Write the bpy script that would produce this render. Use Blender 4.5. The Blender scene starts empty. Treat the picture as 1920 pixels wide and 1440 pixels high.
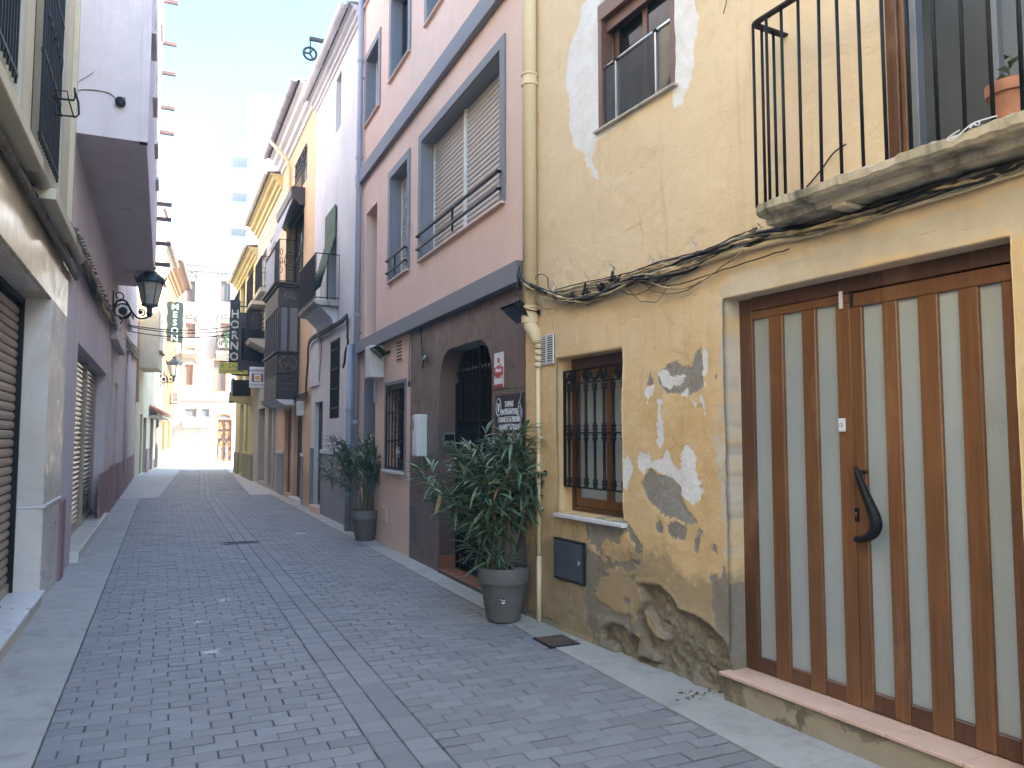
import bpy, bmesh, math, random
import numpy as np
from mathutils import Vector, Matrix
random.seed(7)
R = math.radians
scene = bpy.context.scene
COL = scene.collection
# ------------------------------------------------------------------ camera, sky, sun, exposure
F = 1440.0; PITCH = math.atan(100.0/F); EYE = 1.55
cam = bpy.data.objects.new('camera', bpy.data.cameras.new('camera'))
COL.objects.link(cam); scene.camera = cam
cam.data.sensor_width = 36; cam.data.lens = F/1920*36
cam.data.clip_start = 0.05; cam.data.clip_end = 2000
cam.location = (0, 0, EYE); cam.rotation_euler = (R(90)+PITCH, 0, 0)

SUN_EL = R(31); SUN_DIR = Vector((.99, -.13, 0)).normalized()      # horizontal direction towards the sun
world = bpy.data.worlds.new('World'); scene.world = world; world.use_nodes = True
wn = world.node_tree.nodes; wl = world.node_tree.links; wn.clear()
wo = wn.new('ShaderNodeOutputWorld'); bg = wn.new('ShaderNodeBackground')
sky = wn.new('ShaderNodeTexSky'); sky.sky_type = 'NISHITA'; sky.sun_disc = False
sky.sun_elevation = SUN_EL; sky.sun_rotation = math.atan2(SUN_DIR.x, SUN_DIR.y)
sky.dust_density = 1.2; sky.air_density = 1.0; sky.ozone_density = 2.0
tc = wn.new('ShaderNodeTexCoord'); mp = wn.new('ShaderNodeMapping'); mp.inputs['Scale'].default_value = (1.6, 1.6, 3.6)
mp.inputs['Location'].default_value = (1.3, .4, .75)
cn = wn.new('ShaderNodeTexNoise'); cn.inputs['Scale'].default_value = 1.7; cn.inputs['Detail'].default_value = 7; cn.inputs['Roughness'].default_value = .55
cr = wn.new('ShaderNodeValToRGB'); cr.color_ramp.elements[0].position = .58; cr.color_ramp.elements[1].position = .90
cm = wn.new('ShaderNodeMixRGB'); cm.inputs[2].default_value = (8.0, 8.2, 8.4, 1)
wl.new(tc.outputs['Generated'], mp.inputs['Vector']); wl.new(mp.outputs[0], cn.inputs['Vector'])
hs_ = wn.new('ShaderNodeHueSaturation'); hs_.inputs['Saturation'].default_value = 1.38; hs_.inputs['Hue'].default_value = .492; wl.new(sky.outputs[0], hs_.inputs['Color']); hs_.inputs['Value'].default_value = 1.0
wl.new(cn.outputs['Fac'], cr.inputs[0]); wl.new(cr.outputs[0], cm.inputs[0]); wl.new(hs_.outputs[0], cm.inputs[1])
wl.new(cm.outputs[0], bg.inputs['Color']); wl.new(bg.outputs[0], wo.inputs[0])
bg.inputs['Strength'].default_value = 0.15
sun = bpy.data.objects.new('sun', bpy.data.lights.new('sun', 'SUN')); COL.objects.link(sun)
sun.data.energy = 3.4; sun.data.angle = R(.53); sun.data.color = (1, .93, .82)
sdir = Vector((SUN_DIR.x*math.cos(SUN_EL), SUN_DIR.y*math.cos(SUN_EL), math.sin(SUN_EL)))
sun.rotation_euler = sdir.to_track_quat('Z', 'Y').to_euler(); sun.location = (20, -10, 40)
vs = scene.view_settings; scene.display_settings.display_device = 'sRGB'
vs.view_transform = 'Standard'; vs.look = 'None'; vs.gamma = 1; vs.use_curve_mapping = False
vs.exposure = 3.14
try:
    scene.cycles.max_bounces = 8; scene.cycles.diffuse_bounces = 5; scene.cycles.glossy_bounces = 3
    scene.cycles.transparent_max_bounces = 8; scene.cycles.use_denoising = True
except Exception: pass

# ------------------------------------------------------------------ pixel rays and wall frames
CAM = np.array([0, 0, EYE])
def ray(px, py):
    x, z = (px-960)/F, -(py-720)/F
    c, s = math.cos(PITCH), math.sin(PITCH)
    return np.array([x, c-s*z, s+c*z])
def G(px, py, z=0.0):
    r = ray(px, py); t = (z-EYE)/r[2]; return (r[0]*t, r[1]*t)
class Fr:
    """a vertical wall plane: u along it, n out towards the street, z up"""
    def __init__(s, o, d):
        s.o = np.array(o, float); d = np.array(d, float); s.U = d/np.linalg.norm(d); s.N = np.array([-s.U[1], s.U[0]])
    def W(s, u, n, z): p = s.o+s.U*u+s.N*n; return Vector((p[0], p[1], z))
    def cast(s, px, py, n=0.0):
        r = ray(px, py); t = (n-(CAM[:2]-s.o)@s.N)/(r[:2]@s.N)
        P = CAM+r*t; return float((P[:2]-s.o)@s.U), float(P[2])
    def u(s, px, py=820, n=0.0): return s.cast(px, py, n)[0]
    def z(s, px, py, n=0.0): return s.cast(px, py, n)[1]
    def castu(s, px, py, u):
        r = ray(px, py); t = (u-(CAM[:2]-s.o)@s.U)/(r[:2]@s.U)
        P = CAM+r*t; return float((P[:2]-s.o)@s.N), float(P[2])
    def rot(s): return math.atan2(s.U[1], s.U[0])
WF = Fr((0, 0), (1, 0))

# ------------------------------------------------------------------ meshes
class MB:
    def __init__(s): s.v = []; s.f = []; s.mi = []; s.cur = 0
    def add(s, vs_, fs):
        b = len(s.v); s.v += [tuple(p) for p in vs_]
        for f in fs: s.f.append(tuple(b+i for i in f)); s.mi.append(s.cur)
        return s
    def box(s, u0, u1, n0, n1, z0, z1):
        if u0 > u1: u0, u1 = u1, u0
        if n0 > n1: n0, n1 = n1, n0
        if z0 > z1: z0, z1 = z1, z0
        return s.add([(u0,n0,z0),(u1,n0,z0),(u1,n1,z0),(u0,n1,z0),(u0,n0,z1),(u1,n0,z1),(u1,n1,z1),(u0,n1,z1)],
              [(0,3,2,1),(4,5,6,7),(0,1,5,4),(1,2,6,5),(2,3,7,6),(3,0,4,7)])
    def prism(s, pts, n0, n1):          # polygon in (u, z), extruded along n
        k = len(pts); a = sum(pts[i][0]*pts[(i+1)%k][1]-pts[(i+1)%k][0]*pts[i][1] for i in range(k))
        if a < 0: pts = pts[::-1]
        return s.add([(p[0], n0, p[1]) for p in pts]+[(p[0], n1, p[1]) for p in pts],
              [tuple(range(k)), tuple(range(2*k-1, k-1, -1))]+[(i, k+i, k+(i+1)%k, (i+1)%k) for i in range(k)])
    def prism_u(s, pts, u0, u1):        # polygon in (n, z), extruded along u (a moulding)
        k = len(pts); a = sum(pts[i][0]*pts[(i+1)%k][1]-pts[(i+1)%k][0]*pts[i][1] for i in range(k))
        if a < 0: pts = pts[::-1]
        return s.add([(u0, p[0], p[1]) for p in pts]+[(u1, p[0], p[1]) for p in pts],
              [tuple(range(k-1,-1,-1)), tuple(range(k, 2*k))]+[(i, (i+1)%k, k+(i+1)%k, k+i) for i in range(k)])
    def prism_z(s, pts, z0, z1):        # polygon in (u, n), extruded along z
        k = len(pts); a = sum(pts[i][0]*pts[(i+1)%k][1]-pts[(i+1)%k][0]*pts[i][1] for i in range(k))
        if a < 0: pts = pts[::-1]
        return s.add([(p[0], p[1], z0) for p in pts]+[(p[0], p[1], z1) for p in pts],
              [tuple(range(k-1,-1,-1)), tuple(range(k, 2*k))]+[(i, (i+1)%k, k+(i+1)%k, k+i) for i in range(k)])
    def tube(s, pts, r, seg=8, cap=True, closed=False):
        P = [Vector(p) for p in pts]; n = len(P); rr = r if hasattr(r, '__len__') else [r]*n
        vs_ = []; ref = None
        for i in range(n):
            if closed: t = P[(i+1)%n]-P[i-1]
            else: t = P[min(i+1, n-1)]-P[max(i-1, 0)]
            if t.length < 1e-9: t = Vector((0,0,1))
            t.normalize()
            if ref is None: ref = Vector((0,0,1)) if abs(t.z) < .9 else Vector((1,0,0))
            a = t.cross(ref)
            if a.length < 1e-4: a = t.cross(Vector((0,1,0)))
            a.normalize(); b = t.cross(a); ref = a.cross(t)
            for k in range(seg):
                w = 2*math.pi*k/seg; vs_.append(P[i]+(a*math.cos(w)+b*math.sin(w))*rr[i])
        fs = []
        m = n if closed else n-1
        for i in range(m):
            j = (i+1)%n
            for k in range(seg):
                k2 = (k+1)%seg; fs.append((i*seg+k, j*seg+k, j*seg+k2, i*seg+k2))
        if cap and not closed: fs += [tuple(range(seg)), tuple(range((n-1)*seg+seg-1, (n-1)*seg-1, -1))]
        return s.add(vs_, fs)
    def lathe(s, c, prof, seg=16, cap=True):    # prof: (r, z) about the vertical through c
        vs_ = []; k = len(prof)
        for r, z in prof:
            for i in range(seg):
                w = 2*math.pi*i/seg; vs_.append((c[0]+r*math.cos(w), c[1]+r*math.sin(w), c[2]+z))
        fs = []
        for j in range(k-1):
            for i in range(seg):
                i2 = (i+1)%seg; fs.append((j*seg+i, j*seg+i2, (j+1)*seg+i2, (j+1)*seg+i))
        if cap: fs += [tuple(range(seg-1,-1,-1)), tuple(range((k-1)*seg, k*seg))]
        return s.add(vs_, fs)
    def bar(s, a, b, w, h=None):        # square bar
        h = h or w; a = Vector(a); b = Vector(b); t = (b-a).normalized()
        ref = Vector((0,0,1)) if abs(t.z) < .9 else Vector((1,0,0))
        x = t.cross(ref).normalized(); y = t.cross(x)
        vs_ = [p+x*sx*w/2+y*sy*h/2 for p in (a, b) for sx, sy in ((-1,-1),(1,-1),(1,1),(-1,1))]
        return s.add(vs_, [(0,1,2,3),(7,6,5,4),(0,4,5,1),(1,5,6,2),(2,6,7,3),(3,7,4,0)])
    def mesh(s, name, base=(0,0,0), smooth=False):
        m = bpy.data.meshes.new(name)
        m.from_pydata([(v[0]-base[0], v[1]-base[1], v[2]-base[2]) for v in s.v], [], s.f)
        if any(s.mi): m.polygons.foreach_set('material_index', s.mi)
        if smooth: m.polygons.foreach_set('use_smooth', [True]*len(m.polygons))
        m.update(); return m
    def build(s, name, mat, parent, label=None, kind=None, smooth=False, bevel=0, base=None, seg=1):
        """link as ONE mesh object, a part of parent"""
        fr, b = INFO[parent.name]
        me = s.mesh(name, b, smooth)
        for m in (mat if isinstance(mat, (list, tuple)) else [mat]): me.materials.append(m)
        o = bpy.data.objects.new(name, me); COL.objects.link(o); o.parent = parent
        INFO[o.name] = (fr, b)
        if label: o['label'] = label
        if kind: o['kind'] = kind
        fin(o, smooth, bevel, seg)
        return o
def fin(o, smooth, bevel, seg=1):
    if bevel:
        m = o.modifiers.new('bevel', 'BEVEL'); m.width = bevel; m.segments = seg; m.limit_method = 'ANGLE'; m.angle_limit = R(40)
        m.use_clamp_overlap = True
    if smooth == 2:
        m = o.modifiers.new('split', 'EDGE_SPLIT'); m.split_angle = R(35)
INFO = {}
def thing(name, label, cat, fr, base, group=None, kind=None):
    o = bpy.data.objects.new(name, None); COL.objects.link(o)
    o.location = fr.W(*base); o.rotation_euler = (0, 0, fr.rot()); o.empty_display_size = .2
    INFO[o.name] = (fr, base)
    if kind: o['kind'] = kind
    else: o['label'] = label; o['category'] = cat
    if group: o['group'] = group
    return o
def solo(name, mb, mat, fr, base, label=None, cat=None, group=None, kind=None, smooth=False, bevel=0):
    me = mb.mesh(name, base, smooth)
    for m in (mat if isinstance(mat, (list, tuple)) else [mat]): me.materials.append(m)
    o = bpy.data.objects.new(name, me); COL.objects.link(o)
    o.location = fr.W(*base); o.rotation_euler = (0, 0, fr.rot()); INFO[o.name] = (fr, base)
    if label: o['label'] = label
    if cat: o['category'] = cat
    if group: o['group'] = group
    if kind: o['kind'] = kind
    fin(o, smooth, bevel)
    return o
def cp(o, parent, loc=None, rot=None):          # one more of the same piece, sharing its mesh
    c = o.copy(); COL.objects.link(c); c.parent = parent; INFO[c.name] = INFO[parent.name]
    if loc is not None: c.location = loc
    if rot is not None: c.rotation_euler = rot
    return c
def copy_tree(o, parent=None):
    c = o.copy(); COL.objects.link(c); c.parent = parent
    INFO[c.name] = INFO[o.name]
    for ch in list(KIDS(o)): copy_tree(ch, c)
    return c
def KIDS(o): return [x for x in COL.objects if x.parent == o]
def text_mb(mb, s_, size, org, right, up, ext=.003, sx=1.0, align='CENTER', bold=0.0):
    """lettering as flat relief; org is the centre of the baseline"""
    cu = bpy.data.curves.new('txt', 'FONT'); cu.body = s_; cu.size = size; cu.align_x = align; cu.extrude = ext; cu.resolution_u = 2
    cu.offset = bold
    ob = bpy.data.objects.new('txt', cu); COL.objects.link(ob)
    bpy.context.view_layer.update()
    me = bpy.data.meshes.new_from_object(ob.evaluated_get(bpy.context.evaluated_depsgraph_get()))
    right = Vector(right); up = Vector(up); nn = right.cross(up); org = Vector(org)
    mb.add([org+right*(v.co.x*sx)+up*v.co.y+nn*v.co.z for v in me.vertices], [tuple(p.vertices) for p in me.polygons])
    bpy.data.objects.remove(ob); bpy.data.curves.remove(cu); bpy.data.meshes.remove(me)
    return mb
# lettering on a wall faces the street: reading runs towards -u
WR, WU = (-1, 0, 0), (0, 0, 1)

# ------------------------------------------------------------------ materials
def nodes(name):
    m = bpy.data.materials.new(name); m.use_nodes = True; nt = m.node_tree
    return m, nt, nt.nodes['Principled BSDF']
def setb(b, col=None, rough=None, metal=None, spec=None, coat=None):
    if col is not None: b.inputs['Base Color'].default_value = (*col, 1)
    if rough is not None: b.inputs['Roughness'].default_value = rough
    if metal is not None: b.inputs['Metallic'].default_value = metal
    if spec is not None: b.inputs['Specular IOR Level'].default_value = spec
    if coat is not None: b.inputs['Coat Weight'].default_value = coat; b.inputs['Coat Roughness'].default_value = .12
def pos(nt, scale=(1,1,1), obj=False):
    if obj: g = nt.nodes.new('ShaderNodeTexCoord'); src = g.outputs['Object']
    else: g = nt.nodes.new('ShaderNodeNewGeometry'); src = g.outputs['Position']
    m = nt.nodes.new('ShaderNodeMapping'); m.inputs['Scale'].default_value = scale
    nt.links.new(src, m.inputs['Vector']); return m.outputs[0]
def noise(nt, vec, scale, detail=4, rough=.55, dist=0):
    n = nt.nodes.new('ShaderNodeTexNoise'); n.inputs['Scale'].default_value = scale; n.inputs['Detail'].default_value = detail
    n.inputs['Roughness'].default_value = rough; n.inputs['Distortion'].default_value = dist
    nt.links.new(vec, n.inputs['Vector']); return n.outputs['Fac']
def ramp(nt, fac, a, b, ca=(0,0,0), cb=(1,1,1)):
    r = nt.nodes.new('ShaderNodeValToRGB'); e = r.color_ramp.elements
    e[0].position = a; e[1].position = b; e[0].color = (*ca, 1); e[1].color = (*cb, 1)
    nt.links.new(fac, r.inputs[0]); return r.outputs[0]
def mix(nt, fac, a, b, mode='MIX'):
    m = nt.nodes.new('ShaderNodeMixRGB'); m.blend_type = mode
    for i, x in ((0, fac), (1, a), (2, b)):
        if isinstance(x, (int, float)): m.inputs[i].default_value = x
        elif isinstance(x, tuple): m.inputs[i].default_value = (*x, 1)
        else: nt.links.new(x, m.inputs[i])
    return m.outputs[0]
def math_(nt, op, a, b=0.0, clamp=False):
    m = nt.nodes.new('ShaderNodeMath'); m.operation = op; m.use_clamp = clamp
    for i, x in ((0, a), (1, b)):
        if isinstance(x, (int, float)): m.inputs[i].default_value = x
        else: nt.links.new(x, m.inputs[i])
    return m.outputs[0]
def bump(nt, b, h, strength=.3, dist=.01):
    n = nt.nodes.new('ShaderNodeBump'); n.inputs['Strength'].default_value = strength; n.inputs['Distance'].default_value = dist
    nt.links.new(h, n.inputs['Height']); nt.links.new(n.outputs[0], b.inputs['Normal']); return n
def plain(name, col, rough=.6, metal=0, var=.12, sc=6, bs=.15, bd=.004, spec=.5, coat=0, obj=False):
    """paint or metal with a little wear"""
    m, nt, b = nodes(name); setb(b, col, rough, metal, spec, coat)
    v = pos(nt, obj=obj); n1 = noise(nt, v, sc, 5)
    d = tuple(c*(1-var*2.2) for c in col); l = tuple(min(1, c*(1+var)) for c in col)
    nt.links.new(ramp(nt, n1, .3, .72, d, l), b.inputs['Base Color'])
    n2 = noise(nt, v, sc*9, 3); bump(nt, b, n2, bs, bd)
    nt.links.new(ramp(nt, n1, .3, .7, (rough*.85,)*3, (min(1, rough*1.15),)*3), b.inputs['Roughness'])
    return m
def plaster(name, c1, c2, stain=(.25,.22,.18), st=.35, sc=.9, bs=.35, rough=.92, fine=55, base_dirt=0.0, stcut=.56):
    """render on a wall: cloudy tone, rain streaks, trowel relief"""
    m, nt, b = nodes(name); setb(b, c1, rough, spec=.25)
    v = pos(nt); vz = pos(nt, (3.2, 3.2, .28))
    n1 = noise(nt, v, sc, 6, .6); col = ramp(nt, n1, .32, .68, c1, c2)
    n4 = noise(nt, v, sc*9, 4, .6); col = mix(nt, ramp(nt, n4, .35, .75, (0,)*3, (.35,)*3), col, tuple(c*.86 for c in c1))
    n2 = noise(nt, vz, 1.6, 6, .65, .3); s2 = ramp(nt, n2, stcut, stcut+.22, (0,)*3, (st,)*3)
    col = mix(nt, s2, col, stain)
    if base_dirt:
        g = nt.nodes.new('ShaderNodeSeparateXYZ'); nt.links.new(pos(nt), g.inputs[0])
        k = math_(nt, 'ADD', g.outputs[2], math_(nt, 'MULTIPLY', noise(nt, v, 2.5, 6, .65), -1.1))
        col = mix(nt, ramp(nt, k, 0, .42, (base_dirt,)*3, (0,)*3), col, stain)
    nt.links.new(col, b.inputs['Base Color'])
    h = math_(nt, 'ADD', noise(nt, v, fine, 4, .6), math_(nt, 'MULTIPLY', noise(nt, v, 7, 4), 1.8))
    bump(nt, b, h, bs, .006)
    return m
def glass(name, col=(.012,.014,.016), rough=.05, spec=.4):
    m, nt, b = nodes(name); setb(b, col, rough, 0, spec)
    n = noise(nt, pos(nt), 1.3, 2); bump(nt, b, n, .12, .02)
    d = noise(nt, pos(nt), 14, 4)
    nt.links.new(ramp(nt, d, .35, .75, (rough,)*3, (rough+.16,)*3), b.inputs['Roughness'])
    return m
M = {}
M['pink'] = plaster('pink_render', (.70,.495,.40), (.77,.57,.47), (.56,.40,.32), .3, .5, .22, fine=90, base_dirt=.25)
M['lilac'] = plaster('lilac_render', (.60,.525,.525), (.68,.605,.60), (.40,.33,.34), .5, .6, .35, stcut=.50, base_dirt=.4)
M['mauve'] = plaster('mauve_plinth', (.27,.16,.165), (.33,.20,.20), (.20,.15,.14), .5, 1.5, .3)
M['grey_band'] = plain('grey_painted_band', (.20,.205,.225), .7, var=.06, sc=2)
M['white_old'] = plaster('old_whitewash', (.60,.60,.61), (.72,.71,.70), (.42,.37,.29), .5, 1.3, .5, fine=35, base_dirt=.5, stcut=.55)
M['grey_render'] = plaster('grey_render', (.24,.24,.25), (.33,.33,.33), (.16,.14,.12), .5, 1.6, .5)
M['ochre'] = plaster('ochre_render', (.66,.46,.26), (.73,.53,.33), (.40,.28,.18), .5, 1.0, .4, base_dirt=.5)
M['cream'] = plaster('cream_render', (.52,.46,.32), (.60,.54,.40), (.42,.36,.27), .45, .8, .25)
M['cream_lit'] = plaster('cream_white_render', (.44,.40,.31), (.50,.46,.37), (.5,.45,.36), .3, .8, .25)  # off-white cream used on several houses
M['lemon'] = plaster('lemon_render', (.56,.46,.20), (.62,.52,.26), (.45,.38,.22), .45, .8, .25, base_dirt=.3)
M['orange'] = plaster('orange_render', (.27,.145,.062), (.33,.18,.082), (.45,.30,.17), .35, .8, .25)
M['olive'] = plaster('olive_plinth', (.24,.22,.12), (.30,.27,.16), (.16,.14,.10), .4, 1.5, .3)
M['brown_plinth'] = plaster('brown_plinth', (.26,.20,.13), (.33,.26,.18), (.2,.16,.12), .4, 1.5, .3)
M['white'] = plaster('white_render', (.46,.455,.43), (.53,.52,.50), (.6,.58,.52), .3, .6, .15)
M['white_paint'] = plain('white_paint', (.72,.71,.68), .5, var=.06)
M['iron'] = plain('black_iron', (.012,.012,.013), .5, .0, var=.3, sc=12, bs=.4, bd=.003, spec=.22)
M['black_sheet'] = plain('black_sheeting', (.010,.010,.012), .9, .0, var=.2, sc=5, spec=.08)
M['iron_blue'] = plain('dark_green_black_iron', (.02,.028,.03), .4, 0, var=.3, sc=12, bs=.4)
M['steel'] = plain('brushed_steel', (.62,.62,.63), .3, .9, var=.05)
M['grey_pipe'] = plain('grey_pipe_paint', (.30,.31,.36), .5, var=.08, sc=3)
M['glass'] = glass('dark_window_glass')
M['glass_pale'] = glass('pale_window_glass', (.16,.18,.20), .08)
M['black_void'] = plain('dark_interior', (.012,.011,.010), .9)  # near-black colour stands in for unlit rooms and openings
M['dark_wood'] = plain('dark_painted_wood', (.045,.038,.036), .55, var=.3, sc=9, bs=.4)
M['brown_alu'] = plain('brown_aluminium', (.16,.085,.06), .45, var=.12, sc=4)
M['green_blind'] = plain('green_blind', (.035,.10,.05), .7, var=.2, sc=9)
M['concrete'] = plaster('weathered_concrete', (.42,.39,.33), (.52,.49,.42), (.12,.11,.09), .8, 2.2, .6, stcut=.48)
M['cable'] = plain('black_cable', (.012,.012,.013), .7, var=.3, sc=20)
M['cable_pale'] = plain('cable_painted_over', (.48,.36,.20), .7, var=.3, sc=16)
M['cable_grey'] = plain('dusty_cable', (.20,.17,.13), .75, var=.35, sc=16)
M['shutter_tan'] = plain('tan_shutter', (.40,.32,.25), .5, var=.08, sc=3)
M['shutter_brown'] = plain('brown_roller_metal', (.40,.29,.205), .42, .2, var=.10, sc=3)
M['pvc_cream'] = plain('cream_blind', (.50,.43,.37), .55, var=.06, sc=3)
M['terracotta'] = plain('terracotta', (.50,.22,.13), .8, var=.15, sc=8, bs=.3)
M['roof_tile'] = plain('roof_tile', (.36,.26,.19), .9, var=.35, sc=6, bs=.5)
M['white_cab'] = plain('white_cabinet', (.66,.66,.63), .5, var=.07, sc=4)
M['sign_black'] = plain('sign_black', (.018,.018,.022), .5, var=.1)
M['sign_white'] = plain('sign_white', (.70,.71,.72), .5, var=.04)
M['sign_red'] = plain('sign_red', (.42,.05,.045), .5, var=.06)
M['sign_green'] = plain('sign_dark_green', (.014,.026,.023), .55, var=.12)
M['letter_cream'] = plain('sign_letters', (.62,.62,.50), .6, var=.05)
M['sign_yellow'] = plain('sign_yellow', (.62,.55,.08), .5, var=.08)
M['letter_green'] = plain('green_letters', (.16,.20,.04), .6, var=.05)
M['maroon'] = plain('maroon_panel', (.16,.045,.05), .5, var=.05)
M['gold'] = plain('gold_motif', (.62,.40,.08), .5, var=.05)
M['brass'] = plain('dull_brass', (.35,.27,.12), .4, .7, var=.1)
M['ac_white'] = plain('ac_casing', (.60,.59,.55), .5, var=.08)
M['lamp_glass'] = plain('lantern_glass', (.42,.39,.31), .3, var=.12, sc=5, bs=.05)
M['wood_orange'] = plain('carved_door_wood', (.46,.20,.08), .5, var=.2, sc=5)
M['pot'] = plain('taupe_pot', (.125,.115,.105), .55, var=.10, sc=9, bs=.15)
M['soil'] = plain('pot_soil', (.06,.04,.03), .95, var=.4, sc=40, bs=1)
M['stone_bit'] = plain('pale_pebble', (.42,.27,.19), .8, var=.3, sc=30)
M['stem'] = plain('oleander_stem', (.20,.17,.10), .8, var=.3, sc=30)
M['hatch'] = plain('grey_hatch', (.10,.115,.14), .4, .3, var=.15, sc=6)
M['cloth'] = plain('grey_awning_cloth', (.34,.36,.40), .85, var=.15, sc=4)

def m_leaf():
    m, nt, b = nodes('oleander_leaf'); setb(b, (.05,.09,.04), .42, 0, .45)
    oi = nt.nodes.new('ShaderNodeNewGeometry'); o2 = nt.nodes.new('ShaderNodeObjectInfo')
    r = math_(nt, 'FRACT', math_(nt, 'ADD', oi.outputs['Random Per Island'], o2.outputs['Random']))
    c = nt.nodes.new('ShaderNodeValToRGB'); e = c.color_ramp.elements
    e[0].color = (.045,.085,.05,1); e[1].color = (.15,.22,.13,1); e[1].position = .9
    k = e.new(.5); k.color = (.075,.125,.068,1)
    k = e.new(.965); k.color = (.26,.22,.08,1)
    k = e.new(.99); k.color = (.20,.11,.05,1)
    nt.links.new(r, c.inputs[0]); nt.links.new(c.outputs[0], b.inputs['Base Color'])
    b.inputs['Transmission Weight'].default_value = 0
    return m
M['leaf'] = m_leaf()

def m_wood(name, base, dark, zscale=.18):
    m, nt, b = nodes(name); setb(b, base, .38, 0, .5, .25)
    v = pos(nt, (14, 14, .55)); n = noise(nt, v, 3.2, 8, .62, .6)
    v2 = pos(nt, (60, 60, 1.2)); n2 = noise(nt, v2, 2.4, 4, .6, .2)
    n3 = noise(nt, pos(nt), 1.7, 3)
    col = ramp(nt, n, .34, .68, dark, base)
    col = mix(nt, ramp(nt, n2, .38, .66, (.0,)*3, (.55,)*3), col, tuple(c*.5 for c in dark))
    col = mix(nt, ramp(nt, n3, .45, .75, (0,)*3, (.35,)*3), col, tuple(min(1, c*1.35) for c in base))
    oi = nt.nodes.new('ShaderNodeObjectInfo'); col = mix(nt, ramp(nt, oi.outputs['Random'], 0, 1, (0,)*3, (.5,)*3), col, dark)
    n8 = noise(nt, pos(nt, (2, 2, .7)), 2.2, 6, .7); col = mix(nt, ramp(nt, n8, .56, .76, (0,)*3, (.5,)*3), col, (.33,.20,.11))
    nt.links.new(col, b.inputs['Base Color'])
    bump(nt, b, n2, .25, .0015); return m
M['door_wood'] = m_wood('varnished_door_wood', (.265,.118,.040), (.135,.055,.019))
M['door_wood_dark'] = m_wood('dark_varnished_wood', (.15,.06,.024), (.075,.03,.014))

def m_frost(name):
    m, nt, b = nodes(name); setb(b, (.29,.345,.33), .22, 0, .55, .15)
    v = pos(nt, (1.3, 1.3, 26)); n = noise(nt, v, 2.6, 3, .5, .4); n1 = noise(nt, pos(nt), .9, 3)
    n5 = noise(nt, pos(nt, (.6,.6,40)), 2, 2)
    col = ramp(nt, n1, .35, .65, (.29,.32,.31), (.37,.40,.395))
    col = mix(nt, ramp(nt, n5, .4, .62, (0,)*3, (.08,)*3), col, (.24,.28,.27))
    oi = nt.nodes.new('ShaderNodeObjectInfo'); col = mix(nt, ramp(nt, oi.outputs['Random'], 0, 1, (0,)*3, (.55,)*3), col, (.40,.44,.44))
    n8 = noise(nt, pos(nt, (3, 3, 1)), 2.6, 6, .7); col = mix(nt, ramp(nt, n8, .55, .8, (0,)*3, (.3,)*3), col, (.22,.22,.19))
    nt.links.new(col, b.inputs['Base Color']); bump(nt, b, n, .08, .003); return m
M['frost'] = m_frost('frosted_glass')

def m_marble(name, c1, c2, vein, bs=.05, rough=.3, grime=.3):
    m, nt, b = nodes(name); setb(b, c1, rough, 0, .5)
    v = pos(nt, (1.2, 1.2, .35)); n = noise(nt, v, 1.5, 8, .65, 1.6); n2 = noise(nt, pos(nt), 6, 6, .65, .8)
    col = ramp(nt, n, .35, .62, c1, c2); col = mix(nt, ramp(nt, n2, .5, .78, (0,)*3, (grime,)*3), col, vein)
    nt.links.new(col, b.inputs['Base Color']); bump(nt, b, n2, bs, .003)
    nt.links.new(ramp(nt, n2, .3, .7, (rough*.7,)*3, (min(1, rough*1.7),)*3), b.inputs['Roughness']); return m
M['marble'] = m_marble('pilaster_marble', (.54,.485,.42), (.66,.61,.55), (.36,.30,.23))
M['marble_white'] = m_marble('white_marble_slab', (.60,.58,.56), (.68,.67,.66), (.40,.37,.34))
M['stone_clad'] = m_marble('golden_stone_cladding', (.50,.40,.265), (.62,.53,.38), (.42,.30,.15), .04, .13, .45)
M['brown_tile'] = m_marble('brown_porcelain_tile', (.11,.073,.062), (.155,.108,.093), (.085,.062,.058), .05, .34, .5)
M['step_tile'] = m_marble('pink_sill_tile', (.62,.40,.28), (.70,.48,.36), (.5,.33,.24), .05, .45, .4)
M['floor_tile'] = m_marble('red_floor_tile', (.25,.10,.055), (.31,.14,.075), (.16,.08,.05), .1, .35, .5)
M['pave_slab'] = plaster('pavement_granite', (.35,.335,.30), (.44,.42,.38), (.22,.205,.18), .6, 1.4, .35, fine=160, rough=.8, stcut=.50)
M['pave_warm'] = plaster('warm_pavement_stone', (.43,.41,.37), (.52,.49,.44), (.30,.27,.22), .5, 1.2, .3, fine=160, rough=.8)  # far paving, cream bounce light mixed into the colour

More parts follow.
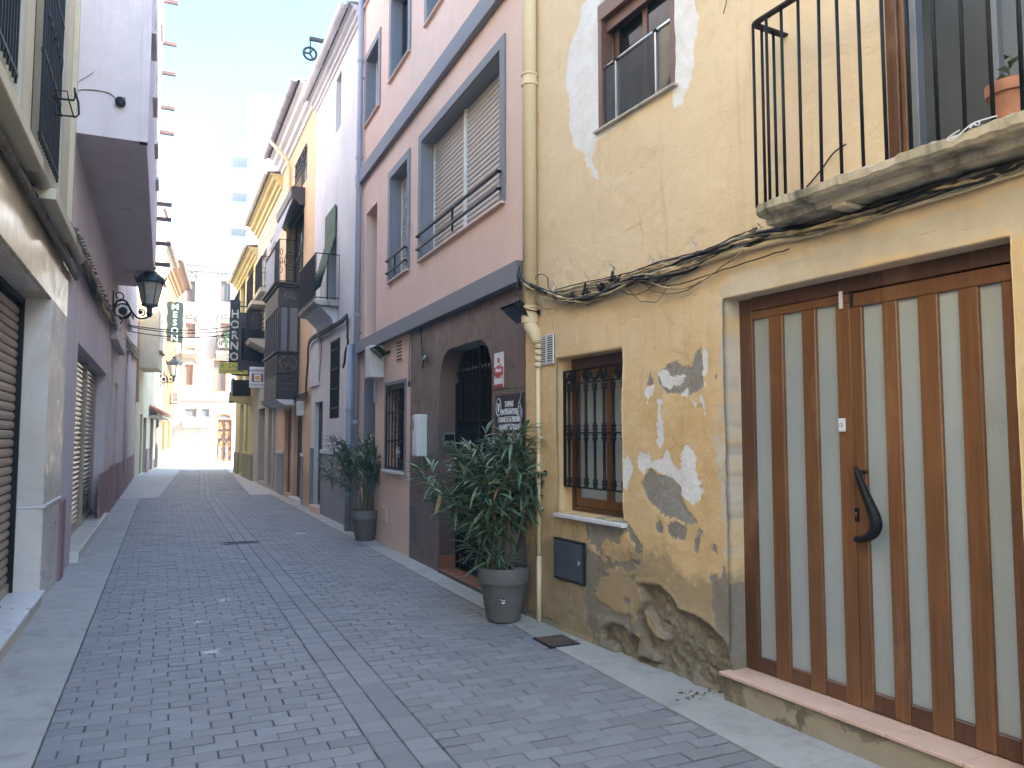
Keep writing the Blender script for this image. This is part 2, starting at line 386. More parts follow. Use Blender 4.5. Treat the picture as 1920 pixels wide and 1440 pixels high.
def m_paver(name, island):
    m, nt, b = nodes(name); setb(b, (.15,.155,.17), .62, 0, .4)
    if island: g = nt.nodes.new('ShaderNodeNewGeometry'); r = g.outputs['Random Per Island']
    else: g = nt.nodes.new('ShaderNodeObjectInfo'); r = g.outputs['Random']
    v = pos(nt); n = noise(nt, v, .55, 5, .6); n2 = noise(nt, v, 190, 3, .7); n3 = noise(nt, v, 9, 6, .7)
    col = ramp(nt, r, 0, 1, (.178,.174,.173), (.245,.240,.237))
    col = mix(nt, ramp(nt, n, .35, .7, (0,)*3, (.4,)*3), col, (.275,.268,.262))
    col = mix(nt, ramp(nt, n2, .56, .74, (0,)*3, (.55,)*3), col, (.30,.31,.33))
    col = mix(nt, ramp(nt, n3, .60, .80, (0,)*3, (.35,)*3), col, (.085,.085,.09))
    # white droppings and spilt paint
    n6 = noise(nt, pos(nt, (1, 1.0, 1)), 3.1, 7, .75, .6); n7 = noise(nt, v, .35, 2)
    w = math_(nt, 'MULTIPLY', ramp(nt, n6, .705, .735), ramp(nt, n7, .48, .60))
    col = mix(nt, w, col, (.55,.56,.55))
    g2 = nt.nodes.new('ShaderNodeNewGeometry')
    for (x, y, rad) in SPOTS:
        d = nt.nodes.new('ShaderNodeVectorMath'); d.operation = 'DISTANCE'; nt.links.new(g2.outputs['Position'], d.inputs[0]); d.inputs[1].default_value = (x, y, 0)
        k = math_(nt, 'DIVIDE', d.outputs['Value'], rad)
        k = math_(nt, 'MULTIPLY', math_(nt, 'ADD', k, math_(nt, 'MULTIPLY', noise(nt, v, 16, 6, .8), 2.6)), .4)
        col = mix(nt, ramp(nt, k, .58, .70, (.95,)*3, (0,)*3), col, (.55,.55,.53))
    nt.links.new(col, b.inputs['Base Color'])
    h = math_(nt, 'ADD', n2, math_(nt, 'MULTIPLY', n3, 1.5)); bump(nt, b, h, .5, .0025); return m
SPOTS = [(*G(392,1222), .17), (*G(420,1125), .14), (*G(372,1166), .09), (*G(455,1052), .12), (*G(560,1000), .25), (*G(960,1172), .10), (*G(1010,1190), .16), (*G(1480,1400),.10)]
M['paver'] = m_paver('grey_paver', False); M['paver_far'] = m_paver('grey_pavers_joined', True)
M['joint'] = plain('sand_joint', (.085,.082,.075), .95, var=.3, sc=20)
M['ground'] = plain('bare_ground', (.26,.25,.23), .95, var=.15, sc=2)
# ------------------------------------------------------------------ plan of the street
_c = Fr(G(1000,1160), ((183-960)/F, 1.0))
R0 = Fr(_c.W(_c.u(987), 0, 0)[:2], ((183-960)/F, 1.0))          # yellow house, u = 0 at its far corner, negative towards us
R1 = Fr(R0.o, ((320-960)/F, 1.0))                               # pink house
R1END = R1.u(668)
RR = Fr(R1.W(R1END, 0, 0)[:2], ((303-960)/F, 1.0))              # old houses beyond
LL = Fr(G(71,1135), (.453, -1.0))                               # left row, u grows towards us
_e = LL.u(252)
LB = Fr(LL.W(_e, 0, 0)[:2], (np.array(G(252,925))-np.array(G(338,877))))   # left row beyond the bend
RD = Fr(G(1083,1237), (-.451, 1.0))                             # paving axis
def rdc(p): d = np.array(p[:2])-RD.o; return float(d@RD.U), float(d@RD.N)
def ip(x, pts):
    xs = [p[0] for p in pts]; ys = [p[1] for p in pts]; return float(np.interp(x, xs, ys))
NW = rdc(G(60,1440))[1]
uj = (rdc(G(297,933))[0]+rdc(G(468,928))[0])/2
UE = rdc(G(432,882))[0]+1.0
_l2 = [rdc(G(297,933)), rdc(G(335,885))]; _r2 = [rdc(G(468,928)), rdc(G(430,885))]
def edge_l(u): return NW if u < uj else _l2[0][1]+(u-_l2[0][0])*(_l2[1][1]-_l2[0][1])/(_l2[1][0]-_l2[0][0])
def edge_r(u): return 0.0 if u < uj else _r2[0][1]+(u-_r2[0][0])*(_r2[1][1]-_r2[0][1])/(_r2[1][0]-_r2[0][0])
wall_r = [rdc(R0.W(-13,0,0)), rdc(R0.o), rdc(RR.o), rdc(RR.W(RR.u(441),0,0))]
wall_r.append((UE+30, wall_r[-1][1]-3))
wall_l = sorted([rdc(LL.W(12,0,0)), rdc(LL.o), rdc(LB.o), rdc(LB.W(LB.u(338),0,0))])
wall_l.append((UE+30, wall_l[-1][1]+3))

gb = MB(); gb.add([(-400,-300,-.06),(400,-300,-.06),(400,700,-.06),(-400,700,-.06)], [(0,1,2,3)])
solo('ground', gb, M['ground'], WF, (0,0,-.06), kind='structure')
# plaza at the end of the street
pz = MB(); a = wall_r[-2]; b_ = wall_l[-2]; U2 = UE+26
pz.add([(*RD.W(UE, 14, 0)[:2], -.012), (*RD.W(UE, -40, 0)[:2], -.012), (*RD.W(U2, -40, 0)[:2], -.012), (*RD.W(U2, 14, 0)[:2], -.012)][::-1], [(0,1,2,3)])
solo('plaza_paving', pz, M['pave_warm'], WF, (0,0,0), kind='structure')

# road of pavers
road = MB(); st = -6.0
pts = [(st, edge_r(st)), (uj-1e-3, 0.0), (uj+1e-3, edge_r(uj+.01)), (UE, edge_r(UE)), (UE, edge_l(UE)), (uj+1e-3, edge_l(uj+.01)), (uj-1e-3, NW), (st, NW)]
road.prism_z(pts, -.05, -.007)
road_o = solo('road', road, M['joint'], RD, (0,0,0), kind='structure')
def paver_geo(mb, cu, cn, lu, ln, z=0, tu=0, tn=0, c=.004):
    hu, hn = lu/2, ln/2
    def P(u, n, zz): return (cu+u, cn+n, z+zz+tu*u+tn*n)
    vs_ = [P(sx*(hu-c), sy*(hn-c), 0) for sx, sy in ((-1,-1),(1,-1),(1,1),(-1,1))]+[P(sx*hu, sy*hn, -c) for sx, sy in ((-1,-1),(1,-1),(1,1),(-1,1))]+[P(sx*hu, sy*hn, -.03) for sx, sy in ((-1,-1),(1,-1),(1,1),(-1,1))]
    fs = [(0,1,2,3)]+[(i, 4+i, 4+(i+1)%4, (i+1)%4) for i in range(4)]+[(4+i, 8+i, 8+(i+1)%4, 4+(i+1)%4) for i in range(4)]
    mb.add(vs_, fs)
rng = random.Random(3); pav = []
CH0, CH1 = 1.36, 1.68; J = .0095; pitch_u = .1075
def row(u, n0, n1, off):
    n = n0-off
    while n < n1-.01:
        a0, a1 = max(n, n0), min(n+.205, n1)
        if n1-a1 < .05: a1 = n1
        if a1-a0 > .03:
            jj = J*(rng.random()*.7+.65); w = rng.uniform(-.003, .003)
            pav.append((u+rng.uniform(-.002,.002), (a0+a1)/2+w, pitch_u-jj*1.55, a1-a0-jj*.6))
        if a1 >= n1: break
        n += .205
k = 0; u = st
while u < UE:
    l, r = edge_l(u+.05), edge_r(u+.05)
    grate = 0
    o1 = (.1025 if k%2 else 0)+rng.uniform(-.012,.012)
    c0, c1 = (CH0, CH1) if u < uj else ((r+l)/2-.16, (r+l)/2+.16)
    row(u+pitch_u/2, r, c0, (.1025+o1)%.205); row(u+pitch_u/2, c1, l, o1 % .205)
    u += pitch_u; k += 1
u = st
while u < UE:
    r, l = edge_r(u+.08), edge_l(u+.08); c0 = CH0 if u < uj else (r+l)/2-.16
    for q in range(2): pav.append((u+.08, c0+.08+q*.16, .16-J*.75, .16-J*.75))
    u += .16
GR = rdc(G(450,1018)); CVR = rdc(G(1043,1203))
pav = [p for p in pav if not (abs(p[0]-GR[0]) < .17 and abs(p[1]-GR[1]) < .24)]
def inview(p):
    w = RD.W(p[0], p[1], 0); 
    if w.y < .5: return None
    px = 960+F*w.x/w.y; py = 820+F*EYE/w.y
    return w.y if (-30 < px < 1950 and py < 1475) else None
ranked = sorted([(inview(p), i) for i, p in enumerate(pav) if inview(p)])
near = set(i for _, i in ranked[:300])
full = MB(); paver_geo(full, 0, 0, pitch_u-J*1.2, .205-J*.6); fm = full.mesh('paver'); fm.materials.append(M['paver'])
sq = MB(); paver_geo(sq, 0, 0, .16-J*.75, .16-J*.75); sm = sq.mesh('paver'); sm.materials.append(M['paver'])
far = MB()
for i, p in enumerate(pav):
    z, tu, tn = rng.gauss(0, .0011), rng.gauss(0, .012), rng.gauss(0, .008)
    if rng.random() < .02: z -= .003
    if i in near:
        if abs(p[3]-(.205-J*.6)) < .006 and p[3] > .19: me = fm
        elif abs(p[2]-p[3]) < 1e-6: me = sm
        else:
            q = MB(); paver_geo(q, 0, 0, p[2], p[3]); me = q.mesh('paver'); me.materials.append(M['paver'])
        o = bpy.data.objects.new('paver', me); COL.objects.link(o); o.parent = road_o; o.location = (p[0], p[1], z)
        o.rotation_euler = (tn, tu, rng.uniform(-.006,.006)); INFO[o.name] = INFO['road']
    else: paver_geo(far, p[0], p[1], p[2], p[3], z, tu, tn)
far.build('paving_field', M['paver_far'], road_o, kind='stuff')
# drain grate in the channel
d = thing('drain_grate', 'small dark slotted drain grate set into the grey pavers mid street', 'drain grate', RD, (GR[0], GR[1], 0))
fb = MB(); gu, gn = GR
for a, b, c, e in ((-.16,-.135,-.22,.22),(.135,.16,-.22,.22),(-.135,.135,-.22,-.195),(-.135,.135,.195,.22)): fb.box(gu+a, gu+b, gn+c, gn+e, -.03, .001)
fb.build('frame', M['iron'], d, bevel=.002)
for i in range(8):
    n = gn-.165+i*.047; q = MB(); q.box(gu-.135, gu+.135, n-.008, n+.008, -.025, 0); q.build('bar', M['iron'], d)
q = MB(); q.box(gu-.134, gu+.134, gn-.194, gn+.194, -.04, -.028); q.build('sump', M['black_void'], d)
q = MB(); q.box(gu-.134, gu+.134, gn-.194, gn+.194, -.041, -.0281)

# pavements: slabs between the road edge and the house walls
def pavement(name, side, mat_n, mat_f, step, z, joints):
    base = MB(); ks = np.arange(st, UE, .5); rg = []
    for u in ks:
        e = edge_l(u) if side > 0 else edge_r(u); w = ip(u, wall_l if side > 0 else wall_r); rg.append((u, e, w+side*.35))
    base.prism_z([(a, b) for a, b, c in rg]+[(a, c) for a, b, c in rg][::-1], -.06, z-.022)
    po = solo(name, base, M['joint'], RD, (0,0,0), kind='structure')
    u = st+.2; first = True; lst = []
    cuts = []
    while u < UE:
        cuts.append(u); u += step*rng.uniform(.93, 1.07)
    cuts = sorted([c for c in cuts if abs(c-uj) > .25]+[uj])
    for a, b in zip(cuts[:-1], cuts[1:]):
        a2, b2 = a+joints, b-joints; g = 1e-4
        q = MB(); e0 = (edge_l if side > 0 else edge_r)(a2+g); e1 = (edge_l if side > 0 else edge_r)(b2-g)
        w0 = ip(a2, wall_l if side > 0 else wall_r)+side*.3; w1 = ip(b2, wall_l if side > 0 else wall_r)+side*.3
        s_ = side*.004
        zz = z+rng.gauss(0, .0008)
        q.prism_z([(a2, e0+s_), (b2, e1+s_), (b2, w1), (a2, w0)], -.03, zz)
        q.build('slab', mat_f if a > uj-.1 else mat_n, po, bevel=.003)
    return po
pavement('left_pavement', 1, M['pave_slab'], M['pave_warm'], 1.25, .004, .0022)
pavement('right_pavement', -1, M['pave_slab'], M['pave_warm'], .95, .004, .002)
# cast iron cover by the yellow wall
d = thing('utility_cover', 'rusty brown square metal cover in pavement below the yellow wall', 'cover', RD, (CVR[0], CVR[1], .004))
cu_, cn_ = CVR; q = MB()
q.box(cu_-.15, cu_+.15, cn_-.13, cn_+.13, -.02, .008); q.build('frame', M['iron'], d, bevel=.003)
m, nt, b = nodes('rusted_cover'); setb(b, (.12,.085,.065), .7, .2)
n_ = noise(nt, pos(nt), 30, 5, .7); nt.links.new(ramp(nt, n_, .35, .7, (.06,.05,.045), (.19,.125,.09)), b.inputs['Base Color']); bump(nt, b, n_, .8, .004)
M['rust'] = m
q = MB(); q.box(cu_-.13, cu_+.13, cn_-.11, cn_+.11, .0, .011)
for i in range(5):
    for j in range(4): q.box(cu_-.11+i*.048, cu_-.082+i*.048, cn_-.09+j*.05, cn_-.06+j*.05, .010, .0135)
q.build('lid', M['rust'], d, bevel=.001)

# ------------------------------------------------------------------ numpy noise and patches for the peeling wall
_rs = np.random.RandomState(5)
_lat = _rs.rand(256, 256)
def vnoise(x, y):
    xi = np.floor(x).astype(int); yi = np.floor(y).astype(int); fx = x-xi; fy = y-yi
    fx = fx*fx*(3-2*fx); fy = fy*fy*(3-2*fy)
    g = lambda a, b: _lat[a % 256, b % 256]
    return (g(xi,yi)*(1-fx)+g(xi+1,yi)*fx)*(1-fy)+(g(xi,yi+1)*(1-fx)+g(xi+1,yi+1)*fx)*fy
def fbm(x, y, s, o=4, g=.5):
    t = 0; a = 1; n = 0
    for i in range(o): t = t+a*vnoise(x*s*2**i+17.3*i, y*s*2**i+5.1*i); n += a; a *= g
    return t/n-.5
def sdf(poly, X, Y):
    P = np.array(poly); inside = np.zeros(X.shape, bool); D = np.full(X.shape, 1e9)
    k = len(P)
    for i in range(k):
        x1, y1 = P[i]; x2, y2 = P[(i+1)%k]
        dx, dy = x2-x1, y2-y1; t = np.clip(((X-x1)*dx+(Y-y1)*dy)/(dx*dx+dy*dy+1e-12), 0, 1)
        D = np.minimum(D, (X-x1-t*dx)**2+(Y-y1-t*dy)**2)
        if y1 != y2:
            c = ((y1 > Y) != (y2 > Y)) & (X < (x2-x1)*(Y-y1)/(y2-y1)+x1); inside ^= c
    D = np.sqrt(D); return np.where(inside, D, -D)
def c3(p): return [(900+x*.375, 460+y*.375) for x, y in p]
def c5(p): return [(960+x/3, 900+y/3) for x, y in p]
def c1(p): return [(960+x/3, y/3) for x, y in p]
def c2(p): return [(1380+x/3, y/3) for x, y in p]
WHITE = [c3([(1112,500),(1140,510),(1145,600),(1132,700),(1120,705),(1114,600)]),
 c3([(898,640),(915,690),(950,715),(1000,700),(1040,640),(1010,650),(960,660),(930,625)]),
 c3([(1000,735),(1040,712),(1042,755),(1015,757)]),
 c3([(826,710),(850,700),(875,700),(868,750),(835,785)]),
 c3([(1065,770),(1090,790),(1085,828),(1072,800)]), c3([(1103,750),(1138,790),(1130,852),(1110,820)]),
 c3([(800,1030),(850,1040),(860,1080),(910,1060),(940,1010),(970,1090),(1010,1140),(1005,1050),(1040,1000),(1085,1040),(1075,1120),(1085,1180),(1150,1150),(1100,1205),(1118,1225),(1100,1290),(1050,1290),(1010,1240),(1010,1210),(950,1155),(900,1145),(862,1110),(830,1110),(825,1160),(798,1110)]),
 c3([(725,1070),(745,1055),(772,1120),(735,1225),(716,1200)]),
 c1([(500,-90),(400,20),(370,150),(312,290),(302,450),(328,600),(318,700),(350,820),(425,885),(470,850),(480,800),(700,640),(900,520),(920,610),(962,590),(1020,430),(1022,300),(1045,150),(1030,-60)]),
 c3([(1240,1385),(1270,1350),(1280,1420),(1262,1440),(1245,1440)]), c5([(1218,230),(1250,200),(1260,300),(1232,330)]),
 c3([(885,778),(912,770),(915,900),(921,985),(905,1035),(878,985),(893,960)]),
 c1([(395,890),(440,880),(485,1000),(450,960)]), c3([(960,-2),(961,-1),(960,-3)])]
GREY = [c3([(900,640),(940,605),(985,572),(1010,604),(1060,608),(1085,512),(1110,502),(1128,700),(1050,752),(970,745),(920,720),(898,680)]),
 c3([(805,1185),(850,1110),(900,1140),(950,1150),(1010,1210),(1000,1250),(1080,1385),(1050,1400),(930,1350),(870,1300),(825,1245)]),
 c3([(850,640),(868,690),(850,720),(835,700)]),
 c5([(880,262),(920,225),(975,270),(960,330),(890,322)]), c5([(815,245),(840,235),(852,300),(820,292)]),
 c5([(1020,345),(1050,275),(1068,290),(1040,415),(1022,400)]), c5([(1118,372),(1150,380),(1145,405),(1120,400)]),
 c5([(1100,530),(1150,520),(1160,560),(1190,490),(1200,560),(1240,620),(1285,720),(1280,980),(1215,1000),(1150,850),(1140,790),(1118,700),(1130,620)]),
 c3([(1180,640),(1195,650),(1190,690),(1180,680)])]
STONE = [c5([(712,592),(760,577),(830,590),(905,670),(940,730),(1000,745),(1080,790),(1150,850),(1205,930),(1240,1090),(1262,1290),(1150,1262),(1000,1190),(880,1120),(700,1010),(500,910),(500,830),(560,800),(650,838),(720,890),(700,760),(735,680)])]
PEEL = [c5([(660,700),(700,690),(690,770),(700,850),(680,860),(655,760)]), c5([(750,720),(800,760),(830,850),(868,905),(820,890),(770,820)]),
 c5([(630,820),(660,815),(680,870),(665,875)]), c5([(720,900),(742,880),(760,960),(800,960),(815,1020),(760,1000),(705,1000)]),
 c5([(450,770),(520,760),(620,790),(560,800),(500,830),(490,895),(450,880)])]
PALE = [[(1353,538),(1395,508),(1450,496),(1500,478),(1580,453),(1713,413),(1925,355),(1925,430),(1907,433),(1362,563),(1362,590),(1350,600)],
 [(1366,1040),(1372,560),(1352,560),(1354,700),(1350,900),(1358,1040)], c3([(1160,870),(1200,860),(1190,930),(1240,1010),(1225,1150),(1175,1110)])]
DIRT = [c5([(230,200),(620,240),(560,330),(450,420),(440,900),(150,800),(148,300)]), c3([(240,1350),(380,1380),(700,1420),(700,1500),(240,1500)]), c3([(1235,700),(1300,620),(1330,1440),(1240,1440),(1270,1000)])]
CRACK = [c3([(700,400),(760,360),(800,362)]), c3([(900,300),(960,270),(1060,240),(1090,260)]), c3([(380,70),(280,250),(300,260)]),
  c1([(180,440),(310,350)]), c1([(505,850),(545,980),(600,990),(700,960),(900,820)]), c1([(430,960),(520,1010),(700,1180),(740,1430)]), c1([(1270,890),(1200,1020)]), c1([(900,1010),(700,1260),(640,1300)]),
  c5([(330,640),(300,760),(360,880)]), c2([(950,1340),(1100,1280),(1330,1268)]), c3([(1240,700),(1238,1000),(1242,1400)]), c5([(430,600),(432,900)])]
def toR0(poly): return [R0.cast(x, y, 0) for x, y in poly]

# openings: door, lower window, upper window, balcony door
D_u0, D_u1 = R0.u(1910, 800), R0.u(1362, 900)
D_z1 = (R0.z(1362, 563)+R0.z(1907, 433))/2
W_u0, W_u1 = R0.u(1168, 800), R0.u(1045, 800); W_z0, W_z1 = R0.z(1040, 957), R0.z(1045, 673)
V_u0, V_u1 = R0.u(1267, 100), R0.u(1124, 200); V_z0, V_z1 = R0.z(1124, 246), R0.z(1124, 12)
B_u1 = R0.u(1655, 150); B_u0 = B_u1-1.15; B_z0 = R0.z(1483, 405); B_z1 = B_z0+2.25
print('R0', D_u0, D_u1, D_z1, 'win', W_u0, W_u1, W_z0, W_z1, 'up', V_u0, V_u1, V_z0, V_z1, 'bal', B_u0, B_u1, B_z0)
HOLES = [(D_u0, D_u1, .0, D_z1), (W_u0, W_u1, W_z0, W_z1), (V_u0, V_u1, V_z0, V_z1), (B_u0, B_u1, B_z0, B_z1)]
def snap(arr, vals):
    arr = arr.copy()
    for v in vals:
        i = int(np.argmin(abs(arr-v))); arr[i] = v
    return arr
UMIN = -5.6
us = np.concatenate([np.arange(UMIN, -4.35, .05), np.arange(-4.35, 0, .0125), [0.0]])
zs = np.concatenate([np.arange(-.02, 3.1, .0125), np.arange(3.1, 5.7, .028), [5.7]])
us = snap(us, [h[0] for h in HOLES]+[h[1] for h in HOLES]); zs = snap(zs, [h[2] for h in HOLES]+[h[3] for h in HOLES])
Ug, Zg = np.meshgrid(us, zs)
wob = .016*fbm(Ug, Zg, 9, 4)+.010*fbm(Ug+9, Zg, 40, 3, .7); wob2 = .085*fbm(Ug+3, Zg+8, 11, 6, .72)
def field(polys, amp, wv):
    m = np.full(Ug.shape, -1.0)
    for p in polys: m = np.maximum(m, sdf(toR0(p), Ug, Zg))
    return np.clip(m+amp*wv/.05*1.0, -.15, .15)
fw = field(WHITE, .045, wob2); fg = field(GREY, .04, wob2); fs_ = field(STONE, .03, wob2); fp = field(PALE, .10, wob2); fpe = field(PEEL, .018, wob2)
_rg = sdf(toR0(c5([(425,250),(640,250),(730,390),(690,520),(730,600),(700,700),(700,850),(640,870),(480,850),(425,800)])), Ug, Zg)
fg = np.maximum(fg, np.clip(np.minimum(_rg+.03, .55*(fbm(Ug*.8+51, Zg*1.5+2, 4.2, 6, .66)-.005)), -.15, .15))
fd = np.clip(field(DIRT, .25, wob2), -.15, .15)
# ragged loss along the foot of the wall
foot = .30-Zg+.5*fbm(Ug+40, Zg, 3.0, 5, .6)-.22*(Ug > -1.3)
fs_ = np.maximum(fs_, np.clip(foot-.26, -.15, .15)*.9)
fs_ = np.where(fpe > 0, np.minimum(fs_, -fpe), fs_)
fg = np.maximum(fg, np.clip(foot-.12, -.15, .15))
fg = np.maximum(fg, np.clip(.16*(fbm(Ug+70, Zg+3, 1.7, 5, .6)-.17)*4-.15*(Zg > 1.25), -.15, .15))
sm_ = lambda x, a, b: np.clip((x-a)/(b-a), 0, 1)**2*(3-2*np.clip((x-a)/(b-a), 0, 1))
cr_ = np.zeros(Ug.shape)
for c in CRACK:
    q = toR0(c); m = np.full(Ug.shape, 1e9)
    for (x1, y1), (x2, y2) in zip(q[:-1], q[1:]):
        Xw = Ug+.05*fbm(Ug, Zg, 6, 4); Yw = Zg+.05*fbm(Ug+5, Zg+5, 6, 4)
        dx, dy = x2-x1, y2-y1; t = np.clip(((Xw-x1)*dx+(Yw-y1)*dy)/(dx*dx+dy*dy), 0, 1); m = np.minimum(m, np.hypot(Xw-x1-t*dx, Yw-y1-t*dy))
    cr_ = np.maximum(cr_, 1-np.clip(m/.016, 0, 1))
nd = .022*fbm(Ug, Zg, 1.3, 3)+.010*fbm(Ug+30, Zg, 5, 4)
nd += .0036*np.abs(fbm(Ug+12, Zg+50, 16, 4))*2+.004*np.clip(fbm(Ug+61, Zg+20, 3.0, 3)-.02, 0, .04)/.04
nd -= .0045*sm_(fg, -.004, .006)*(fw < 0)+.002*sm_(fw, -.003, .004)*(Zg < 3)
blob = np.maximum(fbm(Ug+11, Zg, 7, 4, .55), -.25)
_wx = Ug+.06*fbm(Ug+2, Zg, 9, 4); _wy = (Zg+.06*fbm(Ug+8, Zg+3, 9, 4))*1.25; _S = 11.0
_cx, _cy = np.floor(_wx*_S).astype(int), np.floor(_wy*_S).astype(int); f1 = np.full(Ug.shape, 9.); f2 = f1.copy(); cid = np.zeros(Ug.shape)
for _i in (-1, 0, 1):
    for _j in (-1, 0, 1):
        gx, gy = _cx+_i, _cy+_j; px_ = gx+.1+.8*_lat[gx % 256, gy % 256]; py_ = gy+.1+.8*_lat[(gx+91) % 256, (gy+37) % 256]
        dd_ = np.hypot(_wx*_S-px_, _wy*_S-py_); near_ = dd_ < f1; f2 = np.where(near_, f1, np.minimum(f2, dd_)); cid = np.where(near_, _lat[(gx+13) % 256, (gy+77) % 256], cid); f1 = np.where(near_, dd_, f1)
rock = np.clip((f2-f1)*2.6, 0, 1)**.6*(.35+.65*cid)*np.clip(.5+2.5*fbm(Ug+33, Zg+3, 3.5, 3), 0, 1)
nd += .012*sm_(fs_, -.002, .018)*(np.abs(fbm(Ug+90, Zg+14, 20, 5, .75))*4-.5)
nd += sm_(fs_, -.002, .018)*(-.040+.070*blob+.020*rock+.034*fbm(Ug, Zg+9, 26, 5, .78))-.010*sm_(fs_, .0, .06)
lift = sm_(fs_, -.05, -.004)*(fs_ < 0); nd += .006*lift+.004*sm_(fpe, 0, .01)
nd -= .004*cr_*(cr_ > .35)
stone_only = (Zg < .02); nd = np.where(stone_only, np.minimum(nd, .0)+.01, nd)
nz, nu = Ug.shape
idx = np.arange(nz*nu).reshape(nz, nu)
uc = (us[:-1]+us[1:])/2; zc = (zs[:-1]+zs[1:])/2; UC, ZC = np.meshgrid(uc, zc)
keep = np.ones(UC.shape, bool)
for a, b, c, e in HOLES: keep &= ~((UC > a) & (UC < b) & (ZC > c) & (ZC < e))
quads = np.stack([idx[:-1,:-1], idx[1:,:-1], idx[1:,1:], idx[:-1,1:]], -1)[keep]
V = np.stack([Ug, nd, Zg], -1).reshape(-1, 3)
attrs = {'w': fw, 'g': fg, 's': fs_, 'p': fp, 'd': fd, 'c': cr_, 'k': np.clip(rock, 0, 1), 'q': cid}
attrs = {k_: v_.reshape(-1) for k_, v_ in attrs.items()}
# reveals
ev, ef = [], []; src = []
def reveal(ids, depth):
    base_ = len(V)+len(ev)
    for steps in (0.12, 0.5, 1.0):
        for i in ids: p = V[i]; ev.append((p[0], p[1]-(p[1]+depth)*steps, p[2])); src.append(i)
    L = len(ids); rows = [list(ids)]+[[base_+s*L+j for j in range(L)] for s in range(3)]
    for r0, r1 in zip(rows[:-1], rows[1:]):
        for j in range(L-1): ef.append((r0[j], r0[j+1], r1[j+1], r1[j]))
for (a, b, c, e), dep in zip(HOLES, (.32, .30, .14, .25)):
    ia, ib = int(np.argmin(abs(us-a))), int(np.argmin(abs(us-b))); ic, ie = int(np.argmin(abs(zs-c))), int(np.argmin(abs(zs-e)))
    reveal(idx[ic:ie+1, ib], dep); reveal(idx[ic:ie+1, ia][::-1], dep); reveal(idx[ie, ia:ib+1], dep)
    if c > .1: reveal(idx[ic, ia:ib+1][::-1], dep)
VV = np.concatenate([V, np.array(ev)]); FF = quads.tolist()+ef; src = np.array(src)
house0 = thing('yellow_house', 'yellow plastered house with peeling paint, slatted wooden door and iron balcony', 'house', R0, (0,0,0))
me = bpy.data.meshes.new('wall'); me.from_pydata(VV.tolist(), [], FF)
for k_, v_ in attrs.items():
    at = me.attributes.new(k_, 'FLOAT', 'POINT'); at.data.foreach_set('value', np.concatenate([v_, v_[src]]).astype(np.float32))
me.polygons.foreach_set('use_smooth', [True]*len(me.polygons)); me.update()

m, nt, b = nodes('peeling_yellow_render'); setb(b, rough=.9, spec=.25)
def attr(n): a = nt.nodes.new('ShaderNodeAttribute'); a.attribute_name = n; return a.outputs['Fac']
v = pos(nt); fine = noise(nt, v, 42, 5, .7); fine2 = noise(nt, v, 130, 3, .7); low = noise(nt, v, 1.1, 6, .6); mid = noise(nt, v, 6.5, 6, .65)
jit = math_(nt, 'MULTIPLY', math_(nt, 'SUBTRACT', fine, .5), .040)
def mask(n, lo=-.0012, hi=.0012, j=1.0):
    x = math_(nt, 'ADD', attr(n), math_(nt, 'MULTIPLY', jit, j)); r_ = nt.nodes.new('ShaderNodeMapRange')
    r_.inputs['From Min'].default_value = lo; r_.inputs['From Max'].default_value = hi; nt.links.new(x, r_.inputs['Value']); return r_.outputs[0]
col = ramp(nt, low, .30, .70, (.61,.40,.18), (.71,.505,.26))
col = mix(nt, ramp(nt, mid, .42, .70, (0,)*3, (.55,)*3), col, (.745,.56,.325))
# paler yellow towards the upper storey
g = nt.nodes.new('ShaderNodeSeparateXYZ'); nt.links.new(v, g.inputs[0])
zz = math_(nt, 'ADD', g.outputs[2], math_(nt, 'MULTIPLY', mid, .7))
col = mix(nt, ramp(nt, math_(nt, 'MULTIPLY', zz, .2), .40, .66, (0,)*3, (.8,)*3), col, (.74,.59,.395))
vz = pos(nt, (5, 5, .4)); stn = noise(nt, vz, 1.7, 6, .65, .4)
col = mix(nt, ramp(nt, stn, .55, .78, (0,)*3, (.42,)*3), col, (.42,.30,.15))
col = mix(nt, mask('p', -.02, .03, 2.0), col, ramp(nt, mid, .3, .7, (.56,.48,.36), (.66,.58,.46)))
dk = math_(nt, 'MULTIPLY', mask('d', -.05, .10, 3.0), ramp(nt, noise(nt, pos(nt, (1,1,.6)), 4.5, 7, .7, .5), .36, .62))
col = mix(nt, math_(nt, 'MULTIPLY', dk, .75), col, (.30,.255,.17))
mg = mask('g', j=1.7); mw = mask('w', j=1.7); ms = mask('s')
gcol = mix(nt, ramp(nt, noise(nt, v, 5, 6, .7), .38, .62, (0,)*3, (.8,)*3), ramp(nt, fine, .3, .7, (.19,.165,.13), (.30,.265,.215)), ramp(nt, fine, .3, .7, (.30,.27,.23), (.40,.37,.32)))
col = mix(nt, mg, col, gcol)
wcol = ramp(nt, mid, .35, .7, (.70,.67,.63), (.80,.78,.75))
mw2 = math_(nt, 'MULTIPLY', mw, ramp(nt, fine, .30, .44, (.55,)*3, (1,)*3))
col = mix(nt, mw2, col, wcol)
n1 = noise(nt, v, 8, 8, .75, .8); scol = ramp(nt, n1, .32, .70, (.19,.16,.12), (.60,.53,.42))
scol = mix(nt, ramp(nt, noise(nt, v, 3.2, 4), .5, .62, (0,)*3, (.55,)*3), scol, (.36,.25,.12))
scol = mix(nt, ramp(nt, fine2, .56, .68, (0,)*3, (.8,)*3), scol, (.60,.56,.49))
scol = mix(nt, ramp(nt, fine, .34, .46, (.8,)*3, (0,)*3), scol, (.13,.105,.075))  # shade of the pits put into the stone colour
scol = mix(nt, ramp(nt, noise(nt, v, 20, 6, .8, .5), .52, .62, (0,)*3, (.5,)*3), scol, (.48,.40,.28))
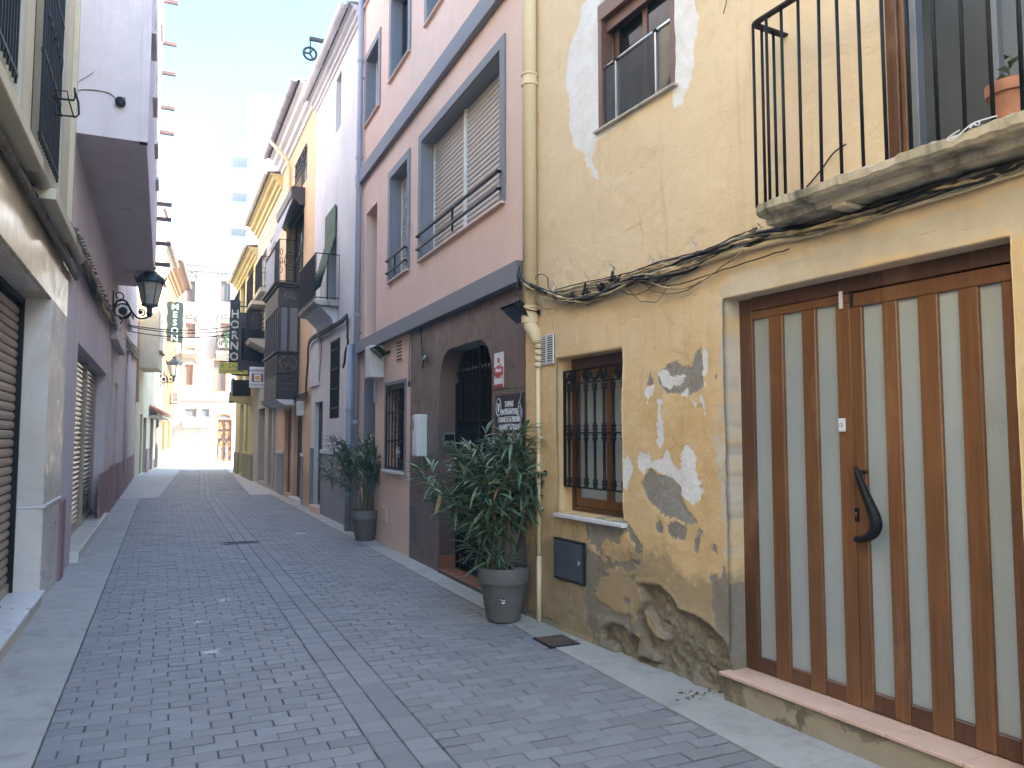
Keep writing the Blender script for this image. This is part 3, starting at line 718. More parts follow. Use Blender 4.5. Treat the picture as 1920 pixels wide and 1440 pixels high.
scol = mix(nt, .25, scol, ramp(nt, attr('q'), .1, .9, (.22,.165,.10), (.50,.44,.35)))
scol = mix(nt, ramp(nt, math_(nt, 'ADD', attr('k'), math_(nt, 'MULTIPLY', n1, .8)), .30, .42, (.6,)*3, (0,)*3), scol, (.13,.105,.075))  # crevice shade between stones painted into the colour
col = mix(nt, ms, col, scol)
cm_ = nt.nodes.new('ShaderNodeMapRange'); cm_.inputs['From Min'].default_value = .72; cm_.inputs['From Max'].default_value = .98; nt.links.new(attr('c'), cm_.inputs['Value'])
col = mix(nt, math_(nt, 'MULTIPLY', cm_.outputs[0], .55), col, (.25,.17,.08))
# splash grime above the ground
k_ = math_(nt, 'ADD', g.outputs[2], math_(nt, 'MULTIPLY', noise(nt, v, 2.3, 6, .7), -1.3))
col = mix(nt, ramp(nt, k_, -.35, .15, (.6,)*3, (0,)*3), col, (.23,.185,.12))
nt.links.new(col, b.inputs['Base Color'])
h = math_(nt, 'ADD', math_(nt, 'MULTIPLY', fine2, .35), math_(nt, 'MULTIPLY', fine, .9))
h = math_(nt, 'ADD', h, math_(nt, 'MULTIPLY', noise(nt, v, 15, 5, .65, 1.2), 1.8))
h = math_(nt, 'SUBTRACT', h, math_(nt, 'MULTIPLY', mg, .9)); h = math_(nt, 'SUBTRACT', h, math_(nt, 'MULTIPLY', mw, .5))
h = math_(nt, 'ADD', h, math_(nt, 'MULTIPLY', math_(nt, 'MULTIPLY', ms, n1), 5.0))
h = math_(nt, 'ADD', h, math_(nt, 'MULTIPLY', math_(nt, 'MULTIPLY', ms, noise(nt, v, 28, 6, .8, 1.0)), 9.0))
bump(nt, b, h, .55, .005)
M['yellow'] = m
me.materials.append(m)
wall = bpy.data.objects.new('wall', me); COL.objects.link(wall); wall.parent = house0; INFO[wall.name] = INFO['yellow_house']
M['yellow_plain'] = plaster('yellow_render_plain', (.66,.50,.28), (.72,.58,.35), (.45,.34,.2), .4, 1.1, .4)
H0 = 9.4
def shell(root, u0, u1, top, deep=9, mat=None, mroof=None, front=-.34, cut=()):
    if u0 > u1: u0, u1 = u1, u0
    q = MB(); q.box(u0, u1, -deep-.3, -deep, 0, top); q.build('rear_wall', mat, root)
    q = MB(); q.box(u0, u0+.3, -deep, front, 0, top-.01); q.build('side_wall', mat, root)
    q = MB(); q.box(u1-.3, u1, -deep, front, 0, top-.01); q.build('side_wall', mat, root)
    q = MB(); q.add([(u0,0.0,top),(u1,0.0,top),(u1,-deep/2,top+1.3),(u0,-deep/2,top+1.3),(u0,-deep-.3,top),(u1,-deep-.3,top)], [(0,1,2,3),(3,2,5,4),(0,3,4),(1,5,2),(0,4,5,1)])
    q.build('roof', mroof or M['roof_tile'], root)
    # black floors and an inner sheet put in to keep the rooms dark
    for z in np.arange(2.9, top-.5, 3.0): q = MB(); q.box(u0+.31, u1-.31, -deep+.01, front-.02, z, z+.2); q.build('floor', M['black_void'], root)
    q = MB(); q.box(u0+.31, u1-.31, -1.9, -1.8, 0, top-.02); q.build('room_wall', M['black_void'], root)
q = MB(); q.box(UMIN, 0, -.3, .0, 5.7, H0); q.box(-6.3, UMIN-.002, -.3, 0, 0, H0); q.build('wall', M['yellow_plain'], house0)
shell(house0, -6.3, 0, H0, 9, M['yellow_plain'])
nb0 = thing('low_house', 'low white rendered house behind the viewer beside the yellow house', 'house', R0, (-6.32,0,0))
q = MB(); q.box(-17, -6.32, -.3, 0, 0, 5.6); q.build('wall', M['white'], nb0); shell(nb0, -17, -6.32, 5.6, 7, M['white'])  # added out of view, kept low so sunlight bounces into the street
# ------------------------------------------------------------------ yellow house: door
DN = -.133
def du(px, py=900): return R0.u(px, py, DN)
dz0 = R0.z(1402, 1252, DN); dz1 = R0.z(1396, 562, DN)
dz1 = min(dz1, D_z1-.005)
print('door z', dz0, dz1)
e_l, e_r = D_u1+.0, D_u0                        # u runs down towards us
fb = MB()
xs = [1396, 1416, 1447, 1473, 1510, 1536, 1575, 1602]
fu = [du(x) for x in xs]
lu = [du(x) for x in (1604, 1626, 1665, 1693, 1733, 1771, 1811, 1849, 1894)]+[e_r+.01]
th = .05
fb.box(e_l+.06, fu[1], DN-th, DN, dz0, dz1-.0)                  # left jamb of the frame
fb.box(e_r-.0, fu[1]-.002, DN-th, DN+.004, dz1-.075, dz1+.05)   # head
door = fb.build('door', M['door_wood_dark'], house0, 'brown varnished double door with vertical frosted panes', bevel=.003)
def stile(a, b, z0, z1, n=DN, m_='door_wood', name='stile'):
    q = MB(); q.box(a, b, n-th, n, z0, z1); return q.build(name, M[m_], door, bevel=.004)
zt = dz1-.078; rb = .085
for i in (2, 4, 6): stile(fu[i], fu[i+1], dz0, zt-.05)
stile(fu[1]-.001, fu[7], zt-.049, zt, DN-.002, 'door_wood', 'rail')
for a, b in ((fu[1], fu[2]), (fu[3], fu[4]), (fu[5], fu[6])):
    stile(a-.001, b+.001, dz0, dz0+rb, DN-.002, 'door_wood_dark', 'rail')
    q = MB(); q.box(a+.004, b-.004, DN-.032, DN-.022, dz0+rb-.01, zt-.04); q.build('pane', M['frost'], door)
lz0, lz1 = dz0+.004, zt-.006
for i in (0, 2, 4, 6, 8): stile(lu[i], lu[i+1], lz0, lz1-.075, DN+.006)
stile(lu[0], lu[9], lz1-.074, lz1, DN+.006, 'door_wood', 'rail')
for i in (1, 3, 5, 7):
    stile(lu[i]-.001, lu[i+1]+.001, lz0, lz0+.095, DN+.004, 'door_wood_dark', 'rail')
    q = MB(); q.box(lu[i]+.004, lu[i+1]-.004, DN-.026, DN-.016, lz0+.085, lz1-.07); q.build('pane', M['frost'], door)
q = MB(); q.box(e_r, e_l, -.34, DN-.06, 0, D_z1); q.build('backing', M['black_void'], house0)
# curved pull handle
hp = [(1604,876),(1607,886),(1613,902),(1622,925),(1632,948),(1640,968),(1643,985),(1637,1000),(1624,1009),(1604,1011)]
hr = [.010,.014,.018,.022,.025,.028,.029,.027,.021,.014]
pts = []
for (x, y), i in zip(hp, range(10)):
    n = DN+.006+(.055 if 0 < i < 9 else .045)
    uu, zz = R0.cast(x, y, n); pts.append((uu, n, zz))
def smooth_pts(P, k=4):
    P = [Vector(p) for p in P]; out = []
    for i in range(len(P)-1):
        p0, p1, p2, p3 = P[max(i-1,0)], P[i], P[i+1], P[min(i+2, len(P)-1)]
        for j in range(k):
            t = j/k; out.append(.5*((2*p1)+(p2-p0)*t+(2*p0-5*p1+4*p2-p3)*t*t+(3*p1-p0-3*p2+p3)*t**3))
    out.append(P[-1]); return out
q = MB(); sp = smooth_pts(pts); q.tube(sp, list(np.interp(np.linspace(0, 9, len(sp)), range(10), hr)), 12)
q.tube([pts[1], (pts[1][0]-.006, DN, pts[1][2])], .012, 10); q.tube([pts[-1], (pts[-1][0], DN, pts[-1][2])], .012, 10)
q.build('handle', M['iron'], door, 'black boomerang shaped pull handle', smooth=True)
uu, zz = R0.cast(1607, 965, DN+.006)
q = MB(); q.box(uu-.014, uu+.014, DN, DN+.012, zz-.035, zz+.035); q.build('lock', M['iron'], door, bevel=.004)
q = MB(); q.tube([(uu, DN+.011, zz+.008), (uu, DN+.0145, zz+.008)], .007, 10); q.box(uu-.003, uu+.003, DN+.011, DN+.014, zz-.014, zz+.006); q.build('keyhole', M['brass'], door)
uu, zz = R0.cast(1581, 797, DN)
bell = thing('doorbell', 'small white plastic doorbell button on the brown wooden door', 'doorbell', R0, (uu, DN, zz))
q = MB(); q.box(uu-.019, uu+.019, DN, DN+.018, zz-.036, zz+.036); q.build('housing', M['sign_white'], bell, bevel=.006, seg=3)
q = MB(); q.tube([(uu, DN+.017, zz), (uu, DN+.021, zz)], .009, 16); q.build('button', M['white_cab'], bell)
q = MB(); q.tube([(uu, DN+.017, zz), (uu, DN+.019, zz)], .0115, 16); q.build('ring', M['iron'], bell)
uu, zz = R0.cast(1582, 577, DN)
q = text_mb(MB(), '1', .125, (uu+.012, DN+.006, zz), WR, WU, .004, 1.0, 'CENTER', .004)
solo('house_number', q, M['sign_white'], R0, (uu, DN, zz), 'white house number 1 at the top of the wooden door', 'number')
uu, zz = R0.cast(1597, 562, DN+.006)
q = MB(); q.tube([(uu, DN+.012, zz-.035), (uu, DN+.012, zz+.035)], .007, 10); q.box(uu-.009, uu+.009, DN, DN+.009, zz-.03, zz+.03); q.tube([(uu, DN+.012, zz+.035),(uu, DN+.012, zz+.045)], .009, 10)
q.build('hinge', M['iron'], door)
# sill of tiles
sz = dz0-.002; us_ = np.linspace(D_u1+.03, D_u0-1.2, 9)
sill = MB(); sill.box(D_u1+.02, D_u0-1.2, -.33, .030, -.02, sz-.022)
sl = sill.build('doorstep', M['yellow'], house0)
# rough face in front of the step
gu = np.arange(D_u0-1.2, D_u1+.03, .02); gz = np.arange(-.02, sz-.018, .015); A, Bz = np.meshgrid(gu, gz)
nn = .034+.016*fbm(A, Bz, 6, 4)+.006*fbm(A+4, Bz, 40, 3); ii = np.arange(A.size).reshape(A.shape)
me = bpy.data.meshes.new('step_face'); me.from_pydata(np.stack([A, nn, Bz], -1).reshape(-1, 3).tolist(), [], np.stack([ii[:-1,:-1], ii[1:,:-1], ii[1:,1:], ii[:-1,1:]], -1).reshape(-1, 4).tolist())
for n_, vv in (('w', -.1), ('p', .05), ('d', -.1), ('c', 0)):
    at = me.attributes.new(n_, 'FLOAT', 'POINT'); at.data.foreach_set('value', np.full(A.size, vv, np.float32))
at = me.attributes.new('g', 'FLOAT', 'POINT'); at.data.foreach_set('value', (.25*fbm(A, Bz, 4, 4)-.01).reshape(-1).astype(np.float32))
at = me.attributes.new('s', 'FLOAT', 'POINT'); at.data.foreach_set('value', (.25*fbm(A+7, Bz, 6, 4)-.04).reshape(-1).astype(np.float32))
me.materials.append(M['yellow']); me.polygons.foreach_set('use_smooth', [True]*len(me.polygons))
o = bpy.data.objects.new('step_face', me); COL.objects.link(o); o.parent = sl
for a, b in zip(us_[:-1], us_[1:]):
    q = MB(); q.box(a-.0015, b+.0015, DN-.06, .062, sz-.02, sz-.0005); q.build('tile', M['step_tile'], sl, bevel=.003)

# ------------------------------------------------------------------ lower window with spindles
WN = -.14
q = MB(); zt, zb = W_z1, W_z0
ua, ub = W_u0, W_u1
q.box(ua, ub, WN-.07, WN, zt-.085, zt+.02); q.box(ub-.045, ub, WN-.07, WN, zb, zt-.086); q.box(ua, ua+.045, WN-.07, WN, zb, zt-.086)
q.box(ua+.046, ub-.046, WN-.07, WN, zb, zb+.04)
win = q.build('window', M['door_wood_dark'], house0, 'small wooden casement window behind turned iron bars', bevel=.003)
um = R0.u(1141, 940, WN)
for a, b in ((ua+.047, um-.001), (um+.001, ub-.047)):
    q = MB(); s_ = .04
    q.box(a, a+s_, WN-.06, WN-.012, zb+.042, zt-.088); q.box(b-s_, b, WN-.06, WN-.012, zb+.042, zt-.088)
    q.box(a+s_, b-s_, WN-.06, WN-.014, zb+.042, zb+.11); q.box(a+s_, b-s_, WN-.06, WN-.014, zt-.14, zt-.088)
    q.build('casement', M['door_wood'], win, bevel=.003)
    q = MB(); q.box(a+s_-.005, b-s_+.005, WN-.045, WN-.035, zb+.1, zt-.13); q.build('pane', M['frost'], win)
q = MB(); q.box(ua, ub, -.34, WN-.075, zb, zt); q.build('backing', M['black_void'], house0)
# iron grille
GN = -.065
gt, gbm = R0.z(1072, 720, GN), R0.z(1070, 912, GN); gm = R0.z(1071, 812, GN)
q = MB()
for z in (gt, gm, gbm): q.box(ua+.005, ub-.008, GN-.012, GN+.012, z-.006, z+.006)
q.box(ua+.005, ub-.008, GN-.01, GN+.01, zt-.115, zt-.10)
q.box(ub-.02, ub-.006, GN-.012, GN+.012, gbm, zt-.10); q.box(ua+.006, ua+.02, GN-.012, GN+.012, gbm, zt-.10)
gr = q.build('window_grille', M['iron'], house0, bevel=.002)
def knob(z, s=1.0):
    s *= 1.25; return [(.012,z-.045*s),(.019,z-.04*s),(.013,z-.03*s),(.026,z-.018*s),(.018,z-.006*s),(.013,z),(.018,z+.006*s),(.026,z+.018*s),(.013,z+.03*s),(.019,z+.04*s),(.012,z+.045*s)]
prof = [(.012, gbm), (.020, gbm+.015), (.013, gbm+.022), (.025, gbm+.038), (.017, gbm+.052), (.023, gbm+.066), (.012, gbm+.08)]+knob(gm-.03, .7)+knob(gm+.04, .7)+[(.012, gt-.07), (.023, gt-.055), (.013, gt-.045), (.022, gt-.03), (.012, gt-.015), (.012, gt)]
n0 = 7; ww = (ub-.02-(ua+.02))
for i in range(n0):
    x = ua+.02+ww*(i+.5)/n0
    if i == 0: q = MB(); q.lathe((x, GN, 0), prof, 10); s0 = q.build('spindle', M['iron'], gr, smooth=True); x0 = x
    else: cp(s0, gr, (x-x0, 0, 0))
def scroll(c, r, turns, a0, dirn, n=GN, k=26):
    P = []
    for j in range(k+1):
        t = j/k; a = a0+dirn*turns*2*math.pi*t; rr = r*(1-.82*t); P.append((c[0]+rr*math.cos(a), n, c[1]+rr*math.sin(a)))
    return P
zc_ = (gt+zt-.11)/2; rs = (zt-.11-gt)/2*.86; q = MB()
k = 4
for i in range(k):
    x = ua+.02+ww*(i+.5)/k
    d_ = 1 if i%2 else -1
    q = MB(); P = scroll((x, zc_), rs, 1.6, R(90), d_)
    q.tube(P, [.0135]*len(P), 7); q.lathe((x, GN, 0), [(.001,zc_-.012),(.012,zc_),(.001,zc_+.012)], 8, False)
    x2 = x+d_*ww/k*.55
    q.tube(smooth_pts([P[0], (x+d_*rs*.7, GN, zc_+rs*.7), (x+d_*ww/k*.30, GN, zc_-rs*.3), (x2, GN, zc_-rs*.9)]), .012, 7)
    q.build('scroll', M['iron'], gr, smooth=True)
# marble sill
q = MB(); s0_, s1_ = R0.u(1166, 981, .05), R0.u(1037, 962, .05); zs_ = R0.z(1040, 962, .05)
q.box(s0_, s1_, WN, .055, zs_-.028, zs_+.0); q.build('window_sill', M['marble_white'], house0, bevel=.004)
# ventilation grille
ua_, ub_ = R0.u(1040, 655, .01), R0.u(1012, 655, .01); zb_, zt_ = R0.z(1013, 686, .01), R0.z(1013, 631, .01)
vg = thing('vent_grille', 'white slotted vent grille beside the yellow downpipe', 'vent', R0, (ua_, 0, zb_))
q = MB(); q.box(ua_, ub_, .004, .012, zb_, zt_); q.build('backing', M['iron'], vg)
q = MB(); w = .013
q.box(ua_, ua_+w, .012, .024, zb_, zt_); q.box(ub_-w, ub_, .012, .024, zb_, zt_); q.box(ua_+w, ub_-w, .012, .024, zb_, zb_+w); q.box(ua_+w, ub_-w, .012, .024, zt_-w, zt_)
mid_ = (ua_+ub_)/2; q.box(mid_-.006, mid_+.006, .012, .024, zb_+w, zt_-w); q.build('frame', M['white_cab'], vg, bevel=.002)
kk = 12
for i in range(kk):
    z = zb_+w+(zt_-zb_-2*w)*(i+.5)/kk; q = MB(); q.box(ua_+w, ub_-w, .013, .021, z-.0045, z+.0045); q.build('slat', M['white_cab'], vg)
# meter hatch
P4 = [R0.cast(x, y, .01) for x, y in ((1040,1005),(1096,1020),(1096,1102),(1040,1080))]
ha, hb = P4[1][0], P4[0][0]; hz0, hz1 = (P4[2][1]+P4[3][1])/2, (P4[0][1]+P4[1][1])/2
hs = thing('meter_hatch', 'dark grey metal meter hatch low in the stained yellow wall', 'hatch', R0, (ha, 0, hz0))
q = MB(); q.box(ha, hb, -.01, .020, hz0, hz1); q.build('frame', M['iron_blue'], hs, bevel=.003)
q = MB(); q.box(ha+.02, hb-.02, .0, .028, hz0+.02, hz1-.02); dr = q.build('door', M['hatch'], hs, bevel=.004)
q = MB(); cx, cz = (ha+hb)/2+.03, (hz0+hz1)/2
for i, z in enumerate((-.02, 0, .02)): q.box(cx-.028, cx+.028, .028, .0315, cz+z-.004, cz+z+.004)
q.box(cx-.028, cx-.02, .028, .0318, cz-.02, cz); q.box(cx+.02, cx+.028, .028, .0318, cz, cz+.02)
q.build('emblem', M['hatch'], dr)
q = MB(); q.tube([(ha+.05, .028, cz+.005), (ha+.05, .035, cz+.005)], .014, 12); q.box(ha+.045, ha+.055, .034, .04, cz-.012, cz+.02); q.build('latch', M['steel'], dr)

# ------------------------------------------------------------------ upper window
a, b = V_u0, V_u1; z0, z1 = V_z0, V_z1
q = MB(); fw_ = .045
q.box(a, a+fw_, -.10, .012, z0, z1-.131); q.box(b-fw_, b, -.10, .012, z0, z1-.131); q.box(a, b, -.12, .014, z1-.13, z1)
win2 = q.build('window', M['brown_alu'], house0, 'brown framed upper window with glass balustrade', bevel=.003)
q = MB(); q.box(a+fw_, b-fw_, -.055, -.035, z1-.22, z1-.135); q.build('shutter_hem', M['brown_alu'], win2, bevel=.003)
mm_ = (a+b)/2
for (c, d_, n_) in ((a+fw_, mm_+.02, -.09), (mm_-.02, b-fw_, -.115)):
    q = MB(); s_ = .05
    q.box(c, c+s_, n_-.025, n_, z0+.01, z1-.14); q.box(d_-s_, d_, n_-.025, n_, z0+.01, z1-.14); q.box(c+s_, d_-s_, n_-.025, n_, z0+.01, z0+.06); q.box(c+s_, d_-s_, n_-.025, n_, z1-.2, z1-.14)
    q.build('sash', M['brown_alu'], win2, bevel=.002)
    q = MB(); q.box(c+s_-.004, d_-s_+.004, n_-.016, n_-.01, z0+.055, z1-.19); q.build('pane', M['glass'], win2)
def m_clear(name, col, alpha):
    m, nt, b = nodes(name); setb(b, col, .04, 0, .7); b.inputs['Alpha'].default_value = alpha; return m
M['tinted'] = m_clear('tinted_balustrade_glass', (.05,.055,.065), .62)
zr = R0.z(1130, 128, .0)
q = MB(); q.box(a+fw_+.004, b-fw_-.004, -.02, -.012, z0+.004, zr-.01); q.build('balustrade', M['tinted'], win2)
q = MB(); q.tube([(a+fw_, -.01, zr), (b-fw_, -.01, zr)], .013, 10); q.build('rail', M['steel'], win2, smooth=True)
for px in (1154, 1229):
    u_ = R0.u(px, 130, 0); q = MB(); q.box(u_-.007, u_+.007, -.012, .0, z0+.004, zr-.01); q.build('post', M['steel'], win2)
    q = MB(); q.tube([(u_-.02, -.01, zr), (u_+.02, -.01, zr)], .017, 10); q.build('clamp', M['iron'], win2)
q = MB(); q.box(a-.03, b+.03, -.12, .045, z0-.022, z0-.002); q.build('window_sill', M['concrete'], house0, bevel=.003)
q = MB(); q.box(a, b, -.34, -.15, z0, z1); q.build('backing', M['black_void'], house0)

# ------------------------------------------------------------------ balcony of the yellow house
bp = .29; bz0 = R0.z(1410, 411, bp); bz1 = R0.z(1410, 388, bp); be = R0.u(1410, 400, bp); bs_ = be-2.6
print('balcony', bz0, bz1, be)
bal = thing('balcony', 'weathered concrete balcony with black iron railing above the wooden door', 'balcony', R0, (be, 0, bz0))
sec = [(0, bz0-.02), (bp-.11, bz0-.02), (bp-.10, bz0+.012), (bp-.02, bz0+.014), (bp, bz0+.03), (bp+.004, bz1), (bp-.01, bz1+.006), (0, bz1+.008)]
nseg = 90; vs_ = []; fs = []; kk = len(sec)
for i in range(nseg+1):
    u_ = bs_+(be-bs_)*i/nseg
    for j, (n_, z_) in enumerate(sec):
        w_ = (.003*math.sin(u_*17+j)+.0025*math.sin(u_*61+2*j)+.002*rng.uniform(-1,1)) if 3 < j < 7 else 0
        shrink = max(0, (i-(nseg-2)))/2*.03
        vs_.append((u_, n_+w_*.6-(shrink if n_ > bp-.05 else 0), z_+w_))
for i in range(nseg):
    for j in range(kk): fs.append((i*kk+j, i*kk+(j+1)%kk, (i+1)*kk+(j+1)%kk, (i+1)*kk+j))
fs += [tuple(range(kk))[::-1], tuple(nseg*kk+j for j in range(kk))]
M['balcony_conc'] = plaster('mossy_balcony_concrete', (.50,.43,.31), (.58,.51,.39), (.07,.07,.05), .85, 3.0, .6, stcut=.46, fine=70)
q = MB(); q.add(vs_, fs); q.build('slab', M['balcony_conc'], bal)
q = MB(); q.box(be-1.55, be-1.49, 0, bp-.1, bz0-.055, bz0-.021); q.build('bracket', M['balcony_conc'], bal, bevel=.006); q = MB(); q.box(be-.5, be-.42, 0, bp-.1, bz0-.045, bz0-.021); q.build('bracket', M['balcony_conc'], bal, bevel=.006)
rn = bp-.035; rz = R0.z(1412, 46, rn); ru = R0.u(1412, 60, rn)
rp = [(bs_, rn, rz), (ru-.05, rn, rz), (ru-.015, rn-.004, rz), (ru, rn-.025, rz), (ru, .0, rz)]
q = MB()
for p0, p1 in zip(rp[:-1], rp[1:]): q.bar(p0, p1, .038, .012)
q.build('handrail', M['iron'], bal)
q = MB()
bar0 = None
bx = [1412,1440,1469,1500,1537,1575,1616,1660,1706,1757,1808,1862,1918]
bu = [R0.u(x, 200, rn) for x in bx]; stp = (bu[-1]-bu[-4])/3
while bu[-1] > bs_+.1: bu.append(bu[-1]+stp)
for u_ in bu:
    if bar0 is None:
        q = MB(); q.tube([(ru, rn, bz1), (ru, rn, rz)], .0085, 7); bar0 = q.build('bar', M['iron'], bal, smooth=True)
    else: cp(bar0, bal, (u_-ru, 0, 0), (rng.gauss(0,.003), rng.gauss(0,.003), 0))
for nn_ in (.10, .19): cp(bar0, bal, (0, nn_-rn, 0))
# tied string on the slab edge
sx, sz_ = R0.cast(1800, 240, bp+.01)
P = [(sx-.14, bp+.0, bz1+.02)]+[(sx-.06+.02*math.sin(i), bp+.012, bz1+.012+.008*math.cos(i*1.7)) for i in range(8)]+[(sx+.03, bp+.012, bz1-.02), (sx+.05, bp+.014, bz1-.005), (sx+.0, bp+.014, bz1+.01)]
q = MB(); q.tube(smooth_pts(P, 3), .0028, 6); solo('string', q, M['sign_white'], R0, (sx, bp, bz1), 'white string tied around the balcony bars near slab edge', 'string')
# balcony door
BZ = B_z0; a, b = B_u0, B_u1
q = MB(); q.box(b-.06, b-.0, -.16, -.03, BZ, B_z1); q.build('frame', M['door_wood_dark'], house0, bevel=.003)
q = MB(); q.box(b-.085, b-.061, -.16, -.05, BZ, B_z1); q.build('frame', M['door_wood'], house0, bevel=.003)
M['alu_grey'] = plain('grey_aluminium', (.20,.21,.23), .4, .3, var=.06)
bd = MB(); bd.box(b-.135, b-.088, -.17, -.07, BZ, B_z1); bd.box(a, a+.05, -.17, -.07, BZ, B_z1); bd.box(a+.05, b-.135, -.17, -.07, B_z1-.06, B_z1); bd.box(a+.05, b-.135, -.17, -.07, BZ, BZ+.05)
um = R0.u(1858, 100, -.1); bd.box(um-.03, um+.0, -.16, -.1, BZ+.05, B_z1-.06)
bdo = bd.build('balcony_door', M['alu_grey'], house0, bevel=.002)
m, nt, b__ = nodes('insect_screen'); setb(b__, (.055,.06,.058), .6)
n_ = noise(nt, pos(nt, (1,1,.5)), 2.4, 5); nt.links.new(ramp(nt, n_, .35, .7, (.03,.034,.033), (.085,.09,.087)), b__.inputs['Base Color']); M['screen'] = m
q = MB(); q.box(um-.0, b-.135, -.13, -.125, BZ+.05, B_z1-.06); q.build('screen', M['screen'], bdo)
q = MB(); q.box(a+.05, um-.03, -.15, -.142, BZ+.05, B_z1-.06); q.build('pane', M['glass_pale'], bdo)
q = MB()
for i in range(9):
    x = a+.06+i*(um-a-.09)/9; q.prism_z([(x, -.23), (x+.03, -.25), (x+.06, -.23), (x+.03, -.238)], BZ+.06, B_z1-.07)
q.build('curtain', M['cream_lit'], bdo)
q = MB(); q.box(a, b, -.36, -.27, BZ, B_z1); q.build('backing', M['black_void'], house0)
# flower pot standing on the balcony
pu, pz_ = R0.cast(1895, 175, .13); pr = .085; pb = bz1+.008; pn = .115
pu = R0.u(1897, 180, pn)
ft = thing('flower_pot', 'terracotta pot with a small green seedling on the balcony slab', 'flower pot', R0, (pu, pn, pb))
q = MB(); q.lathe((pu, pn, pb), [(.055,0),(.078,.14),(.080,.142),(.092,.144),(.094,.19),(.084,.192),(.080,.175)], 24); q.build('pot', M['terracotta'], ft, smooth=2)
q = MB(); q.tube([(pu, pn, pb+.17), (pu+.01, pn, pb+.25), (pu-.01, pn+.01, pb+.31)], .004, 6); q.build('stem', M['stem'], ft)
for k in range(6):
    w_ = k*1.1; z_ = pb+.22+.018*k; q = MB(); L = .06
    dx, dn = math.cos(w_), math.sin(w_); x0, n0_ = pu, pn
    q.add([(x0,n0_,z_), (x0+dx*L*.5-dn*.015, n0_+dn*L*.5+dx*.015, z_+.025), (x0+dx*L, n0_+dn*L, z_+.015), (x0+dx*L*.5+dn*.015, n0_+dn*L*.5-dx*.015, z_+.02)], [(0,1,2,3)])
    q.build('leaf', M['leaf'], ft)
# loose wire in the wall behind the railing
P = [(*R0.cast(1592, 268, .0), 0), ]
q = MB(); pp = [(1592,268,.0),(1578,275,.02),(1560,290,.03),(1540,318,.03),(1520,342,.02),(1512,350,.01)]
q.tube(smooth_pts([(R0.cast(x, y, n)[0], n, R0.cast(x, y, n)[1]) for x, y, n in pp]), .004, 6)
solo('loose_wire', q, M['cable'], R0, (R0.cast(1592,268)[0], 0, R0.cast(1592,268)[1]), 'thin black wire poking out of a hole behind the balcony bars', 'wire')
q = MB(); pp = [(1364,-10,.02),(1360,12,.04),(1356,26,.03)]
q.tube(smooth_pts([(R0.cast(x, y, n)[0], n, R0.cast(x, y, n)[1]) for x, y, n in pp]), .003, 6)
solo('loose_wire', q, M['cable'], R0, (R0.cast(1364,-10)[0], 0, R0.cast(1364,-10)[1]), 'short wire end hanging on the wall right of the upper window', 'wire')

# ------------------------------------------------------------------ downpipe at the corner
dn = .075; pr = .062; u0 = R0.u(993, 300, dn)
M['pipe_yellow'] = plaster('painted_pipe', (.68,.545,.335), (.74,.61,.40), (.5,.38,.22), .35, 1.5, .2, rough=.6)
dp = thing('downpipe', 'thick yellow painted downpipe at the corner of the yellow house', 'downpipe', R0, (u0, dn, 0))
zel = R0.z(993, 590, dn)
q = MB(); q.tube([(u0, dn, H0), (u0, dn, zel)], pr, 18); q.build('pipe', M['pipe_yellow'], dp, smooth=True)
zj = R0.z(993, 150, dn)
q = MB(); q.lathe((u0, dn, zj), [(pr+.001,-.06),(pr+.012,-.055),(pr+.012,-.02),(pr+.004,-.015),(pr+.004,.03),(pr+.014,.035),(pr+.014,.05),(pr+.001,.055)], 18); q.build('collar', M['pipe_yellow'], dp, smooth=2)
q = MB(); q.lathe((u0, dn, zel), [(pr+.001,-.08),(pr+.012,-.075),(pr+.012,.0),(pr+.006,.005),(pr+.006,.05),(pr+.014,.055),(pr+.014,.07),(pr+.001,.075)], 18); q.build('collar', M['pipe_yellow'], dp, smooth=2)
zb2 = R0.z(1005, 640, .04); u1 = R0.u(1009, 640, .03)
q = MB(); q.tube([(u0, dn, zel+.01), (u0, dn, zel-.06), (u0-.02, dn, zel-.11), (u1+.01, dn-.02, zel-.17), (u1, .045, zel-.23), (u1, .04, zb2-.02)], [pr, pr, pr, pr*.95, pr*.75, .04], 16); q.build('elbow', M['pipe_yellow'], dp, smooth=True)
q = MB(); zz = zb2-.02
for k in range(4): q.lathe((u1, .03, zz-k*.055), [(.022,-.045),(.034,-.03),(.036,-.012),(.025,0)], 12)
q.build('joint', M['pipe_yellow'], dp, smooth=True)
q = MB(); q.tube([(u1, .028, zz-.2), (u1+.003, .028, 1.2), (u1, .026, .55)], .019, 10); q.build('pipe', M['pipe_yellow'], dp, smooth=True)
q = MB(); q.tube([(u1, .026, .55), (u1, .028, .0)], .021, 10); q.build('pipe', M['pipe_yellow'], dp, smooth=True)
for z_ in (1.55, .95): q = MB(); q.box(u1-.03, u1+.03, .0, .05, z_-.012, z_+.012); q.build('clamp', M['pipe_yellow'], dp)

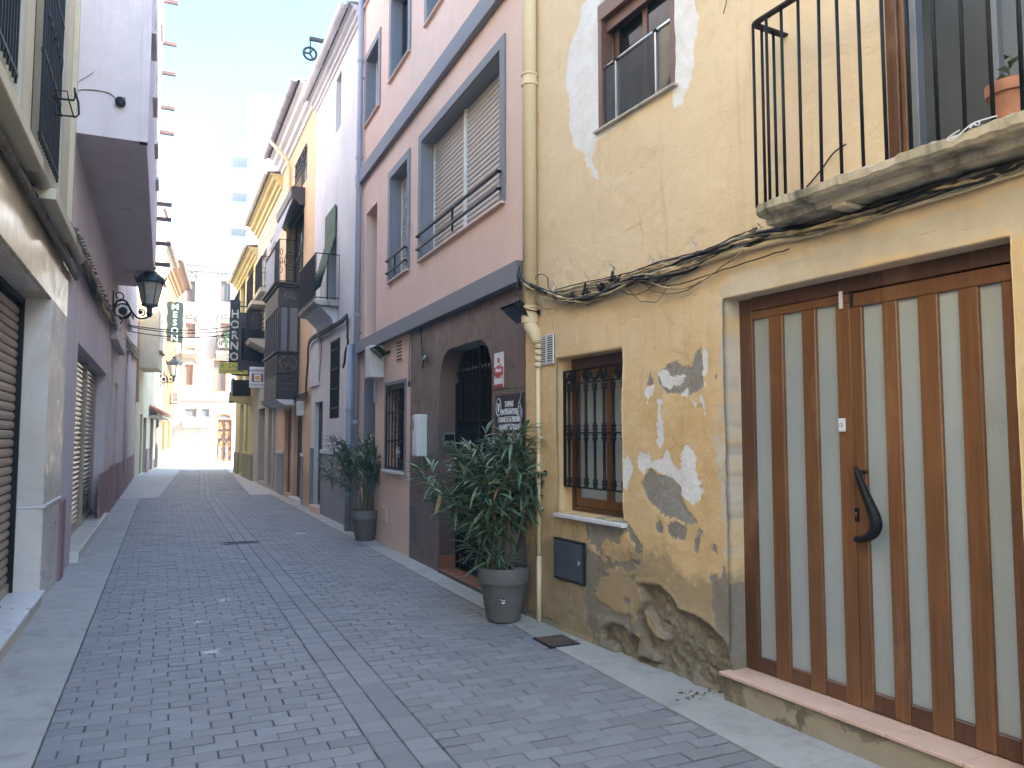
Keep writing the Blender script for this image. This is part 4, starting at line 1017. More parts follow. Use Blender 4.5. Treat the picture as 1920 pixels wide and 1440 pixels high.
# ------------------------------------------------------------------ bundles of cables along the yellow wall
def wire(ptl, r, mat, label, group='cables strung along the yellow wall', name='cable', cat='cable', nz_=.012, seed=0, k=5):
    rg = random.Random(seed); P = []
    for x, y, n in ptl:
        u_, z_ = R0.cast(x, y, n); P.append((u_, n, z_))
    P = smooth_pts(P, k); P = [(p.x, max(.012, p.y+rg.gauss(0, nz_*.25)), p.z+rg.gauss(0, nz_*.16)) for p in P]
    q = MB(); q.tube(P, r, 6)
    return solo(name, q, mat, R0, P[0], label, cat, group, smooth=True)
main = [(972,512,.10),(985,530,.15),(1005,540,.12),(1035,553,.06),(1070,560,.05),(1110,556,.05),(1150,540,.05),(1195,522,.05),(1240,510,.05),(1290,490,.05),(1340,470,.05),(1400,446,.05),(1460,436,.05),(1530,424,.05),(1620,400,.05),(1730,362,.05),(1830,335,.05),(1930,300,.05)]
lab = 'long slack cable of the bundle crossing the yellow wall under the balcony'
mats = [M['cable'], M['cable'], M['cable_grey'], M['cable'], M['cable_pale'], M['cable_grey'], M['cable'], M['cable_pale'], M['cable'], M['cable_grey'], M['cable_pale']]
mats = mats+[M['cable_pale'], M['cable'], M['cable_grey'], M['cable_pale']]
for i, mt in enumerate(mats):
    rg = random.Random(20+i); j = []; ph = rg.uniform(0, 6)
    for k, (x, y, n) in enumerate(main):
        s_ = 1 if k > 3 else .4
        y2 = y+rg.uniform(-5, 5)*s_+(rg.uniform(0, 14) if 7 < k < 12 and i % 3 == 0 else 0)+(i-5)*1.1*(1 if k > 11 else .6)
        j.append((x, y2, max(.012, n+.03*math.sin(k*1.3+ph))))
    kd = {M['cable'].name: 'black', M['cable_grey'].name: 'dusty grey', M['cable_pale'].name: 'yellow painted'}[mt.name]
    wire(j, rg.choice((.005,.0065,.008,.0095)), mt, f'long slack {kd} cable of the bundle crossing the yellow wall under the balcony', 'slack '+kd+' cables strung along the yellow wall', seed=i)
up = [(1040,550,.03),(1080,538,.03),(1130,527,.03),(1180,515,.03),(1230,497,.03),(1280,484,.03),(1330,470,.03),(1380,448,.03),(1420,430,.035)]
for i, (mt, r, dy) in enumerate(((M['cable_pale'], .010, 2), (M['cable'], .0045, -4), (M['cable'], .004, -1), (M['cable_pale'], .007, 6), (M['cable_grey'], .005, 1))):
    wire([(x, y+dy+random.Random(i*7+k).uniform(-2,2), n) for k, (x, y, n) in enumerate(up)], r, mt, 'upper straight cable run clipped to the yellow wall left of the balcony', 'upper cables on the yellow wall', seed=50+i)
loops = [([(1003,533,.04),(1006,520,.05),(1014,514,.05),(1026,520,.05),(1029,540,.04),(1050,556,.03)], .0035, M['cable']),
 ([(1003,556,.06),(1012,572,.06),(1030,579,.05),(1060,570,.04)], .005, M['cable_pale']),
 ([(1150,500,.03),(1153,525,.06),(1165,545,.07),(1190,553,.06),(1220,540,.05),(1260,505,.05)], .0035, M['cable']),
 ([(1170,530,.04),(1195,560,.05),(1215,566,.05),(1235,563,.05),(1262,515,.05)], .0035, M['cable_grey']),
 ([(1180,530,.05),(1225,545,.06),(1270,550,.05),(1320,525,.04),(1350,500,.03)], .004, M['cable_grey']),
 ([(1190,528,.05),(1235,535,.06),(1275,532,.05),(1330,515,.04),(1400,492,.03),(1480,466,.03)], .004, M['cable']),
 ([(1165,521,.04),(1200,522,.06),(1250,540,.06),(1290,538,.05),(1340,510,.04),(1420,450,.04)], .006, M['cable_pale']),
 ([(1100,572,.03),(1130,560,.04),(1165,535,.05)], .0035, M['cable_grey']),
 ([(990,545,.12),(973,552,.10),(972,562,.08),(985,572,.07)], .005, M['cable_pale'])]
for i, (p_, r, mt) in enumerate(loops): wire(p_, r, mt, 'loose hanging loop of wire below the cable bundle on yellow wall', 'loose loops of wire on the yellow wall', seed=80+i)
for i, (p_, r) in enumerate(([[(1295,499,.035),(1340,483,.035),(1380,470,.035),(1430,458,.035),(1480,446,.035),(1540,435,.035)], .020], [[(1560,428,.03),(1680,392,.03),(1800,352,.03),(1930,312,.03)], .017], [[(1480,452,.03),(1600,418,.03),(1750,374,.03),(1930,318,.03)], .011])):
    wire(p_, r, M['pipe_yellow'], ['thick yellow painted conduit left of the balcony corner', 'yellow painted conduit close beneath the balcony slab', 'thinner yellow painted conduit under the balcony cables'][i], None, 'conduit', 'conduit', .001, 5)
for i, (x, y) in enumerate(((1073,562),(1100,552),(1127,540),(1152,528))):     # taped joints
    u_, z_ = R0.cast(x, y-4, .05); q = MB(); rg = random.Random(i)
    for k in range(9):
        a_ = Vector((rg.gauss(0,.022), rg.gauss(0,.012), rg.gauss(0,.018))); b2 = Vector((rg.gauss(0,.028), rg.gauss(0,.012), rg.gauss(0,.024)))
        q.tube([Vector((u_,.055,z_))+a_, Vector((u_,.055,z_))+b2], rg.uniform(.006,.010), 6)
    solo('cable_tie', q, M['cable'], R0, (u_, .05, z_), ('leftmost','second from left','third from left','rightmost')[i]+' of four black taped clusters on the cable bundle', 'cable tie', 'taped joints on the cable bundle')
for i, (x, y) in enumerate(((1040,537),(1100,520),(1147,500),(1222,487),(1302,458),(1424,425))):
    u_, z_ = R0.cast(x, y, .02); q = MB(); q.tube([(u_, 0, z_), (u_, .02, z_+.005), (u_, .035, z_+.02)], .003, 6); q.tube([(u_, .035, z_+.02), (u_+.008, .035, z_+.035), (u_, .035, z_+.045)], .003, 6); q.tube([(u_, .02, z_), (u_, .04, z_-.03)], .003, 6)
    solo('cable_clip', q, M['steel'], R0, (u_, 0, z_), ('first','second','third','fourth','fifth','sixth')[i]+' small wire hook from the left along the upper cables', 'hook', 'cable hooks on the yellow wall')
# dark crumbs put in for the hole broken into the wall foot
hu, hn = rdc(G(1312,1306)); rub = thing('rubble', 'crumbled mortar lying at the foot of the broken yellow wall', 'rubble', RD, (hu, hn, .004))
rg = random.Random(4)
for i in range(44):
    u_, n_ = hu+rg.gauss(0,.03), hn+rg.gauss(0,.10)-.03; s_ = rg.uniform(.006,.018)
    q = MB(); q.add([(u_+rg.uniform(-1,1)*s_, n_+rg.uniform(-1,1)*s_, .004+z*s_) for z in (0,0,0,.5,.5,.9)]+[(u_, n_, .004)], [(0,1,3),(1,2,4),(2,0,5),(3,4,5),(0,3,5),(1,4,3),(2,5,4)]); q.build('crumb', M['cable_grey'] if i % 3 else M['concrete'], rub)
# ------------------------------------------------------------------ walls with openings
def wall_holes(u0, u1, z0, z1, holes, n=0.0, thick=.3, depth=None):
    """one wall slab with clean openings: front, reveals, back"""
    if u0 > u1: u0, u1 = u1, u0
    mb = MB(); hs = [(min(a, b), max(a, b), c, d) for a, b, c, d in holes]
    U_ = sorted(set([u0, u1]+[x for h in hs for x in h[:2] if u0 < x < u1])); Z_ = sorted(set([z0, z1]+[x for h in hs for x in h[2:4] if z0 < x < z1]))
    solid = {}
    for i in range(len(U_)-1):
        for j in range(len(Z_)-1):
            uc, zc = (U_[i]+U_[i+1])/2, (Z_[j]+Z_[j+1])/2
            solid[i, j] = not any(a < uc < b and c < zc < d for a, b, c, d in hs)
    nb = n-thick
    for (i, j), s in solid.items():
        if not s: continue
        a, b, c, d = U_[i], U_[i+1], Z_[j], Z_[j+1]
        mb.add([(a,n,c),(a,n,d),(b,n,d),(b,n,c)], [(0,1,2,3)]); mb.add([(a,nb,c),(b,nb,c),(b,nb,d),(a,nb,d)], [(0,1,2,3)])
        if not solid.get((i-1, j), False): mb.add([(a,n,c),(a,nb,c),(a,nb,d),(a,n,d)], [(0,1,2,3)])
        if not solid.get((i+1, j), False): mb.add([(b,n,c),(b,n,d),(b,nb,d),(b,nb,c)], [(0,1,2,3)])
        if not solid.get((i, j-1), False): mb.add([(a,n,c),(b,n,c),(b,nb,c),(a,nb,c)], [(0,1,2,3)])
        if not solid.get((i, j+1), False): mb.add([(a,n,d),(a,nb,d),(b,nb,d),(b,n,d)], [(0,1,2,3)])
    return mb
def rc(fr, x0, x1, xr, yt, yb, n=0.0):
    """opening from pixels: sides x0, x1, its top and bottom read at xr"""
    ym = (yt+yb)/2; a, b = fr.u(x0, ym, n), fr.u(x1, ym, n); return (min(a,b), max(a,b), fr.z(xr, yb, n), fr.z(xr, yt, n))
def slats(parent, a, b, z0, z1, n, pitch, mat, name='slat', curve=.012, gap=.004, label=None):
    q = MB(); prof = [(n, 0), (n+curve*.6, pitch*.12), (n+curve, pitch*.42), (n+curve*.7, pitch*.72), (n, pitch-gap), (n-.006, pitch-gap), (n-.006, 0)]
    q.prism_u([(p, z+z0) for p, z in prof], a, b); o = q.build(name, mat, parent); k = int((z1-z0)/pitch)
    for i in range(1, k): cp(o, parent, (0, 0, i*pitch))
    return o
def simple_window(root, fr_, h, n=-.12, mat='dark_wood', glassm='glass', fwid=.05, mull=1, rows=1, name='window', back=True):
    a, b, c, d = h; q = MB()
    q.box(a, a+fwid, n-.05, n, c, d); q.box(b-fwid, b, n-.05, n, c, d); q.box(a+fwid, b-fwid, n-.05, n, c, c+fwid); q.box(a+fwid, b-fwid, n-.05, n, d-fwid, d)
    for i in range(1, mull+1):
        x = a+(b-a)*i/(mull+1); q.box(x-fwid*.45, x+fwid*.45, n-.045, n-.003, c+fwid, d-fwid)
    for i in range(1, rows):
        z = c+(d-c)*i/rows; q.box(a+fwid, b-fwid, n-.04, n-.006, z-.015, z+.015)
    w = q.build(name, M[mat], root)
    for i in range(mull+1):
        x0 = a+(b-a)*i/(mull+1); x1 = a+(b-a)*(i+1)/(mull+1)
        q = MB(); q.box(x0+fwid*.4, x1-fwid*.4, n-.03, n-.022, c+fwid*.8, d-fwid*.8); q.build('pane', M[glassm], w)
    if back: q = MB(); q.box(a-.02, b+.02, n-.17, n-.16, c-.02, d+.02); q.build('backing', M['black_void'], root)
    return w
def ring(a, b, c, d, w, n0, n1, bottom=True):
    q = MB(); q.box(a-w, a, n0, n1, c-(w if bottom else 0), d+w); q.box(b, b+w, n0, n1, c-(w if bottom else 0), d+w); q.box(a, b, n0, n1, d, d+w)
    if bottom: q.box(a, b, n0, n1, c-w, c)
    return q

# ------------------------------------------------------------------ pink house
pink = thing('pink_house', 'pink rendered house with grey window surrounds and brown tiled doorway', 'house', R1, (0,0,0))
HP = 10.8; BZ0 = (R1.z(981, 538)+R1.z(789, 606))/2-.02; BZ1 = R1.z(830, 562)-.03  # lower grey band
BZ1 = max(BZ1, BZ0+.2)
print('band', BZ0, BZ1, 'end', R1END)
# openings
big = rc(R1, 806, 942, 942, 130, 378, -.0); big = (R1.u(940, 300), R1.u(791, 400), R1.z(942, 380), R1.z(940, 94))
hE = (R1.u(765, 400), R1.u(733, 430), R1.z(765, 505), R1.z(765, 299))
hD = (R1.u(706, 500), R1.u(685, 520), BZ1+.02, R1.z(706, 380))
hA = (R1.u(711, 150), R1.u(688, 170), R1.z(711, 198), R1.z(711, 72))
hB = (R1.u(767, 60), R1.u(735, 80), R1.z(767, 98), R1.z(767, 98)+1.25)
hC = (R1.u(829, 5), R1.u(803, 20), R1.z(828, 3), R1.z(828, 3)+1.25)
hZ = (R1.u(693, -3), R1.u(683, 5), R1.z(693, -2), R1.z(693, -2)+1.2)
hdoor = (R1.u(703, 850), R1.u(681, 850), 0.0, BZ0-.01)
hgr = (R1.u(760, 800), R1.u(724, 800), R1.z(726, 878), R1.z(760, 716))
AU0, AU1 = R1.u(924, 760), R1.u(826, 760); AZ = R1.z(905, 636)
LZ = BZ0
print('arch', AU0, AU1, AZ, 'big', big)
uT = R1.u(769.5, 900)                                   # edge of the tiles
upper = wall_holes(0.0, R1END, BZ0, HP, [big, hE, hD, hA, hB, hC, hZ])
upper.build('wall', M['pink'], pink)
lower = wall_holes(uT, R1END, 0, BZ0-.001, [hdoor, hgr]); lower.build('wall', M['pink'], pink)
core = wall_holes(0.0, uT-.001, 0, BZ0-.001, [(AU0, AU1, -.1, AZ)], n=-.012, thick=.5); core.build('wall', M['grey_render'], pink)
shell(pink, 0.02, R1END, HP, 9, M['pink'], front=-.52)
# bands
MBZ0 = R1.z(673, 363)
MBZ1 = R1.z(667, 351)+.02; mz = R1.z(900, 52); print('mid band', R1.z(673,363), R1.z(937,0), R1.z(900,30), MBZ1)
MBZ0 = (R1.z(673,363)+R1.z(937,0))/2; MBZ1 = MBZ0+.24
q = MB(); q.box(.02, R1END+.01, 0.001, .075, MBZ0, MBZ1); q.build('string_course', M['grey_band'], pink, bevel=.006)
js = [0.0]+[R1.u(x, 600) for x in (845, 788, 735, 700)]+[R1END+.01]
for a, b in zip(js[:-1], js[1:]): q = MB(); q.box(a+.002, b-.002, .001, .095, BZ0, BZ1); q.build('band_panel', M['grey_band'], pink, bevel=.004)
q = MB(); q.box(R1.u(703,500)+.02, R1.u(697,500)+.22, .001, .03, BZ1+.001, MBZ0-.001)
# surrounds with shutters
def surround(h, w=.115, bottom=False):
    a, b, c, d = h; ring(a, b, c, d, w, .001, .022, bottom).build('window_surround', M['grey_band'], pink, bevel=.003)
    q = MB(); t = .012; D_ = -.19
    q.box(a-.0, a+t, D_, .0, c, d); q.box(b-t, b, D_, .0, c, d); q.box(a+t, b-t, D_, .0, d-t, d); q.build('window_reveal', M['grey_band'], pink)
    q = MB(); q.box(a-.10, b+.10, D_, .045, c-.025, c-.001); q.build('window_sill', M['pink'], pink, bevel=.004)
for h in (big, hE, hA, hB, hC, hZ): surround(h)
def blind(h, pitch=.05, mull=None, n=-.17):
    a, b, c, d = h; q = MB(); f = .03
    q.box(a+.013, a+.013+f, n-.03, n+.02, c, d-.013); q.box(b-.013-f, b-.013, n-.03, n+.02, c, d-.013)
    q.box(a+.013+f, b-.013-f, n-.03, n-.002, d-.05, d-.013)
    if mull: q.box(mull-.035, mull+.035, n-.03, n+.025, c, d-.013); q.box(mull-.006, mull+.006, n+.025, n+.032, c, d-.013)
    w = q.build('window', M['white_cab'], pink, 'window behind closed cream roller blind')
    parts_ = [(a+.013+f, (mull-.035) if mull else b-.013-f)]+([(mull+.035, b-.013-f)] if mull else [])
    for a_, b_ in parts_: slats(w, a_, b_, c+.01, d-.02, n, pitch, M['pvc_cream'])
    q = MB(); q.box(a, b, n-.1, n-.05, c, d); q.build('backing', M['black_void'], pink)
blind(big, .058, R1.u(875, 300, -.17)); blind(hE, .058)
simple_window(pink, R1, hA, -.15, 'white_cab', 'glass', .05, 1); simple_window(pink, R1, hB, -.15, 'dark_wood', 'glass', .05, 1)
simple_window(pink, R1, hC, -.15, 'white_cab', 'glass', .05, 1); simple_window(pink, R1, hZ, -.15, 'white_cab', 'glass', .05, 1)
simple_window(pink, R1, hD, -.2, 'dark_wood', 'glass_pale', .06, 0, 2)
# black rails in front of the blinds
for h, pxm in ((big, 848), (hE, 745)):
    a, b, c, d = h; za = R1.z(944, 313, .05)-c if h is big else R1.z(763, 460, .05)-c; zb = R1.z(944, 346, .05)-c if h is big else R1.z(763, 485, .05)-c
    q = MB(); q.bar((a-.05, .06, c+za), (b+.04, .06, c+za), .028); rl = q.build('window_rail', M['iron'], pink, bevel=.003)
    q = MB(); q.bar((a-.05, .06, c+zb), (b+.04, .06, c+zb), .024); q.build('bar', M['iron'], rl)
    m_ = R1.u(pxm, 400, .06) if h is big else (a+b)/2
    q = MB(); q.bar((m_, .06, c+zb-.10), (m_, .06, c+za), .022); q.build('post', M['iron'], rl)
    for z in (za, zb):
        for x in (a-.04, b+.03): q = MB(); q.bar((x, 0, c+z), (x, .06, c+z), .026); q.build('bracket', M['iron'], rl)
# recessed grey door by the white box
a, b, c, d = hdoor
q = MB(); q.box(a, b, -.36, -.32, c, d); q.build('door', M['grey_band'], pink, bevel=.002)
q = MB(); q.box(a, a+.012, -.32, 0, c, d); q.box(b-.012, b, -.32, 0, c, d); q.build('door_reveal', M['grey_band'], pink)
u_, z_ = R1.cast(694, 828, -.29); q = MB(); q.box(b-.1, b-.013, -.14, -.10, z_-.13, z_+.13); q.build('intercom_panel', M['ac_white'], pink, bevel=.004)
# barred window
a, b, c, d = hgr
ring(a, b, c, d, .045, .001, .02).build('window_surround', M['grey_band'], pink, bevel=.002)
gw = simple_window(pink, R1, hgr, -.20, 'dark_wood', 'glass', .05, 1)
q = MB(); q.box(a, b, -.02, .012, d-.08, d); q.box(a, b, -.01, .01, c, c+.03); q.box(a, a+.03, -.01, .01, c, d); q.box(b-.03, b, -.01, .01, c, d)
for k in (1, 2): z = c+(d-c)*k/3; q.box(a, b, -.008, .008, z-.01, z+.01)
g2 = q.build('window_grille', M['iron'], pink); q = MB(); x0 = a+(b-a)/6; q.box(x0-.007, x0+.007, -.008, .008, c, d-.02); s0 = q.build('bar', M['iron'], g2)
for k in range(2, 6): cp(s0, g2, ((b-a)/6*(k-1), 0, 0))
q = MB(); q.box(a-.04, b+.06, -.1, .06, c-.05, c-.02); q.build('window_sill', M['white_paint'], pink)
# flowers behind the bars
fl = thing('window_plant', 'white flowering plant trained inside the black window bars', 'plant', R1, ((a+b)/2, -.06, c)); rg = random.Random(8)
q = MB(); P = [((a+b)/2+.15, -.05, c+.02), ((a+b)/2+.2, -.04, c+.4), ((a+b)/2+.1, -.05, c+.8), ((a+b)/2+.2, -.04, c+1.1)]; q.tube(smooth_pts(P), .006, 5); q.build('stem', M['stem'], fl)
q = MB()
for i in range(150):
    p = Vector(P[0]).lerp(Vector(P[3]), rg.random()**.8)+Vector((rg.gauss(0,.07), rg.gauss(0,.02), rg.gauss(0,.05))); w_ = rg.uniform(0, 6.28); s_ = rg.uniform(.02,.04)
    d1 = Vector((math.cos(w_), rg.uniform(-.4,.6), math.sin(w_))).normalized()*s_; d2 = d1.cross(Vector((0,1,0))).normalized()*s_*.4
    q.add([p-d1, p+d2, p+d1, p-d2], [(0,1,2,3)])
q.build('leaf', M['leaf'], fl, kind='stuff')
q = MB(); fu_, fz = R1.cast(747, 845, .02)
for i in range(34):
    p = Vector((fu_+rg.gauss(0,.035), .03+rg.gauss(0,.015), fz+rg.gauss(0,.035))); w_ = rg.uniform(0, 6.28); s_ = .014
    d1 = Vector((math.cos(w_), .2, math.sin(w_)))*s_; d2 = Vector((-math.sin(w_), .2, math.cos(w_)))*s_; q.add([p-d1, p+d2, p+d1, p-d2], [(0,1,2,3)])
q.build('flower', M['sign_white'], fl)
# vents
for nm, x0, x1, y0, y1, lb in (('vent_grille', 745, 756, 637, 675, 'small slotted vent high in pink wall above the barred window'), ('vent_cover', 713, 726, 952, 980, 'small square vent cover low in pink wall behind the farther plant')):
    a, b = R1.u(x1, y0), R1.u(x0, y0); z0, z1 = R1.z(x1, y1), R1.z(x1, y0)
    t = thing(nm, lb, 'vent', R1, (a, 0, z0)); q = MB(); q.box(a, b, .0, .012, z0, z1); q.build('plate', M['pink'], t, bevel=.002)
    for k in range(6): z = z0+(z1-z0)*(k+.5)/6; q = MB(); q.box(a+.02, b-.02, .012, .016, z-.008, z+.010); q.build('slot', M['black_void'] if y0 < 700 else M['pink'], t)
# brown tiles: rows and columns round the arch
rows_ = [0.0, R1.z(771, 899), R1.z(772, 755.5), BZ0-.002]
def tile(a, b, z0, z1): q = MB(); q.box(a+.003, b-.003, -.010, .012, z0+.003, z1-.003); q.build('tile', M['brown_tile'], pink, bevel=.0015)
for z0, z1 in zip(rows_[:-1], rows_[1:]):
    tile(AU1+.0, uT, z0, z1); tile(0.0, AU0, z0, z1)
tile(AU0, (AU0+AU1)/2, AZ, rows_[3]); tile((AU0+AU1)/2, AU1, AZ, rows_[3])
rr = .36
for s_, c_ in ((1, AU0), (-1, AU1)):    # rounded shoulders of the opening
    arc = [(c_+s_*(rr-rr*math.cos(t)), AZ-rr+rr*math.sin(t)) for t in np.linspace(0, math.pi/2, 12)]
    q = MB(); q.prism([(c_, AZ)]+arc, -.50, .012); q.build('tile', M['brown_tile'], pink)
q = MB(); q.box(AU1-.012, AU1, -.5, .0, 0, AZ-rr); q.box(AU0, AU0+.012, -.5, 0, 0, AZ-rr); q.build('door_reveal', M['brown_tile'], pink)
# iron gate in the arch
GN = -.20
q = MB(); 
for z in (.12, R1.z(880, 790, GN), R1.z(880, 697, GN)): q.bar((AU0+.02, GN, z), (AU1-.02, GN, z), .035, .012)
q.bar((AU0+.025, GN, .05), (AU0+.025, GN, AZ-rr), .04); q.bar((AU1-.025, GN, .05), (AU1-.025, GN, AZ-rr), .04); mid = (AU0+AU1)/2
q.bar((mid, GN, .05), (mid, GN, AZ), .05)
gate = q.build('gate', M['iron'], pink, 'black iron barred gate with rounded top')
nb = 17; bo = None
for i in range(1, nb):
    x = AU0+(AU1-AU0)*i/nb; e = min(x-AU0, AU1-x); zt_ = AZ-.01 if e > rr else AZ-rr+math.sqrt(max(0, rr*rr-(rr-e)**2))-.01
    q = MB(); q.bar((x, GN, .06), (x, GN, zt_), .016); q.build('bar', M['iron'], gate)
    zc = R1.z(880, 697, GN)+.03; q = MB(); q.add([(x-.03,GN+.008,zc),(x,GN+.018,zc-.022),(x+.03,GN+.008,zc),(x,GN+.018,zc+.022)], [(0,1,2,3)]); q.build('ornament', M['steel'], gate)
q = MB(); q.box(AU0+.01, AU1-.01, -.52, -.50, 0, AZ); q.build('backing', M['black_void'], pink)
q = MB(); q.box(AU0+.015, AU1-.015, GN-.06, GN-.045, .2, AZ-.3); q.build('pane', M['black_void'], pink)  # black sheet painting the dark behind the gate, not glazing
# step of red tiles inside the arch
q = MB(); q.box(AU0, AU1, -.5, .02, .0, .035); stp_ = q.build('doorstep', M['joint'], pink)
nx, ny = 7, 3
for i in range(nx):
    for j in range(ny):
        q = MB(); a = AU0+.012+(AU1-AU0-.024)*i/nx; b = AU0+.012+(AU1-AU0-.024)*(i+1)/nx; q.box(a+.002, b-.002, -.19+j*.07+.002, -.19+(j+1)*.07-.002, .03, .042); q.build('tile', M['floor_tile'], stp_)
q = MB(); q.box(AU1-.03, AU1-.013, -.3, .005, .042, .19); q.build('skirting', M['floor_tile'], stp_)
# small hatch in the tiles
a, b = R1.u(785, 980), R1.u(772.5, 980); z0, z1 = R1.z(785, 1018), R1.z(772, 944)
t = thing('utility_hatch', 'narrow grey hatch low in the brown tiled pier of pink house', 'hatch', R1, (a, 0, z0)); q = MB(); q.box(a, b, .012, .02, z0, z1); q.build('frame', M['grey_band'], t, bevel=.002)
q = MB(); q.box(a+.015, b-.015, .02, .024, z0+.015, z1-.015); q.build('door', M['hatch'], t)
# white meter cabinet
a, b = R1.u(803, 820, .0), R1.u(777.5, 820, .12); z0, z1 = R1.z(778, 855, .1), R1.z(778, 778, .1)
t = thing('meter_cabinet', 'white double meter cabinet mounted on the brown tiled pier', 'cabinet', R1, (a, 0, z0))
q = MB(); q.box(a, b, .012, .15, z0, z1); q.build('box', M['white_cab'], t, bevel=.008); q = MB(); q.box(a+.02, b-.02, .151, .158, z0+.02, z1-.02); fc = q.build('lid', M['sign_white'], t, bevel=.004)
for k in (0, 1): x = a+(b-a)*(.52+.25*k); q = MB(); q.box(x, x+(b-a)*.16, .158, .161, z1-.19, z1-.06); q.build('meter_window', M['brass'], fc, bevel=.002)
# intercom
a, b = R1.u(840, 825, -.1), R1.u(823, 825, -.02); z0, z1 = R1.z(830, 838, 0), R1.z(830, 810, 0)
t = thing('intercom', 'steel and black intercom panel inside the arched doorway', 'intercom', R1, (AU1-.02, -.1, z0))
q = MB(); q.box(AU1-.03, AU1-.012, -.17, -.03, z0, z1); q.build('plate', M['steel'], t, bevel=.002); q = MB(); q.box(AU1-.033, AU1-.0301, -.16, -.04, z0+.07, z1-.03); q.build('screen', M['iron'], t)
q = MB(); q.box(AU1-.034, AU1-.0301, -.13, -.07, z0+.02, z0+.045); q.build('name_tag', M['iron'], t)
# cable stub with loop on the tiles
x0, z0 = R1.cast(790, 600, .03); x1, z1 = R1.cast(795, 668, .03)
q = MB(); q.tube(smooth_pts([(x0, .03, z0), (x0, .03, (z0+z1)/2), (x1+.03, .03, z1-.05), (x1+.05, .035, z1-.12), (x1+.02, .04, z1-.13), (x1-.01, .035, z1-.05), (x1-.06, .03, z1+.0), (x1-.11, .03, z1-.06)]), .008, 7)
solo('hanging_cable', q, M['cable'], R1, (x0, .03, z0), 'black cable hanging in a loop with white plug on brown tiles', 'cable')
q = MB(); q.tube([(x1-.02, .045, z1-.035), (x1-.10, .05, z1-.01)], .014, 8); solo('cable_plug', q, M['sign_white'], R1, (x1, .04, z1), 'white connector on the looped cable above the meter cabinet', 'plug')
x0, z0 = R1.cast(769, 625, .02); x1, z1 = R1.cast(767, 715, .02)
q = MB(); q.tube([(x0-.02, .02, z0), (x0+.04, .02, (z0+z1)/2), (x1, .02, z1)], .005, 6); q.tube([(x1, .02, z1), (x1, .02, z1-.07)], .014, 7)
solo('cable_end', q, M['cable'], R1, (x0, .02, z0), 'thin cable ending in black plug between pink wall and brown tiles', 'cable')
# floodlights
def flood(fr, px, py, n, label, s=1.0, turn=0):
    u_, z_ = fr.cast(px, py, n); t = thing('floodlight', label, 'floodlight', fr, (u_, 0, z_))
    c = Vector((u_, n, z_)); ax = Vector((1, 0, 0)); nrm = Vector((-.25*turn, .62, -.78)).normalized(); up_ = nrm.cross(ax).normalized()
    def P(a, b, d): return c+ax*a*s+up_*b*s+nrm*d*s
    q = MB(); w, h = .12, .085
    q.add([P(-w,-h,0),P(w,-h,0),P(w,h,0),P(-w,h,0),P(-w*.8,-h*.8,-.04),P(w*.8,-h*.8,-.04),P(w*.8,h*.8,-.04),P(-w*.8,h*.8,-.04)], [(0,1,2,3),(7,6,5,4),(0,4,5,1),(1,5,6,2),(2,6,7,3),(3,7,4,0)])
    q.build('housing', M['iron'], t)
    q = MB(); w, h = .105, .07
    q.add([P(-w,-h,.002),P(w,-h,.002),P(w,h,.002),P(-w,h,.002)], [(0,1,2,3)]); q.build('lens', M['glass'], t)
    q = MB(); q.bar(P(-.125,0,-.02), (u_-.125*s, 0.02, z_), .02, .006); q.bar(P(.125,0,-.02), (u_+.125*s, .02, z_), .02, .006); q.box(u_-.135*s, u_+.135*s, 0, .02, z_-.02, z_+.02); q.build('bracket', M['iron'], t)
    for k in range(4): q = MB(); q.bar(P(-.08+.053*k, -.06, -.05), P(-.08+.053*k, .06, -.05), .012*s, .03*s); q.build('fin', M['iron'], t)
flood(R1, 966, 588, .16, 'black floodlight under the grey band next to the yellow downpipe', 1.25)
flood(R1, 706, 661, .16, 'black floodlight beside the white box on pink wall', 1.2)
# white electrics box over the recessed door
u0_, u1_ = R1.u(711, 670, 0), R1.u(690, 670, .25); z0, z1 = R1.z(700, 706, .2), R1.z(700, 645, .2)
t = thing('wall_unit', 'white box unit mounted above the grey recessed door of pink house', 'box', R1, (u0_, 0, z0)); q = MB(); q.box(u0_, u1_, .001, .22, z0, z1); q.build('casing', M['ac_white'], t, bevel=.012)
q = MB(); q.box(u0_+.05, u0_+.12, .0, .05, z0-.35, z0-.001); q.build('conduit', M['grey_pipe'], t)
# alarm plate
a, b = R1.u(943.5, 690, .02), R1.u(926.5, 690, .02); z0, z1 = R1.z(930, 727, .02), R1.z(943, 659, .02)
t = thing('alarm_sign', 'red and white alarm warning plate on brown tiles right of the gate', 'sign', R1, (a, 0, z0)); H = z1-z0
q = MB(); q.box(a, b, .013, .02, z0, z1); q.build('plate', M['sign_white'], t)
q = MB(); q.box(a, b, .0205, .022, z0, z0+H*.58); q.build('red_field', M['sign_red'], t)
mx = (a+b)/2
q = MB(); q.box(mx-.025, mx+.025, .0205, .0225, z1-.10, z1-.05); q.tube(smooth_pts([(mx+.06-.013*i, .0225, z1-.145+(.012 if i % 2 else -.010)+.002*i) for i in range(10)], 3), .003, 4); q.build('lettering', M['sign_red'], t)
q = MB(); text_mb(q, 'Alarma', .062, (mx, .023, z0+H*.44), WR, WU, .002, .8, 'CENTER', .001); q.box(a+.01, b-.01, .022, .0235, z0+.03, z0+H*.33); q.build('lettering', M['sign_white'], t)
q = MB(); text_mb(q, 'AVISO', .058, (mx, .024, z0+.09), WR, WU, .002, .85, 'CENTER', .003); q.build('lettering', M['sign_red'], t)
